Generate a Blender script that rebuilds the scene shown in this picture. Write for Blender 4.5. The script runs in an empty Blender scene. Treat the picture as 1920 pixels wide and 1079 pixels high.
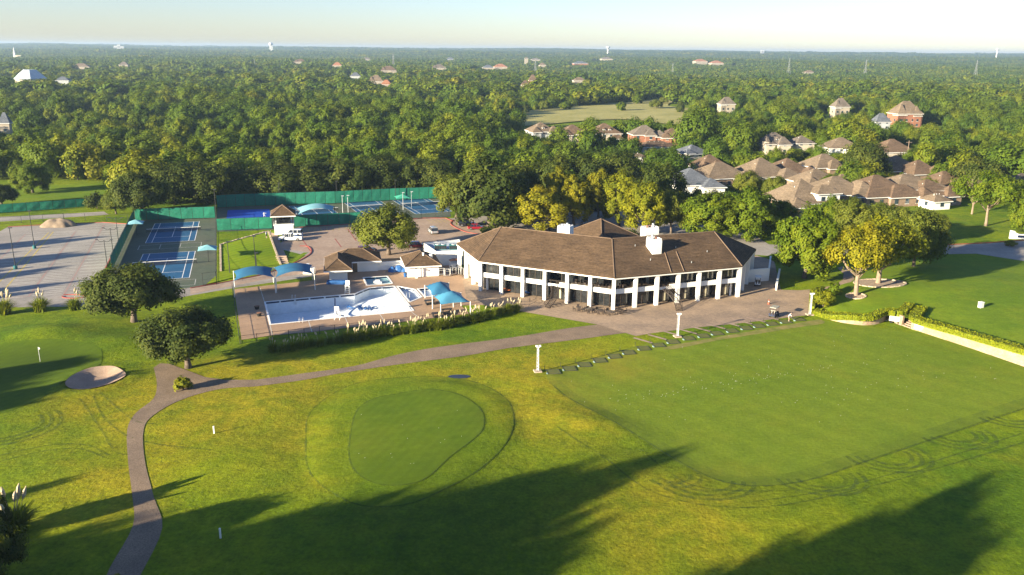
import bpy, bmesh, math, random
import numpy as np
from mathutils import Vector, Matrix

# ------------------------------------------------------------------ camera, sky, sun, exposure
SC = bpy.context.scene
COL = SC.collection
CAM_H = 45.0
FPX = 1560.0
ROLL = math.atan(19 / 1920)
PITCH = math.atan((539.5 - 92.5) * math.cos(ROLL) / FPX)
cam_data = bpy.data.cameras.new('camera')
cam_data.sensor_width = 36.0
cam_data.lens = FPX / 1920 * 36.0
cam_data.clip_start = 0.5
cam_data.clip_end = 60000
cam = bpy.data.objects.new('camera', cam_data)
COL.objects.link(cam)
_f = Vector((0, math.cos(PITCH), -math.sin(PITCH)))
_r0 = Vector((1, 0, 0)); _u0 = _r0.cross(_f)
_r = math.cos(ROLL) * _r0 + math.sin(ROLL) * _u0
_u = -math.sin(ROLL) * _r0 + math.cos(ROLL) * _u0
cam.matrix_world = Matrix(((_r.x, _u.x, -_f.x, 0), (_r.y, _u.y, -_f.y, 0), (_r.z, _u.z, -_f.z, CAM_H), (0, 0, 0, 1)))
SC.camera = cam

SUN_AZ = math.radians(36)      # direction the shadows run, measured from +X towards +Y
SUN_EL = math.radians(14.0)
w = bpy.data.worlds.new('World'); SC.world = w; w.use_nodes = True
nt = w.node_tree; nt.nodes.clear()
sky = nt.nodes.new('ShaderNodeTexSky'); sky.sky_type = 'NISHITA'; sky.sun_disc = False
sky.sun_elevation = SUN_EL
sky.sun_rotation = math.atan2(-math.cos(SUN_AZ), -math.sin(SUN_AZ))
sky.altitude = 200; sky.air_density = 1.0; sky.dust_density = 0.35; sky.ozone_density = 1.8
bg = nt.nodes.new('ShaderNodeBackground'); bg.inputs['Strength'].default_value = 0.062
out = nt.nodes.new('ShaderNodeOutputWorld')
tint = nt.nodes.new('ShaderNodeMix'); tint.data_type = 'RGBA'; tint.blend_type = 'MULTIPLY'; tint.inputs[0].default_value = 1.0
tint.inputs[7].default_value = (0.70, 0.76, 1.0, 1)
nt.links.new(sky.outputs[0], tint.inputs[6]); nt.links.new(tint.outputs[2], bg.inputs[0]); nt.links.new(bg.outputs[0], out.inputs[0])
sd = bpy.data.lights.new('sun', 'SUN'); sd.energy = 5.0; sd.angle = math.radians(0.6); sd.color = (1.0, 0.88, 0.64)
sun = bpy.data.objects.new('sun', sd); COL.objects.link(sun)
_sd = Vector((math.cos(SUN_AZ) * math.cos(SUN_EL), math.sin(SUN_AZ) * math.cos(SUN_EL), -math.sin(SUN_EL)))
sun.rotation_euler = _sd.to_track_quat('-Z', 'Y').to_euler()
SC.view_settings.view_transform = 'Standard'; SC.view_settings.look = 'None'
SC.view_settings.exposure = 1.9; SC.view_settings.gamma = 1.0
SC.cycles.max_bounces = 5; SC.cycles.diffuse_bounces = 2; SC.cycles.glossy_bounces = 2
SC.cycles.transmission_bounces = 3; SC.cycles.transparent_max_bounces = 6; SC.cycles.volume_bounces = 0
SC.cycles.caustics_reflective = False; SC.cycles.caustics_refractive = False
SC.cycles.use_denoising = True

# ------------------------------------------------------------------ helpers
def site(px, py, z=0.0):
    """Survey: plan position (m) of the ground point that the 1920x1079 photograph shows at px, py, lying at height z."""
    d = (px - 960) / FPX * _r - (py - 539.5) / FPX * _u + _f
    t = (z - CAM_H) / d.z
    return Vector((d.x * t, d.y * t, z))
def project(x, y, z):
    v = Vector((x, y, z - CAM_H)); d = v.dot(_f); return 960 + FPX * v.dot(_r) / d, 539.5 - FPX * v.dot(_u) / d, d
def height_at(p, py):
    lo, hi = -2.0, 80.0
    for _ in range(40):
        m_ = (lo + hi) / 2
        if project(p.x, p.y, m_)[1] > py: lo = m_
        else: hi = m_
    return lo
def sites(pts, z=0.0): return [site(a, b, z) for a, b in pts]

def link(name, mesh, parent=None):
    o = bpy.data.objects.new(name, mesh); COL.objects.link(o)
    if parent is not None: o.parent = parent
    return o
def tag(o, label=None, cat=None, group=None, kind=None):
    if label: o['label'] = label
    if cat: o['category'] = cat
    if group: o['group'] = group
    if kind: o['kind'] = kind
    return o
def thing(name, label, cat, loc=(0, 0, 0), rz=0.0, group=None):
    o = bpy.data.objects.new(name, None); COL.objects.link(o)
    o.empty_display_size = 0.5; o.location = loc; o.rotation_euler = (0, 0, rz)
    return tag(o, label, cat, group)
CHILD = {}
def kids(o):
    return CHILD.get(o.name, [])
def dup(root, loc, rz=0.0, sc=None, label=None, group=None, parent=None, cat=None):
    r = root.copy(); COL.objects.link(r)
    if parent is not None: r.parent = parent
    r.location = loc; r.rotation_euler = (0, 0, rz)
    if sc is not None: r.scale = sc if hasattr(sc, '__len__') else (sc, sc, sc)
    tag(r, label, cat, group)
    for ch in kids(root):
        c = ch.copy(); COL.objects.link(c); c.parent = r
        CHILD.setdefault(r.name, []).append(c)
        for g in kids(ch):
            d = g.copy(); COL.objects.link(d); d.parent = c
            CHILD.setdefault(c.name, []).append(d)
    return r

class MB:
    """collects simple solids, then links them as one mesh object"""
    def __init__(s): s.v = []; s.f = []
    def add(s, vs, fs):
        n = len(s.v); s.v += [tuple(v) for v in vs]; s.f += [tuple(i + n for i in f) for f in fs]; return s
    def box(s, c, d, rz=0.0, taper=1.0):
        x, y, z = d[0] / 2, d[1] / 2, d[2]; co, si = math.cos(rz), math.sin(rz); vs = []
        for k, t in ((0, 1.0), (1, taper)):
            for a, b in ((-1, -1), (1, -1), (1, 1), (-1, 1)):
                X, Y = a * x * t, b * y * t
                vs.append((c[0] + X * co - Y * si, c[1] + X * si + Y * co, c[2] + k * z))
        return s.add(vs, [(3, 2, 1, 0), (4, 5, 6, 7), (0, 1, 5, 4), (1, 2, 6, 5), (2, 3, 7, 6), (3, 0, 4, 7)])
    def bar(s, a, b, wd, ht, lift=0.0):
        """box from a to b (its lower centre line), wd wide, ht high"""
        a, b = Vector(a), Vector(b); d = b - a; n = Vector((-d.y, d.x, 0))
        n = n.normalized() * wd / 2 if n.length > 1e-6 else Vector((wd / 2, 0, 0))
        L = Vector((0, 0, lift)); U = Vector((0, 0, lift + ht)); vs = []
        for o in (L, U): vs += [a - n + o, b - n + o, b + n + o, a + n + o]
        return s.add(vs, [(3, 2, 1, 0), (4, 5, 6, 7), (0, 1, 5, 4), (1, 2, 6, 5), (2, 3, 7, 6), (3, 0, 4, 7)])
    def prism(s, poly, z0, z1):
        n = len(poly)
        ar = sum(poly[i][0] * poly[(i + 1) % n][1] - poly[(i + 1) % n][0] * poly[i][1] for i in range(n))
        if ar < 0: poly = poly[::-1]
        vs = [(p[0], p[1], z0) for p in poly] + [(p[0], p[1], z1) for p in poly]
        fs = [tuple(range(n - 1, -1, -1)), tuple(range(n, 2 * n))] + [(i, (i + 1) % n, n + (i + 1) % n, n + i) for i in range(n)]
        return s.add(vs, fs)
    def tube(s, pts, rad, n=6, cap=True):
        pts = [Vector(p) for p in pts]
        if not hasattr(rad, '__len__'): rad = [rad] * len(pts)
        vs = []; fs = []
        for i, p in enumerate(pts):
            t = (pts[min(i + 1, len(pts) - 1)] - pts[max(i - 1, 0)])
            t = t.normalized() if t.length > 1e-9 else Vector((0, 0, 1))
            u = t.cross(Vector((0, 0, 1))) if abs(t.z) < .95 else t.cross(Vector((0, 1, 0)))
            u.normalize(); q = t.cross(u)
            for k in range(n):
                a = 2 * math.pi * k / n
                vs.append(p + rad[i] * (math.cos(a) * u + math.sin(a) * q))
        for i in range(len(pts) - 1):
            for k in range(n):
                fs.append((i * n + k, i * n + (k + 1) % n, (i + 1) * n + (k + 1) % n, (i + 1) * n + k))
        if cap: fs.append(tuple(range(n - 1, -1, -1))); fs.append(tuple(range((len(pts) - 1) * n, len(pts) * n)))
        return s.add(vs, fs)
    def cyl(s, c, r, h, n=10, r2=None):
        r2 = r if r2 is None else r2
        return s.tube([c, (c[0], c[1], c[2] + h)], [r, r2], n)
    def slab(s, poly3, th):
        """a sheet through 3-D points with thickness th downwards"""
        n = len(poly3); vs = [tuple(p) for p in poly3] + [(p[0], p[1], p[2] - th) for p in poly3]
        return s.add(vs, [tuple(range(n)), tuple(range(2 * n - 1, n - 1, -1))] + [(i, n + i, n + (i + 1) % n, (i + 1) % n) for i in range(n)])
    def mesh(s, name, m, smooth=False, off=None):
        v = s.v if off is None else [(a - off[0], b - off[1], c - off[2]) for a, b, c in s.v]
        me = bpy.data.meshes.new(name); me.from_pydata(v, [], s.f); me.materials.append(m)
        if smooth: me.polygons.foreach_set('use_smooth', [True] * len(me.polygons))
        me.update(); return me
    def fix(s, me):
        bm = bmesh.new(); bm.from_mesh(me); bmesh.ops.recalc_face_normals(bm, faces=bm.faces); bm.to_mesh(me); bm.free()
    def part(s, name, m, parent, label=None, smooth=False, world=False, bevel=0.0):
        off = parent.location if world else None
        me = s.mesh(name, m, smooth, off); s.fix(me)
        if bevel:
            bm = bmesh.new(); bm.from_mesh(me)
            bmesh.ops.bevel(bm, geom=bm.edges[:], offset=bevel, segments=2, affect='EDGES', clamp_overlap=True)
            bm.to_mesh(me); bm.free()
        o = link(name, me, parent)
        CHILD.setdefault(parent.name, []).append(o)
        if label: o['label'] = label
        return o
    def solo(s, name, m, label, cat, group=None, loc=None, rz=0, smooth=False, world=True):
        """a thing that is one mesh; loc is its base"""
        loc = Vector(loc) if loc is not None else Vector((0, 0, 0))
        me = s.mesh(name, m, smooth, loc if world else None); s.fix(me)
        o = link(name, me); o.location = loc; o.rotation_euler = (0, 0, rz)
        return tag(o, label, cat, group)
    def struct(s, name, m, parent=None, fix=False):
        me = s.mesh(name, m)
        if fix: s.fix(me)
        o = link(name, me, parent)
        if parent is None: o['kind'] = 'structure'
        return o

def sstep(a, b, x):
    t = min(1.0, max(0.0, (x - a) / (b - a))); return t * t * (3 - 2 * t)
def spline(pts, per=6, closed=False):
    P = [Vector(p).to_3d() for p in pts]; n = len(P); o = []
    rng = range(n) if closed else range(n - 1)
    for i in rng:
        a, b = P[i], P[(i + 1) % n]
        p = P[i - 1] if (closed or i > 0) else a
        q = P[(i + 2) % n] if (closed or i < n - 2) else b
        for k in range(per):
            t = k / per
            o.append(0.5 * ((2 * a) + (b - p) * t + (2 * p - 5 * a + 4 * b - q) * t * t + (3 * a - p - 3 * b + q) * t ** 3))
    if not closed: o.append(P[-1])
    return o

# ------------------------------------------------------------------ materials
def nodes_of(name):
    m = bpy.data.materials.new(name); m.use_nodes = True
    t = m.node_tree; b = t.nodes['Principled BSDF']; return m, t, b
def N(t, ty, **kw):
    n = t.nodes.new(ty)
    for k, v in kw.items():
        if k in n.inputs: n.inputs[k].default_value = v
        else: setattr(n, k, v)
    return n
def noise(t, scale, detail=3.0, rough=0.55, vec=None, stretch=None):
    if vec is None:
        g = N(t, 'ShaderNodeNewGeometry'); vec = g.outputs['Position']
    if stretch:
        mp = N(t, 'ShaderNodeMapping'); mp.inputs['Scale'].default_value = stretch[:3]
        if len(stretch) > 3: mp.inputs['Rotation'].default_value = (0, 0, stretch[3])
        t.links.new(vec, mp.inputs[0]); vec = mp.outputs[0]
    n = N(t, 'ShaderNodeTexNoise'); n.inputs['Scale'].default_value = scale
    n.inputs['Detail'].default_value = detail; n.inputs['Roughness'].default_value = rough
    t.links.new(vec, n.inputs['Vector']); return n.outputs['Fac']
def ramp(t, fac, stops):
    r = N(t, 'ShaderNodeValToRGB'); e = r.color_ramp.elements
    while len(e) < len(stops): e.new(0.5)
    for k, (p, c) in enumerate(stops):
        e[k].position = p; e[k].color = (*c, 1) if len(c) == 3 else c
    t.links.new(fac, r.inputs[0]); return r.outputs[0]
def mix(t, a, b, fac, mode='MIX'):
    m = N(t, 'ShaderNodeMix', data_type='RGBA', blend_type=mode)
    for sock, v in ((m.inputs[0], fac), (m.inputs[6], a), (m.inputs[7], b)):
        if isinstance(v, (int, float)): sock.default_value = v
        elif isinstance(v, tuple): sock.default_value = (*v, 1) if len(v) == 3 else v
        else: t.links.new(v, sock)
    return m.outputs[2]
def math_(t, op, a, b=0.0):
    m = N(t, 'ShaderNodeMath', operation=op)
    for k, v in enumerate((a, b)):
        if isinstance(v, (int, float)): m.inputs[k].default_value = v
        else: t.links.new(v, m.inputs[k])
    return m.outputs[0]
def bump(t, b, h, strength=0.4, dist=0.05):
    n = N(t, 'ShaderNodeBump'); n.inputs['Strength'].default_value = strength; n.inputs['Distance'].default_value = dist
    t.links.new(h, n.inputs['Height']); t.links.new(n.outputs[0], b.inputs['Normal'])
def plain(name, c, c2=None, scale=1.0, rough=0.75, bmp=0.0, bscale=None, metal=0.0, fine=None, stretch=None, spec=0.3):
    m, t, b = nodes_of(name)
    b.inputs['Roughness'].default_value = rough; b.inputs['Metallic'].default_value = metal
    b.inputs['Specular IOR Level'].default_value = spec
    c2 = c2 or tuple(x * 0.8 for x in c)
    f = noise(t, scale, stretch=stretch)
    col = ramp(t, f, [(0.32, c2), (0.68, c)])
    if fine:
        g = noise(t, fine[0], 2.0); col = mix(t, col, ramp(t, g, [(0.3, (1 - fine[1],) * 3), (0.7, (1 + fine[1],) * 3)]), 1.0, 'MULTIPLY')
    t.links.new(col, b.inputs['Base Color'])
    if bmp: bump(t, b, noise(t, bscale or scale * 4, 4.0), bmp)
    return m
def grass(name, green, lime, dry, fine=0.35, bmp=0.7, stripes=None, dry_noise=0.34):
    m, t, b = nodes_of(name)
    b.inputs['Roughness'].default_value = 0.9; b.inputs['Specular IOR Level'].default_value = 0.1
    big = noise(t, 0.045, 4.0); mid = noise(t, 0.35, 3.0)
    f = math_(t, 'ADD', math_(t, 'MULTIPLY', big, 0.65), math_(t, 'MULTIPLY', mid, 0.35))
    col = ramp(t, f, [(0.40, green), (0.62, lime)])
    at = N(t, 'ShaderNodeAttribute', attribute_name='dry')
    pat = ramp(t, noise(t, 0.22, 5.0, 0.65), [(0.38, (0, 0, 0)), (0.66, (1, 1, 1))])
    d = math_(t, 'MULTIPLY', at.outputs['Fac'], math_(t, 'ADD', 0.45, math_(t, 'MULTIPLY', pat, 0.8)))
    dn = math_(t, 'MULTIPLY', ramp(t, noise(t, 0.11, 5.0, 0.6), [(0.52, (0, 0, 0)), (0.75, (1, 1, 1))]), dry_noise)
    d = math_(t, 'MINIMUM', math_(t, 'ADD', d, dn), 1.0)
    col = mix(t, col, dry, d)
    at2 = N(t, 'ShaderNodeAttribute', attribute_name='deep_green')
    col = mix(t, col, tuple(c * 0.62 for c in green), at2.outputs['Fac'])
    if stripes:
        for (ang, wid, amt) in stripes:
            g = N(t, 'ShaderNodeNewGeometry'); mp = N(t, 'ShaderNodeMapping')
            mp.inputs['Rotation'].default_value = (0, 0, ang); t.links.new(g.outputs['Position'], mp.inputs[0])
            wv = N(t, 'ShaderNodeTexWave', wave_type='BANDS'); wv.inputs['Scale'].default_value = 0.314 / wid
            wv.inputs['Distortion'].default_value = 1.2; wv.inputs['Detail'].default_value = 1.0; wv.inputs['Detail Scale'].default_value = 0.3
            t.links.new(mp.outputs[0], wv.inputs['Vector'])
            col = mix(t, col, ramp(t, wv.outputs['Fac'], [(0.3, (1 - amt,) * 3), (0.7, (1 + amt,) * 3)]), 1.0, 'MULTIPLY')
    mm = noise(t, 0.6, 5.0, 0.7); col = mix(t, col, ramp(t, mm, [(0.32, (1 - fine * .75, 1 - fine * .6, 1 - fine * .75)), (0.68, (1 + fine * 0.7,) * 3)]), 1.0, 'MULTIPLY')
    fn = noise(t, 2.6, 4.0, 0.7)
    col = mix(t, col, ramp(t, fn, [(0.3, (1 - fine,) * 3), (0.7, (1 + fine * 0.8,) * 3)]), 1.0, 'MULTIPLY')
    t.links.new(col, b.inputs['Base Color'])
    bump(t, b, noise(t, 1.7, 6.0, 0.75), bmp, 0.22)
    return m
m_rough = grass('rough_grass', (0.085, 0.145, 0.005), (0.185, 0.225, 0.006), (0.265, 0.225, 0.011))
m_turf = grass('range_grass', (0.122, 0.178, 0.012), (0.158, 0.206, 0.014), (0.215, 0.205, 0.018), 0.16, 0.28, [(-0.75, 4.5, 0.03)], 0.35)
m_green = grass('green_grass', (0.080, 0.132, 0.007), (0.112, 0.162, 0.008), (0.155, 0.172, 0.012), 0.10, 0.10, [(0.35, 1.2, 0.03), (1.2, 1.6, 0.02)], 0.2)
m_collar = grass('collar_grass', (0.092, 0.150, 0.005), (0.140, 0.190, 0.006), (0.22, 0.215, 0.008), 0.26, 0.5, None, 0.2)
m_lawn = grass('lawn_grass', (0.105, 0.172, 0.008), (0.155, 0.215, 0.010), (0.24, 0.22, 0.015), 0.2, 0.3)
m_slope = grass('bright_lawn_grass', (0.14, 0.21, 0.005), (0.18, 0.24, 0.006), (0.25, 0.24, 0.012), 0.12, 0.2, [(0.6, 1.5, 0.07)])
m_field = grass('meadow_grass', (0.27, 0.25, 0.08), (0.38, 0.33, 0.12), (0.46, 0.38, 0.15), 0.2, 0.3)
def track_mat():
    m, t, b = nodes_of('worn_grass'); b.inputs['Roughness'].default_value = .9; b.inputs['Base Color'].default_value = (.058, .100, .005, 1)
    tr = N(t, 'ShaderNodeBsdfTransparent'); mx = N(t, 'ShaderNodeMixShader'); f = ramp(t, noise(t, 1.1, 4.0, .65), [(.32, (.06,) * 3), (.64, (.5,) * 3)])
    t.links.new(f, mx.inputs[0]); t.links.new(tr.outputs[0], mx.inputs[1]); t.links.new(b.outputs[0], mx.inputs[2]); t.links.new(mx.outputs[0], t.nodes['Material Output'].inputs['Surface']); return m
m_track = track_mat()
m_path = plain('path_asphalt', (0.245, 0.174, 0.114), (0.180, 0.128, 0.086), 0.35, 0.85, 0.35, 6.0, fine=(7.0, 0.28))
m_paver = None
m_deck = plain('deck_concrete', (0.40, 0.26, 0.16), (0.30, 0.195, 0.122), 0.16, 0.8, 0.15, 4.0, fine=(2.5, 0.10))
m_lot = plain('lot_asphalt', (0.33, 0.29, 0.25), (0.24, 0.215, 0.19), 0.12, 0.85, 0.2, 5.0, fine=(1.4, 0.12))
m_lot2 = plain('tan_concrete', (0.37, 0.27, 0.20), (0.29, 0.205, 0.15), 0.15, 0.85, 0.2, 5.0, fine=(1.2, 0.12))
m_fadedred = plain('faded_red_line_paint', (0.36, 0.20, 0.165), (0.30, 0.235, 0.21), 1.0, 0.8)
m_kerb_red = plain('red_kerb_paint', (0.34, 0.075, 0.055), (0.26, 0.06, 0.045), 1.2, 0.7)
m_yellow = plain('yellow_line_paint', (0.52, 0.40, 0.10), (0.40, 0.30, 0.09), 1.5, 0.75)
m_whiteline = plain('white_line_paint', (0.55, 0.54, 0.50), (0.38, 0.36, 0.33), 0.8, 0.75)
m_faint = plain('faded_line_paint', (0.62, 0.58, 0.50), (0.46, 0.43, 0.38), 0.8, 0.8)
m_sand = plain('bunker_sand', (0.40, 0.28, 0.20), (0.32, 0.22, 0.155), 0.5, 0.95, 0.5, 2.0, fine=(5.0, 0.12))
m_courtgreen = plain('court_surround_paint', (0.075, 0.098, 0.062), (0.10, 0.105, 0.068), 0.12, 0.75, fine=(0.9, 0.12))
m_courtblue = plain('court_blue_paint', (0.020, 0.100, 0.205), (0.017, 0.080, 0.165), 0.2, 0.65, fine=(1.0, 0.08))
m_courtvivid = plain('fresh_blue_paint', (0.010, 0.065, 0.38), (0.009, 0.055, 0.32), 0.2, 0.6)
m_stone = plain('retaining_stone', (0.50, 0.40, 0.29), (0.36, 0.28, 0.20), 1.2, 0.9, 0.6, 3.0, fine=(3.0, 0.25))
m_white = plain('white_stucco', (0.80, 0.78, 0.74), (0.70, 0.68, 0.64), 0.25, 0.85, 0.08, 8.0)
m_trim = plain('white_trim_paint', (0.80, 0.78, 0.74), (0.74, 0.72, 0.68), 0.5, 0.6)
m_steel = plain('galvanised_steel', (0.55, 0.56, 0.57), (0.42, 0.43, 0.45), 2.0, 0.45, metal=0.6)
m_whitemetal = plain('white_painted_metal', (0.78, 0.78, 0.76), (0.66, 0.66, 0.64), 2.0, 0.5)
m_dark = plain('dark_painted_metal', (0.030, 0.032, 0.034), (0.02, 0.02, 0.022), 2.0, 0.5)
m_bronze = plain('bronze_metal', (0.055, 0.040, 0.032), (0.04, 0.03, 0.025), 2.0, 0.5)
m_teal = plain('teal_paint', (0.02, 0.16, 0.17), (0.016, 0.12, 0.13), 1.0, 0.6)
m_screen = plain('green_windscreen_mesh', (0.014, 0.175, 0.105), (0.011, 0.13, 0.082), 0.35, 0.85, 0.5, 0.9, fine=(2.0, 0.12), stretch=(1, 1, 0.25))
m_shade_teal = plain('teal_shade_cloth', (0.20, 0.42, 0.46), (0.16, 0.36, 0.41), 0.6, 0.8)
m_shade_blue = plain('blue_shade_cloth', (0.026, 0.130, 0.235), (0.020, 0.102, 0.195), 0.6, 0.75)
m_blue = plain('blue_tarp', (0.02, 0.10, 0.30), (0.015, 0.075, 0.22), 2.0, 0.5, 0.5, 3.0)
m_navy = plain('navy_tile', (0.012, 0.022, 0.07), (0.01, 0.018, 0.05), 2.0, 0.35)
m_pool = plain('pool_plaster', (0.70, 0.74, 0.76), (0.60, 0.66, 0.70), 0.18, 0.7, fine=(1.2, 0.06))
m_wood = plain('weathered_wood', (0.22, 0.13, 0.075), (0.15, 0.09, 0.05), 1.5, 0.8)
m_dirt = plain('dirt', (0.27, 0.205, 0.145), (0.19, 0.14, 0.10), 0.8, 0.95, 0.8, 2.0)
m_mulch = plain('mulch', (0.40, 0.30, 0.21), (0.28, 0.21, 0.15), 1.5, 0.95, 0.7, 3.0, fine=(4.0, 0.25))
m_soil = plain('red_soil', (0.30, 0.15, 0.085), (0.20, 0.10, 0.06), 0.8, 0.95, 0.6, 2.0)
m_rubber = plain('tyre_rubber', (0.018, 0.018, 0.019), None, 2, 0.8)
m_alu = plain('wheel_alloy', (0.5, 0.5, 0.5), None, 2, 0.35, metal=0.8)
m_skin = plain('skin', (0.52, 0.31, 0.22), None, 3, 0.6)
def glass_mat(name, c=(0.012, 0.014, 0.016), rough=0.08):
    m, t, b = nodes_of(name); b.inputs['Roughness'].default_value = rough
    b.inputs['Specular IOR Level'].default_value = 0.6
    t.links.new(ramp(t, noise(t, 0.9, 2.0), [(0.35, c), (0.7, tuple(x * 2.6 for x in c))]), b.inputs['Base Color']); return m
m_glass = glass_mat('dark_window_glass', (0.008, 0.009, 0.010), 0.12)
m_carglass = glass_mat('car_glass', (0.01, 0.012, 0.015), 0.05)
def paint(name, c, rough=0.25, coat=0.6):
    m, t, b = nodes_of(name); b.inputs['Roughness'].default_value = rough; b.inputs['Coat Weight'].default_value = coat
    t.links.new(ramp(t, noise(t, 3.0), [(0.3, tuple(x * 0.92 for x in c)), (0.7, c)]), b.inputs['Base Color']); return m
m_carwhite = paint('white_car_paint', (0.72, 0.73, 0.74)); m_carred = paint('red_car_paint', (0.26, 0.012, 0.02))
m_carblack = paint('dark_car_paint', (0.02, 0.021, 0.024)); m_carsilver = paint('silver_car_paint', (0.34, 0.34, 0.35))
m_carmaroon = paint('maroon_car_paint', (0.10, 0.012, 0.012)); m_cartan = paint('beige_car_paint', (0.42, 0.38, 0.32))
def shingle(name, c, c2, row=0.28, amt=0.16, big=0.25):
    """shingle courses run along the contour of the slope: rows follow world height"""
    m, t, b = nodes_of(name); b.inputs['Roughness'].default_value = 0.9; b.inputs['Specular IOR Level'].default_value = 0.15
    g = N(t, 'ShaderNodeNewGeometry'); sx = N(t, 'ShaderNodeSeparateXYZ'); t.links.new(g.outputs['Position'], sx.inputs[0])
    zz = math_(t, 'ADD', sx.outputs['Z'], math_(t, 'MULTIPLY', noise(t, 1.6, 2.0), 0.16))
    saw = math_(t, 'FRACT', math_(t, 'DIVIDE', zz, row * 0.42))
    col = ramp(t, noise(t, big, 4.0, 0.6), [(0.35, c2), (0.65, c)])
    col = mix(t, col, ramp(t, noise(t, 2.2, 3.0, 0.7), [(0.3, (0.70,) * 3), (0.7, (1.30,) * 3)]), 1.0, 'MULTIPLY')
    col = mix(t, col, ramp(t, noise(t, 1.0, 3.0, 0.6, stretch=(.35, .35, 7.0)), [(0.34, (0.80,) * 3), (0.66, (1.18,) * 3)]), 1.0, 'MULTIPLY')
    col = mix(t, col, ramp(t, saw, [(0.0, (1 - amt * 2.2,) * 3), (0.25, (1.0,) * 3), (1.0, (1 + amt * 0.5,) * 3)]), 1.0, 'MULTIPLY')
    t.links.new(col, b.inputs['Base Color']); bump(t, b, saw, 0.5, 0.06); return m
m_roof = shingle('brown_shingles', (0.106, 0.068, 0.040), (0.072, 0.047, 0.029), 0.42, 0.24)
m_roofcap = plain('ridge_cap_shingles', (0.165, 0.112, 0.074), (0.12, 0.08, 0.054), 1.0, 0.9)
HOUSE_ROOFS = [shingle('taupe_shingles', (0.190, 0.142, 0.098), (0.138, 0.104, 0.073)), shingle('grey_shingles', (0.165, 0.136, 0.110), (0.12, 0.10, 0.083)),
               shingle('umber_shingles', (0.150, 0.100, 0.066), (0.108, 0.074, 0.05))]

# ---- tennis bricks / pavers
def paver_mat():
    m, t, b = nodes_of('brick_pavers'); b.inputs['Roughness'].default_value = 0.85
    g = N(t, 'ShaderNodeNewGeometry'); mp = N(t, 'ShaderNodeMapping'); mp.inputs['Rotation'].default_value = (0, 0, 0.35)
    t.links.new(g.outputs['Position'], mp.inputs[0])
    br = N(t, 'ShaderNodeTexBrick'); br.inputs['Scale'].default_value = 1.0
    br.inputs['Brick Width'].default_value = 0.6; br.inputs['Row Height'].default_value = 0.3; br.inputs['Mortar Size'].default_value = 0.012
    br.inputs['Color1'].default_value = (0.355, 0.255, 0.165, 1); br.inputs['Color2'].default_value = (0.29, 0.208, 0.138, 1); br.inputs['Mortar'].default_value = (0.21, 0.15, 0.12, 1)
    t.links.new(mp.outputs[0], br.inputs['Vector'])
    col = mix(t, br.outputs['Color'], ramp(t, noise(t, 0.14, 4.0, 0.6), [(0.35, (0.72, 0.72, 0.74)), (0.68, (1.22, 1.18, 1.12))]), 1.0, 'MULTIPLY')
    col = mix(t, col, ramp(t, noise(t, 2.0, 3.0), [(0.3, (0.86,) * 3), (0.7, (1.14,) * 3)]), 1.0, 'MULTIPLY')
    t.links.new(col, b.inputs['Base Color']); bump(t, b, noise(t, 5.0, 3.0), 0.2, 0.03); return m
m_paver = paver_mat()

# ------------------------------------------------------------------ ground
BUMPS = []   # (x, y, height, rx, ry, rot)
def hump(px, py, hgt, rx, ry, rot=0.0, z=0.0):
    p = site(px, py, z); BUMPS.append((p.x, p.y, hgt, rx, ry, rot))
hump(70, 632, 0.9, 9, 4.0, 0.1); hump(100, 624, 0.5, 5, 2.5); hump(200, 650, 0.8, 6, 4.5, -0.3)
hump(255, 640, 0.5, 4, 3); hump(160, 605, 0.5, 9, 4)
hump(30, 760, 0.35, 9, 7); hump(330, 800, 0.35, 8, 5, .3); hump(430, 860, 0.4, 7, 6); hump(520, 760, 0.35, 6, 5)
hump(1090, 790, 0.5, 8, 3.5, -0.6); hump(1000, 715, 0.35, 7, 4, 0.4); hump(1150, 870, 0.4, 9, 4, -.5)
hump(1560, 960, 0.35, 16, 4.5, 0.35); hump(1330, 960, 0.3, 10, 4, 0.2); hump(700, 1010, 0.7, 12, 8); hump(1010, 930, 0.4, 10, 5)
hump(150, 880, 0.4, 9, 6); hump(180, 1000, 0.4, 8, 4)
INNER = spline(sites([(740, 739.7), (700, 748), (669, 770), (657, 815), (655, 860), (675, 892), (724, 910), (793, 900), (846, 855), (890, 822), (907, 800), (903, 770), (866, 742), (805, 730)], 0.5), 5, True)
OUTER = spline(sites([(573.6, 823), (581.7, 774), (634, 733), (691, 714), (805, 706), (887, 716), (948, 748), (964, 790), (948, 835), (905, 878), (850, 915), (770, 950), (679, 953), (614, 921), (578, 880)], 0.1), 5, True)
def inside_dist(poly):
    A = np.array([(p.x, p.y) for p in poly]); B = np.roll(A, -1, 0)
    def fn(x, y):
        p = np.array((x, y)); d = B - A
        t = np.clip(((p - A) * d).sum(1) / (d * d).sum(1), 0, 1)
        dist = np.sqrt((((A + d * t[:, None]) - p) ** 2).sum(1)).min()
        c = ((A[:, 1] > y) != (B[:, 1] > y)) & (x < (B[:, 0] - A[:, 0]) * (y - A[:, 1]) / (B[:, 1] - A[:, 1] + 1e-12) + A[:, 0])
        return dist if c.sum() % 2 else -dist
    return fn
d_in = inside_dist(INNER); d_out = inside_dist(OUTER)
BUNK = spline(sites([(123, 725), (135, 710), (166, 695.5), (198, 691), (219, 693), (236, 705), (229, 714), (200, 727), (162, 736), (135, 735.5)]), 5, True)
d_bunk = inside_dist(BUNK)
_pc = sum(OUTER, Vector()) / len(OUTER); _bc = sum(BUNK, Vector()) / len(BUNK)
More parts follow.
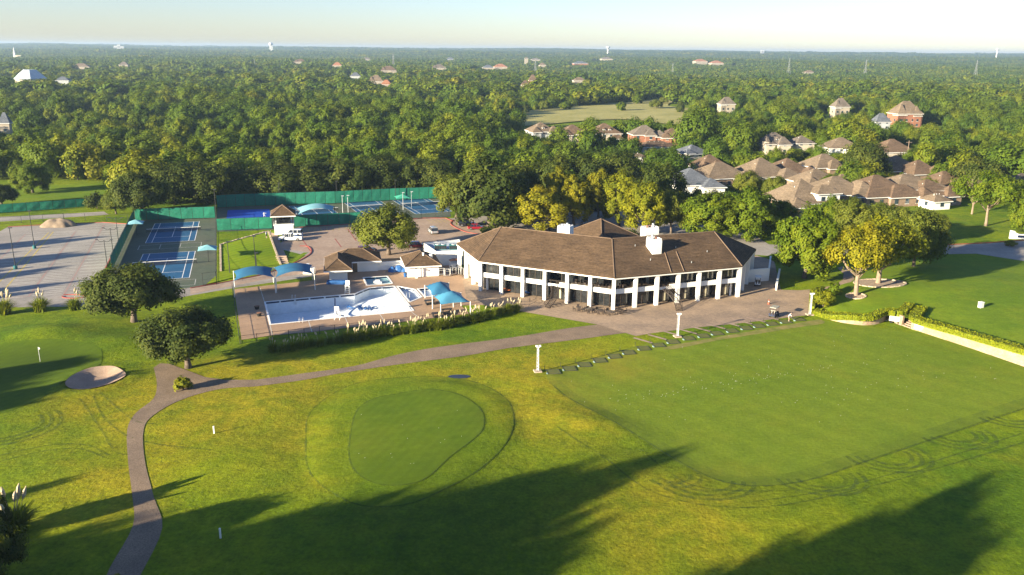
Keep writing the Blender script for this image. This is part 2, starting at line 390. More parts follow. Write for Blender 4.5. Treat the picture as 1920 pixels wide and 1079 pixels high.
def far_h(x, y):
    if y < 260: return 0.0
    r = math.hypot(x, y)
    h = 38 * sstep(1800, 8000, r) * (1 + 0.10 * math.sin(x / 900.0 + 1.0) + 0.05 * math.sin(x / 310.0))
    a = sstep(450, 1600, r)
    h += a * (3.2 * math.sin(x / 310.0 + y / 520.0) + 2.6 * math.sin(y / 370.0 - x / 640.0 + 1.3) + 1.6 * math.sin(x / 140.0 + 2.0 + y / 210.0))
    h += -a * 2.0
    return h
def ground_h(x, y):
    if y > 262 or abs(x) > 142 or y < 30: return far_h(x, y)
    h = 0.0
    for (bx, by, bh, rx, ry, rot) in BUMPS:
        dx, dy = x - bx, y - by
        if abs(dx) > 30 or abs(dy) > 30: continue
        c, s = math.cos(rot), math.sin(rot)
        u, v = (dx * c + dy * s) / rx, (-dx * s + dy * c) / ry
        q = u * u + v * v
        if q < 9: h += bh * (math.exp(-q) - 0.000123)
    if abs(x - _pc.x) < 32 and abs(y - _pc.y) < 32:
        do = d_out(x, y)
        if do > -2.0:
            di = d_in(x, y)
            k = 0.42 * sstep(-1.5, 5.5, di + 4.0) + 0.05 * sstep(-0.8, 0.6, do)
            k += 0.17 * math.exp(-((di + 2.8) / 1.5) ** 2)
            h = h * (1 - sstep(-2, 2, do)) + k
    if abs(x - _bc.x) < 14 and abs(y - _bc.y) < 14:
        db = d_bunk(x, y)
        h += 0.35 * math.exp(-((db + 0.5) / 0.8) ** 2) if db < -0.5 else (0.35 - 0.85 * sstep(-0.5, 2.2, db))
    return h

def lines(a, b, step): return list(np.arange(a, b + 1e-6, step))
STEP = 1.25
def grow(a, b, s0, k):
    o = []; x = a; s = s0
    while x < b: s *= k; x += s; o.append(x)
    return o
gx = lines(-140, 140, STEP); gr = grow(140, 7500, 4, 1.16); gx = [-v for v in gr[::-1]] + gx + gr
gy = [-4000, -1500, -600, -300, -150, -80, -40, -10, 15] + lines(30, 260, STEP) + grow(260, 8600, 4, 1.075)
DRY = []
for (px, py, r, a) in [(330, 750, 9, .8), (480, 770, 10, .9), (560, 850, 7, .5), (300, 830, 6, .6), (170, 770, 8, .6), (220, 740, 6, .7), (560, 700, 8, .6),
                       (980, 710, 8, .85), (1010, 770, 7, .9), (1060, 800, 6, .8), (1180, 690, 6, .7), (960, 680, 6, .6), (1100, 665, 8, .7), (1240, 940, 9, .7), (1150, 970, 7, .6),
                       (590, 810, 3, .4), (620, 915, 3, .4), (1420, 960, 6, .2), (480, 690, 7, .7), (420, 700, 6, .7), (160, 940, 9, .6), (1280, 1040, 8, .6), (220, 900, 5, .6), (700, 690, 8, .5), (850, 690, 6, .45)]:
    p = site(px, py); DRY.append((p.x, p.y, r, a))
DEEP_GREEN = []  # spots where the grass is mixed towards a darker green
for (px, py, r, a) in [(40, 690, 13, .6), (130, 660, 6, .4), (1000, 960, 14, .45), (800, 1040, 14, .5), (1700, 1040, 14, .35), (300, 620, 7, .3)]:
    p = site(px, py); DEEP_GREEN.append((p.x, p.y, r, a))
def blob(L, x, y):
    s = 0.0
    for (bx, by, r, a) in L:
        q = ((x - bx) ** 2 + (y - by) ** 2) / (r * r)
        if q < 6: s += a * math.exp(-q)
    return min(1.0, s)
def paint_attr(me):
    n = len(me.vertices); co = np.empty(n * 3); me.vertices.foreach_get('co', co); co = co.reshape(-1, 3)
    dr = [blob(DRY, x, y) if abs(x) < 142 and 28 < y < 262 else 0.0 for x, y, _ in co]
    lu = [blob(DEEP_GREEN, x, y) if abs(x) < 142 and 28 < y < 262 else 0.0 for x, y, _ in co]
    me.attributes.new('dry', 'FLOAT', 'POINT').data.foreach_set('value', dr)
    me.attributes.new('deep_green', 'FLOAT', 'POINT').data.foreach_set('value', lu)
def build_ground():
    vs = [(x, y, ground_h(x, y)) for y in gy for x in gx]; nx = len(gx)
    fs = [(j * nx + i, j * nx + i + 1, (j + 1) * nx + i + 1, (j + 1) * nx + i) for j in range(len(gy) - 1) for i in range(nx - 1)]
    me = bpy.data.meshes.new('ground'); me.from_pydata(vs, [], fs); me.materials.append(m_rough)
    me.polygons.foreach_set('use_smooth', [True] * len(me.polygons)); paint_attr(me); me.update()
    o = link('ground', me); o['kind'] = 'structure'; return o
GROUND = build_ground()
def drape(name, poly, m, off=0.03, parent=None, hfun=ground_h, step=STEP, kind='structure', attrs=True):
    """a sheet with the outline poly lying on the ground, cut at the ground's own grid lines"""
    bm = bmesh.new(); fv = [bm.verts.new((p[0], p[1], 0)) for p in poly]; bm.faces.new(fv)
    xs = [p[0] for p in poly]; ys = [p[1] for p in poly]
    bmesh.ops.triangulate(bm, faces=bm.faces[:])
    for ax, lo, hi, org in ((0, min(xs), max(xs), -140.0), (1, min(ys), max(ys), 30.0)):
        k = math.ceil((lo - org) / step)
        while org + k * step < hi:
            co = [0, 0, 0]; no = [0, 0, 0]; co[ax] = org + k * step; no[ax] = 1
            bmesh.ops.bisect_plane(bm, geom=bm.verts[:] + bm.edges[:] + bm.faces[:], plane_co=co, plane_no=no, dist=1e-5); k += 1
    for v in bm.verts: v.co.z = hfun(v.co.x, v.co.y) + off
    bmesh.ops.recalc_face_normals(bm, faces=bm.faces)
    up = sum(f.normal.z * f.calc_area() for f in bm.faces)
    if up < 0: bmesh.ops.reverse_faces(bm, faces=bm.faces)
    me = bpy.data.meshes.new(name); bm.to_mesh(me); bm.free(); me.materials.append(m)
    me.polygons.foreach_set('use_smooth', [True] * len(me.polygons))
    if attrs: paint_attr(me)
    o = link(name, me, parent)
    if parent is None and kind: o['kind'] = kind
    return o
def flat(name, poly, z, m, parent=None, kind='structure', th=0.0):
    mb = MB()
    pts = [(p[0], p[1]) for p in poly]; n = len(pts)
    ar = sum(pts[i][0] * pts[(i + 1) % n][1] - pts[(i + 1) % n][0] * pts[i][1] for i in range(n))
    if ar < 0: pts = pts[::-1]
    if th: mb.prism(pts, z - th, z)
    else: mb.add([(x, y, z) for x, y in pts], [tuple(range(n))])
    me = mb.mesh(name, m); o = link(name, me, parent)
    if parent is None and kind: o['kind'] = kind
    return o
def stripe(name, a, b, wd, z, m, parent):
    d = Vector((b[0] - a[0], b[1] - a[1], 0)); n = Vector((-d.y, d.x, 0)).normalized() * wd / 2
    a = Vector((a[0], a[1], z)); b = Vector((b[0], b[1], z))
    return link(name, MB().add([a - n, b - n, b + n, a + n], [(0, 1, 2, 3)]).mesh(name, m), parent)
def ribbon(name, pts, wd, m, off=0.02, parent=None, closed=False, hfun=ground_h):
    pts = [Vector(p).to_3d() for p in pts]; mb = MB(); vs = []; n = len(pts)
    for i in range(n):
        a = pts[i - 1] if (i > 0 or closed) else pts[i]; b = pts[(i + 1) % n] if (i < n - 1 or closed) else pts[i]
        t = (b - a); q = Vector((-t.y, t.x, 0)).normalized() * wd / 2
        for s in (-1, 1):
            p = pts[i] + s * q; vs.append((p.x, p.y, hfun(p.x, p.y) + off))
    fs = [(2 * i + 1, 2 * i, 2 * ((i + 1) % n), 2 * ((i + 1) % n) + 1) for i in range(n if closed else n - 1)]
    o = link(name, mb.add(vs, fs).mesh(name, m), parent)
    if parent is None: o['kind'] = 'structure'
    return o
def kerb(name, pts, m, wd=0.22, ht=0.14, parent=None):
    """kerb stones along a polyline, mitred"""
    pts = [Vector((p[0], p[1], 0)) for p in pts]; vs = []; n = len(pts)
    for i in range(n):
        a = pts[max(i - 1, 0)]; b = pts[min(i + 1, n - 1)]; t = b - a; q = Vector((-t.y, t.x, 0)).normalized() * wd / 2
        vs += [pts[i] - q, pts[i] + q, pts[i] + q + Vector((0, 0, ht)), pts[i] - q + Vector((0, 0, ht))]
    fs = [(4 * i + k, 4 * i + (k + 1) % 4, 4 * i + 4 + (k + 1) % 4, 4 * i + 4 + k) for i in range(n - 1) for k in range(4)]
    fs += [(3, 2, 1, 0), tuple(4 * (n - 1) + k for k in range(4))]
    mb = MB().add(vs, fs); o = mb.struct(name, m, parent, fix=True); return o

# ---- turf zones
range_poly = spline(sites([(1022, 704), (1060, 690), (1140, 664), (1200, 648), (1300, 630), (1400, 614), (1475, 603), (1530, 600)]), 4) + \
    spline(sites([(1580, 606), (1640, 614), (1700, 624), (1780, 640), (1920, 690), (1985, 713)]), 3) + \
    spline(sites([(1990, 738), (1920, 764), (1800, 804), (1700, 838), (1600, 872), (1520, 900), (1450, 912), (1390, 912), (1330, 900), (1270, 870), (1200, 826), (1120, 780), (1060, 745), (1030, 722)]), 4)
d_range = inside_dist(range_poly)
RANGE = drape('driving_range', range_poly, m_turf, 0.03)
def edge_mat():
    m, t, b = nodes_of('dark_mowing_band'); b.inputs['Roughness'].default_value = .9; b.inputs['Base Color'].default_value = (.085, .135, .006, 1)
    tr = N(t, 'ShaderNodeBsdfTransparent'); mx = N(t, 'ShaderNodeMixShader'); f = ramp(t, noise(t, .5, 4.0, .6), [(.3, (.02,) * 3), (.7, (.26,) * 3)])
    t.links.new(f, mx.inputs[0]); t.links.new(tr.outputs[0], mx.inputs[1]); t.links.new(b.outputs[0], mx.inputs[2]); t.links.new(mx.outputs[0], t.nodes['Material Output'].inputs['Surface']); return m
m_edge = edge_mat()  # mown edge band, a darker green than the range turf
_re = spline(sites([(1960, 742), (1920, 757), (1800, 797), (1700, 830), (1600, 863), (1520, 890), (1450, 903), (1392, 903), (1335, 891), (1275, 862), (1205, 820), (1125, 775), (1065, 741), (1036, 719)]), 6)
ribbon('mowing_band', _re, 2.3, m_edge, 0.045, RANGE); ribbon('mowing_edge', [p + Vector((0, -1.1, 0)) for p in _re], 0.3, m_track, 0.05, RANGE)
COLLAR = drape('green_collar', OUTER, m_collar, 0.035)
GREEN = drape('putting_green', INNER, m_green, 0.07)
gl = spline(sites([(-160, 660), (-60, 655), (30, 646), (100, 642), (150, 648), (190, 662), (185, 690), (150, 705), (115, 725), (60, 760), (-40, 790), (-160, 800)]), 4, True)
LGREEN = drape('practice_green', gl, m_green, 0.03)
BUNKER = drape('bunker', BUNK, m_sand, 0.10, attrs=False)
ribbon('mowing_edge', OUTER, 0.24, m_track, 0.05, COLLAR, True)
ribbon('mowing_edge', INNER, 0.22, m_track, 0.085, GREEN, True)
# mower turning rings on the far edge of the range and on the left lawn
for (cx, cy, rr, a0, a1, nr) in [(1320, 902, 4.6, 3.4, 6.2, 3), (1262, 896, 2.6, 3.6, 6.6, 2), (1538, 898, 4.2, 3.2, 6.6, 3), (1664, 855, 4.2, 3.2, 6.8, 3), (1790, 815, 4.0, 3.4, 6.6, 3), (1892, 778, 4.0, 3.4, 6.4, 3),
                                 (10, 800, 5.5, 4.6, 7.2, 3), (1610, 600, 0.1, 0, 1, 0)]:
    c = site(cx, cy)
    for k in range(nr):
        r = rr - k * 0.95
        if r < 1.0: continue
        ribbon('mower_track', [(c.x + r * 1.15 * math.cos(a), c.y + r * math.sin(a)) for a in np.linspace(a0, a1, 22)], 0.5, m_track, 0.045, GROUND)
for pts in [[(175, 745), (200, 790), (260, 830), (400, 850)], [(150, 750), (185, 800), (215, 850), (240, 858)], [(185, 735), (250, 790), (290, 800)],
            [(0, 868), (80, 850), (150, 846), (195, 864)], [(0, 856), (90, 838), (160, 838), (205, 860)], [(1200, 845), (1300, 915), (1480, 925)], [(1040, 800), (1120, 855), (1230, 930), (1400, 960), (1600, 925), (1920, 830)], [(1400, 950), (1600, 912), (1920, 812)]]:
    ribbon('mower_track', spline(sites(pts), 8), 0.26, m_track, 0.04, GROUND)

# ---- cart path, terrace, deck, lots
pl = sites([(180, 1130), (207, 1065), (250, 993), (248, 930), (241, 873), (239, 810), (255, 776), (288, 748), (294, 719), (288, 690)])
pr = sites([(480, 726), (409, 731), (337, 752), (289, 781), (270, 810), (272, 868), (289, 935), (305, 995), (264, 1079), (240, 1130)])
path_poly = spline(pl, 4) + sites([(300, 682), (318, 683), (385, 708), (423, 713), (480, 713)]) + spline(sites([(480, 713), (575, 700), (665, 687), (740, 667), (818, 652), (960, 633.5), (1060, 617), (1122, 609)]), 4)[1:] + \
    sites([(1200, 602), (1250, 612), (1192, 631)]) + spline(sites([(1192, 631), (1179, 624.5), (1085, 637), (960, 652.5), (871, 668), (740, 685), (642, 700), (560, 715), (480, 726)]), 4)[1:] + spline(pr, 4)[1:]
PATH = drape('cart_path', path_poly, m_path, 0.04, attrs=False)
terr = sites([(862, 520), (880, 589), (911, 587), (982, 585.5), (1122, 609.5), (1192, 631), (1219, 626), (1304, 615), (1397, 606), (1472, 596.5), (1522, 591), (1519, 556), (1531, 549), (1560, 549), (1590, 540), (1604, 528), (1598, 512), (1580, 500),
              (1570, 503), (1582, 514), (1580, 526), (1560, 536), (1535, 542), (1500, 545), (1464, 544), (1458, 520), (1452, 490), (1420, 480), (1200, 470), (900, 480)])
TERRACE = flat('terrace', terr, 0.044, m_paver)
deck = sites([(439, 543), (591, 526), (593, 507), (640, 490), (700, 486), (780, 485), (862, 500), (875, 560), (905, 572), (865, 574), (880, 589), (791, 600), (724, 608), (656, 615), (584.6, 623.5), (511, 629.5), (453, 638)])
DECK_Z = 0.05
drive = sites([(-120, 428), (0, 434), (15, 426), (193, 417.6), (239, 420.6), (198, 503), (150, 552), (200, 556), (350, 541), (420, 530), (495, 514.5), (547, 495.6), (575, 480), (520, 466), (545, 430), (560, 427), (668, 420), (793, 410), (840, 410), (930, 404), (960, 415), (1000, 425), (960, 470),
               (860, 460), (790, 484), (700, 492), (610, 510), (590, 518), (436, 541), (355, 555), (300, 566), (150, 575), (0, 577), (-120, 580)])
LOT = flat('parking_lot', drive, 0.012, m_lot)
mid = sites([(525, 466), (546, 430), (562, 427.5), (668, 420.5), (793, 410.5), (840, 411), (900, 418), (955, 440), (955, 470), (862, 460), (790, 483), (700, 491), (612, 508), (560, 515), (500, 524), (440, 536), (400, 543), (357, 553), (357, 541), (420, 530.5), (496, 515), (548, 496), (582, 474)])
MIDLOT = flat('concrete_drive', mid, 0.020, m_lot2)
back = sites([(955, 432), (1010, 400), (1180, 392), (1290, 410), (1420, 445), (1460, 470), (1440, 480), (1180, 462), (960, 470)])
BACKLOT = flat('arrival_court', back, 0.016, m_lot)
rd = sites([(1430, 458), (1500, 462), (1600, 462), (1763, 461), (1850, 457), (1920, 452), (2300, 430), (2300, 505), (1920, 490), (1830, 476), (1740, 478), (1600, 480), (1500, 478), (1430, 476)])
ROAD = flat('road', rd, 0.02, m_lot)
kerb('kerb', spline(sites([(357, 541), (420, 530), (496, 514.5), (548, 495.5), (576, 481), (584, 472), (578, 463), (562, 462)]), 4), m_kerb_red)
kerb('kerb', sites([(15, 426), (100, 421), (193, 417.6), (239, 420.6), (198, 503)]), m_kerb_red)
kerb('kerb', sites([(562, 427), (668, 420), (793, 409.6), (836, 409.6), (850, 416)]), m_kerb_red)
kerb('kerb', sites([(1765, 460), (1850, 456), (1920, 451), (2100, 440)]), m_kerb_red)
kerb('kerb', spline(sites([(850, 413), (845, 420), (856, 428), (880, 437), (920, 440), (948, 434)]), 4), m_kerb_red)
kerb('kerb', sites([(930, 428), (945, 400), (951, 388)]), m_kerb_red, 0.5)
kerb('kerb', spline(sites([(117, 556), (120, 559), (140, 560), (160, 558), (160, 555), (135, 553), (119, 554)]), 3), m_kerb_red)
# ------------------------------------------------------------------ pool and deck (the ground is opened under the basins)
POOL = [Vector((p.x, p.y, 0)) for p in sites([(496.7, 566.7), (580, 558.5), (665, 551.5), (680, 545), (693, 540), (739, 536.7), (775.5, 583), (690, 591), (600, 599.5), (506.7, 609)], DECK_Z)]
POOL2 = sites([(744, 536.7), (778, 543), (791, 557.5), (768, 567)], DECK_Z)
POOL3 = sites([(783, 542), (806, 540), (815, 555.5), (797, 557)], DECK_Z)
KIDDIE = sites([(681, 521), (726, 518.3), (736, 532), (688, 535.6)], DECK_Z)
bm = bmesh.new(); bm.from_mesh(GROUND.data)
dp = [inside_dist(p) for p in (POOL, POOL2, POOL3, KIDDIE)]
kill = [f for f in bm.faces if -30 < f.calc_center_median().y - 140 < 60 and -50 < f.calc_center_median().x < 0 and any(d(*f.calc_center_median()[:2]) > -1.3 for d in dp)]
bmesh.ops.delete(bm, geom=kill, context='FACES'); bm.to_mesh(GROUND.data); bm.free()
def sheet_holes(name, outer, holes, z, m):
    bm = bmesh.new(); es = []
    for lp in [outer] + holes:
        vs = [bm.verts.new((p[0], p[1], z)) for p in lp]
        es += [bm.edges.new((vs[i], vs[(i + 1) % len(vs)])) for i in range(len(vs))]
    bmesh.ops.triangle_fill(bm, edges=es, use_beauty=True, use_dissolve=False, normal=(0, 0, 1))
    for f in bm.faces:
        if f.normal.z < 0: f.normal_flip()
    me = bpy.data.meshes.new(name); bm.to_mesh(me); bm.free(); me.materials.append(m)
    o = link(name, me); o['kind'] = 'structure'; return o
DECK = sheet_holes('pool_deck', deck, [POOL, POOL2, POOL3, KIDDIE], DECK_Z, m_deck)
def basin(name, rim, depth, m, label, inset=0.25, coping=0.3, tile=True):
    c = sum(rim, Vector()) / len(rim); root = thing(name, label, 'pool', (c.x, c.y, 0))
    lo = []
    for p in rim:
        v = Vector((c.x - p.x, c.y - p.y, 0)); q = Vector((p.x, p.y, 0)) + v.normalized() * inset
        lo.append(Vector((q.x, q.y, -depth(q.x, q.y))))
    mb = MB(); n = len(rim)
    vs = [(p.x, p.y, DECK_Z) for p in rim] + [tuple(p) for p in lo]
    mb.add(vs, [(i, (i + 1) % n, n + (i + 1) % n, n + i) for i in range(n)] + [tuple(range(n, 2 * n))])
    mb.part('basin', m, root, world=True)
    cp = MB()
    for i in range(n):
        a, b = rim[i], rim[(i + 1) % n]
        cp = MB().bar((a.x, a.y, DECK_Z + 0.004), (b.x, b.y, DECK_Z + 0.004), coping, 0.05); cp.part('coping', m_trim, root, world=True)
    if tile:
        for i in range(n):
            a, b = Vector(rim[i]), Vector(rim[(i + 1) % n]); L = (b - a).length; k = max(1, int(L / 2.2))
            ins = (c - (a + b) / 2); ins.z = 0; t = (b - a).normalized(); nn = Vector((-t.y, t.x, 0))
            if nn.dot(ins) < 0: nn = -nn
            if nn.y > -0.3: continue
            for j in range(k):
                p, q = a.lerp(b, (j + .06) / k) + nn * 0.10, a.lerp(b, (j + .94) / k) + nn * 0.10
                MB().bar((p.x, p.y, -0.28), (q.x, q.y, -0.28), 0.06, 0.24).part('gutter_tile', m_navy, root, world=True)
    return root
_pl, _pr = POOL[0].x, POOL[6].x
basin('swimming_pool', POOL, lambda x, y: 1.15 + 1.35 * sstep(_pr - 4, _pl + 8, x) * 1.0, m_pool, 'large drained pale blue swimming pool in the middle of the tan deck')
basin('wading_pool', POOL2, lambda x, y: 0.55, m_pool, 'small drained wedge of pool beside the large basin, with ladder frames in it', 0.1)
basin('wading_pool', POOL3, lambda x, y: 0.45, m_pool, 'little drained basin tucked under the edge of the right blue sails', 0.1)
m_kidwater = plain('shallow_tinted_plaster', (0.30, 0.47, 0.52), (0.20, 0.34, 0.38), 0.5, 0.3)
basin('kiddie_pool', KIDDIE, lambda x, y: 0.45, m_kidwater, 'small square teal kiddie pool beside the bath house', 0.1)
kc = sum(KIDDIE, Vector()) / 4
kf = thing('fountain_block', 'low white step block standing in the square kiddie pool', 'fountain', (kc.x, kc.y, -0.45))
MB().box((0, 0, 0), (1.6, 1.2, 0.35), 0.2).part('lower_block', m_trim, kf); MB().box((0, 0, 0.35), (0.9, 0.7, 0.3), 0.2).part('upper_block', m_trim, kf)
# deck joints
for a, b in [((496, 567), (488, 541)), ((506, 609), (511, 629)), ((578, 600.5), (585, 623)), ((647, 595), (655, 614.5)), ((712, 589), (724, 608)), ((770, 584), (791, 600))]:
    stripe('expansion_joint', site(*a, DECK_Z), site(*b, DECK_Z), 0.12, DECK_Z + 0.006, m_faint, DECK)
# things in and at the pool
def on_floor(px, py, zf): return site(px, py, zf)
hose = MB(); rng = random.Random(4)
p0 = on_floor(708, 577, -1.25); pts = []
for i in range(26):
    t = i / 25; q = on_floor(708 - 52 * t, 577 + 2.5 * math.sin(t * 5) + 3 * t, -1.3)
    pts.append((q.x + rng.uniform(-.3, .3) * t * 3, q.y + rng.uniform(-.8, .8) * t * 2.2, -1.02 - 0.006 * i * 1.2))
hs = thing('pool_hose', 'tangled dark blue hose lying on the floor of the drained pool', 'hose', (p0.x, p0.y, -1.1))
for s in range(2):
    q = [(x + 0.25 * s * math.sin(i + s), y + (0.9 * math.cos(i * 1.3 + s * 2)) * (i / 25), z + 0.05 * s) for i, (x, y, z) in enumerate(pts)]
    MB().tube(spline(q, 3), 0.065, 5).part('hose_coil', m_blue, hs, world=True)
lane = MB(); la, lb = site(628, 561.5, -0.2), site(644, 594, -0.2)
lane.tube(spline([(la.x, la.y, -0.05), ((la.x + lb.x) / 2 - .6, (la.y + lb.y) / 2, -1.2), (lb.x, lb.y, -0.05)], 8), 0.12, 6)
lane.solo('lane_rope', m_navy, 'dark blue rope hanging across the middle of the drained pool', 'rope', loc=(la.x, la.y, -0.05))
def lifeguard(px, py, label, rz=0.0):
    p = site(px, py, DECK_Z); r = thing('lifeguard_chair', label, 'chair', (p.x, p.y, DECK_Z), rz, 'white lifeguard chairs at the pool edge')
    for sx in (-.45, .45):
        for sy in (-.5, .5): MB().tube([(sx, sy, 0), (sx * .7, sy * .6, 1.7)], 0.045, 5).part('leg', m_whitemetal, r)
    MB().box((0, 0, 1.65), (0.8, 0.7, 0.08)).part('seat', m_whitemetal, r); MB().box((0, 0.36, 1.7), (0.8, 0.08, 0.7)).part('backrest', m_whitemetal, r)
    for k in range(4): MB().box((0, -0.45 + k * 0.05, 0.3 + k * 0.35), (0.7, 0.08, 0.04)).part('rung', m_whitemetal, r)
    MB().box((0, -0.45, 1.6), (0.75, 0.35, 0.05)).part('footrest', m_whitemetal, r)
lifeguard(633, 599, 'white lifeguard chair on the near pool edge, above the hanging rope', 3.14)
lifeguard(652, 550, 'white lifeguard chair on the far pool edge, below the bath house')
p = site(713, 587, DECK_Z)
r = thing('basketball_hoop', 'round white pool basketball hoop standing on the near pool edge', 'basketball hoop', (p.x, p.y, DECK_Z), 0)
MB().box((0, 0, 0), (1.3, 0.7, 0.25)).part('base', m_whitemetal, r); MB().tube([(0, 0, .25), (0, 0.2, 1.2)], 0.06, 6).part('post', m_whitemetal, r)
MB().tube([(0, .26, 1.5), (0, .32, 1.5)], [0.62, 0.62], 12).part('backboard', m_whitemetal, r)
MB().tube([(.22 * math.cos(a), .55 + .22 * math.sin(a), 1.3) for a in np.linspace(0, 6.28, 11)], 0.02, 4).part('rim', m_steel, r)
for (px, py, lab) in [(565, 605, 'steel pool ladder on the near edge of the large pool'), (551, 562.5, 'steel pool ladder on the far edge of the large pool'), (765, 558, 'steel pool ladder in the wedge shaped basin')]:
    p = site(px, py, DECK_Z); r = thing('pool_ladder', lab, 'ladder', (p.x, p.y, DECK_Z))
    s = -1 if py < 580 else 1
    for sx in (-.28, .28): MB().tube(spline([(sx, .35 * s, -.0), (sx, .3 * s, .8), (sx, -.25 * s, .85), (sx, -.3 * s, -.4), (sx, -.3 * s, -1.1)], 4), 0.03, 5).part('rail', m_steel, r)
    for k in range(3): MB().box((0, -.3 * s, -.3 - .3 * k), (.56, .1, .03)).part('rung', m_steel, r)
for (px, py, lab) in [(482, 580, 'dark round planter tub on the shaded deck, the far one of two'), (486, 593, 'dark round planter tub on the shaded deck, the near one of two')]:
    p = site(px, py, DECK_Z); r = thing('planter_tub', lab, 'planter', (p.x, p.y, DECK_Z))
    MB().cyl((0, 0, 0), .32, .6, 12, .48).part('pot', m_dark, r); MB().cyl((0, 0, .6), .42, .03, 12).part('soil', m_soil, r)

# ------------------------------------------------------------------ clubhouse
cA = Vector((-6.08, 154.40, 0)); cB = Vector((18.21, 143.15, 0)); cC = Vector((43.02, 152.07, 0)); cL = Vector((-11.1, 168.3, 0)); cR = Vector((49.3, 165.6, 0))
CLUB = thing('clubhouse', 'long white two storey clubhouse with white columns and brown hip roof', 'building', tuple(cB))
EZ = 6.1
def inward(a, b): d = (b - a).normalized(); return Vector((-d.y, d.x, 0))
nL, nAB, nBC, nR = inward(cL, cA), inward(cA, cB), inward(cB, cC), inward(cC, cR)
def corner(p, n1, n2, d):
    b = (n1 + n2).normalized(); return p + b * (d / b.dot(n1))
OV = 0.42
eA, eB, eC = corner(cA, nL, nAB, -OV), corner(cB, nAB, nBC, -OV), corner(cC, nBC, nR, -OV)
eL = cL - nL * OV + (cL - cA).normalized() * OV; eR = cR - nR * OV + (cR - cC).normalized() * OV
DP = 21.5
bB = corner(cB, nAB, nBC, DP)
for v in (eA, eB, eC, eL, eR): v.z = EZ
rL = Vector((-2.3, 164.0, 10.6)); rM = Vector((18.9, 154.4, 10.6)); rR = Vector((40.0, 161.8, 10.6))
eBb = Vector((bB.x, bB.y, EZ)); eLb = eL.lerp(eBb, 0.25) + Vector((1.5, 5.0, 0)); eRb = eR.lerp(eBb, 0.25) + Vector((-1.5, 5.0, 0))
for nm, pl_ in [('roof_slope', [eA, eB, rM, rL]), ('roof_slope', [eB, eC, rR, rM]), ('roof_slope', [eL, eA, rL]), ('roof_slope', [eC, eR, rR]),
                ('roof_slope', [eLb, eL, rL]), ('roof_slope', [eR, eRb, rR]), ('roof_slope', [eBb, eLb, rL, rM]), ('roof_slope', [eRb, eBb, rM, rR])]:
    MB().slab(pl_, 0.18).part('roof_slope', m_roof, CLUB, world=True)
for a, b in [(eA, rL), (eB, rM), (eC, rR), (rL, rM), (rM, rR), (eL, rL), (eR, rR)]:
    u = Vector((0, 0, 0.02)); MB().tube([a.lerp(b, .01) + u, a.lerp(b, .99) + u], 0.10, 6).part('ridge_cap', m_roofcap, CLUB, world=True)
for a, b in [(eL, eA), (eA, eB), (eB, eC), (eC, eR)]:
    n = inward(a, b); MB().bar(a + n * .10 + Vector((0, 0, -.40)), b + n * .10 + Vector((0, 0, -.40)), 0.16, 0.30).part('fascia', m_trim, CLUB, world=True)
    MB().slab([a + n * .2 + Vector((0, 0, -.32)), b + n * .2 + Vector((0, 0, -.32)), b + n * 3.2 + Vector((0, 0, -.32)), a + n * 3.2 + Vector((0, 0, -.32))], .05).part('soffit', m_trim, CLUB, world=True)
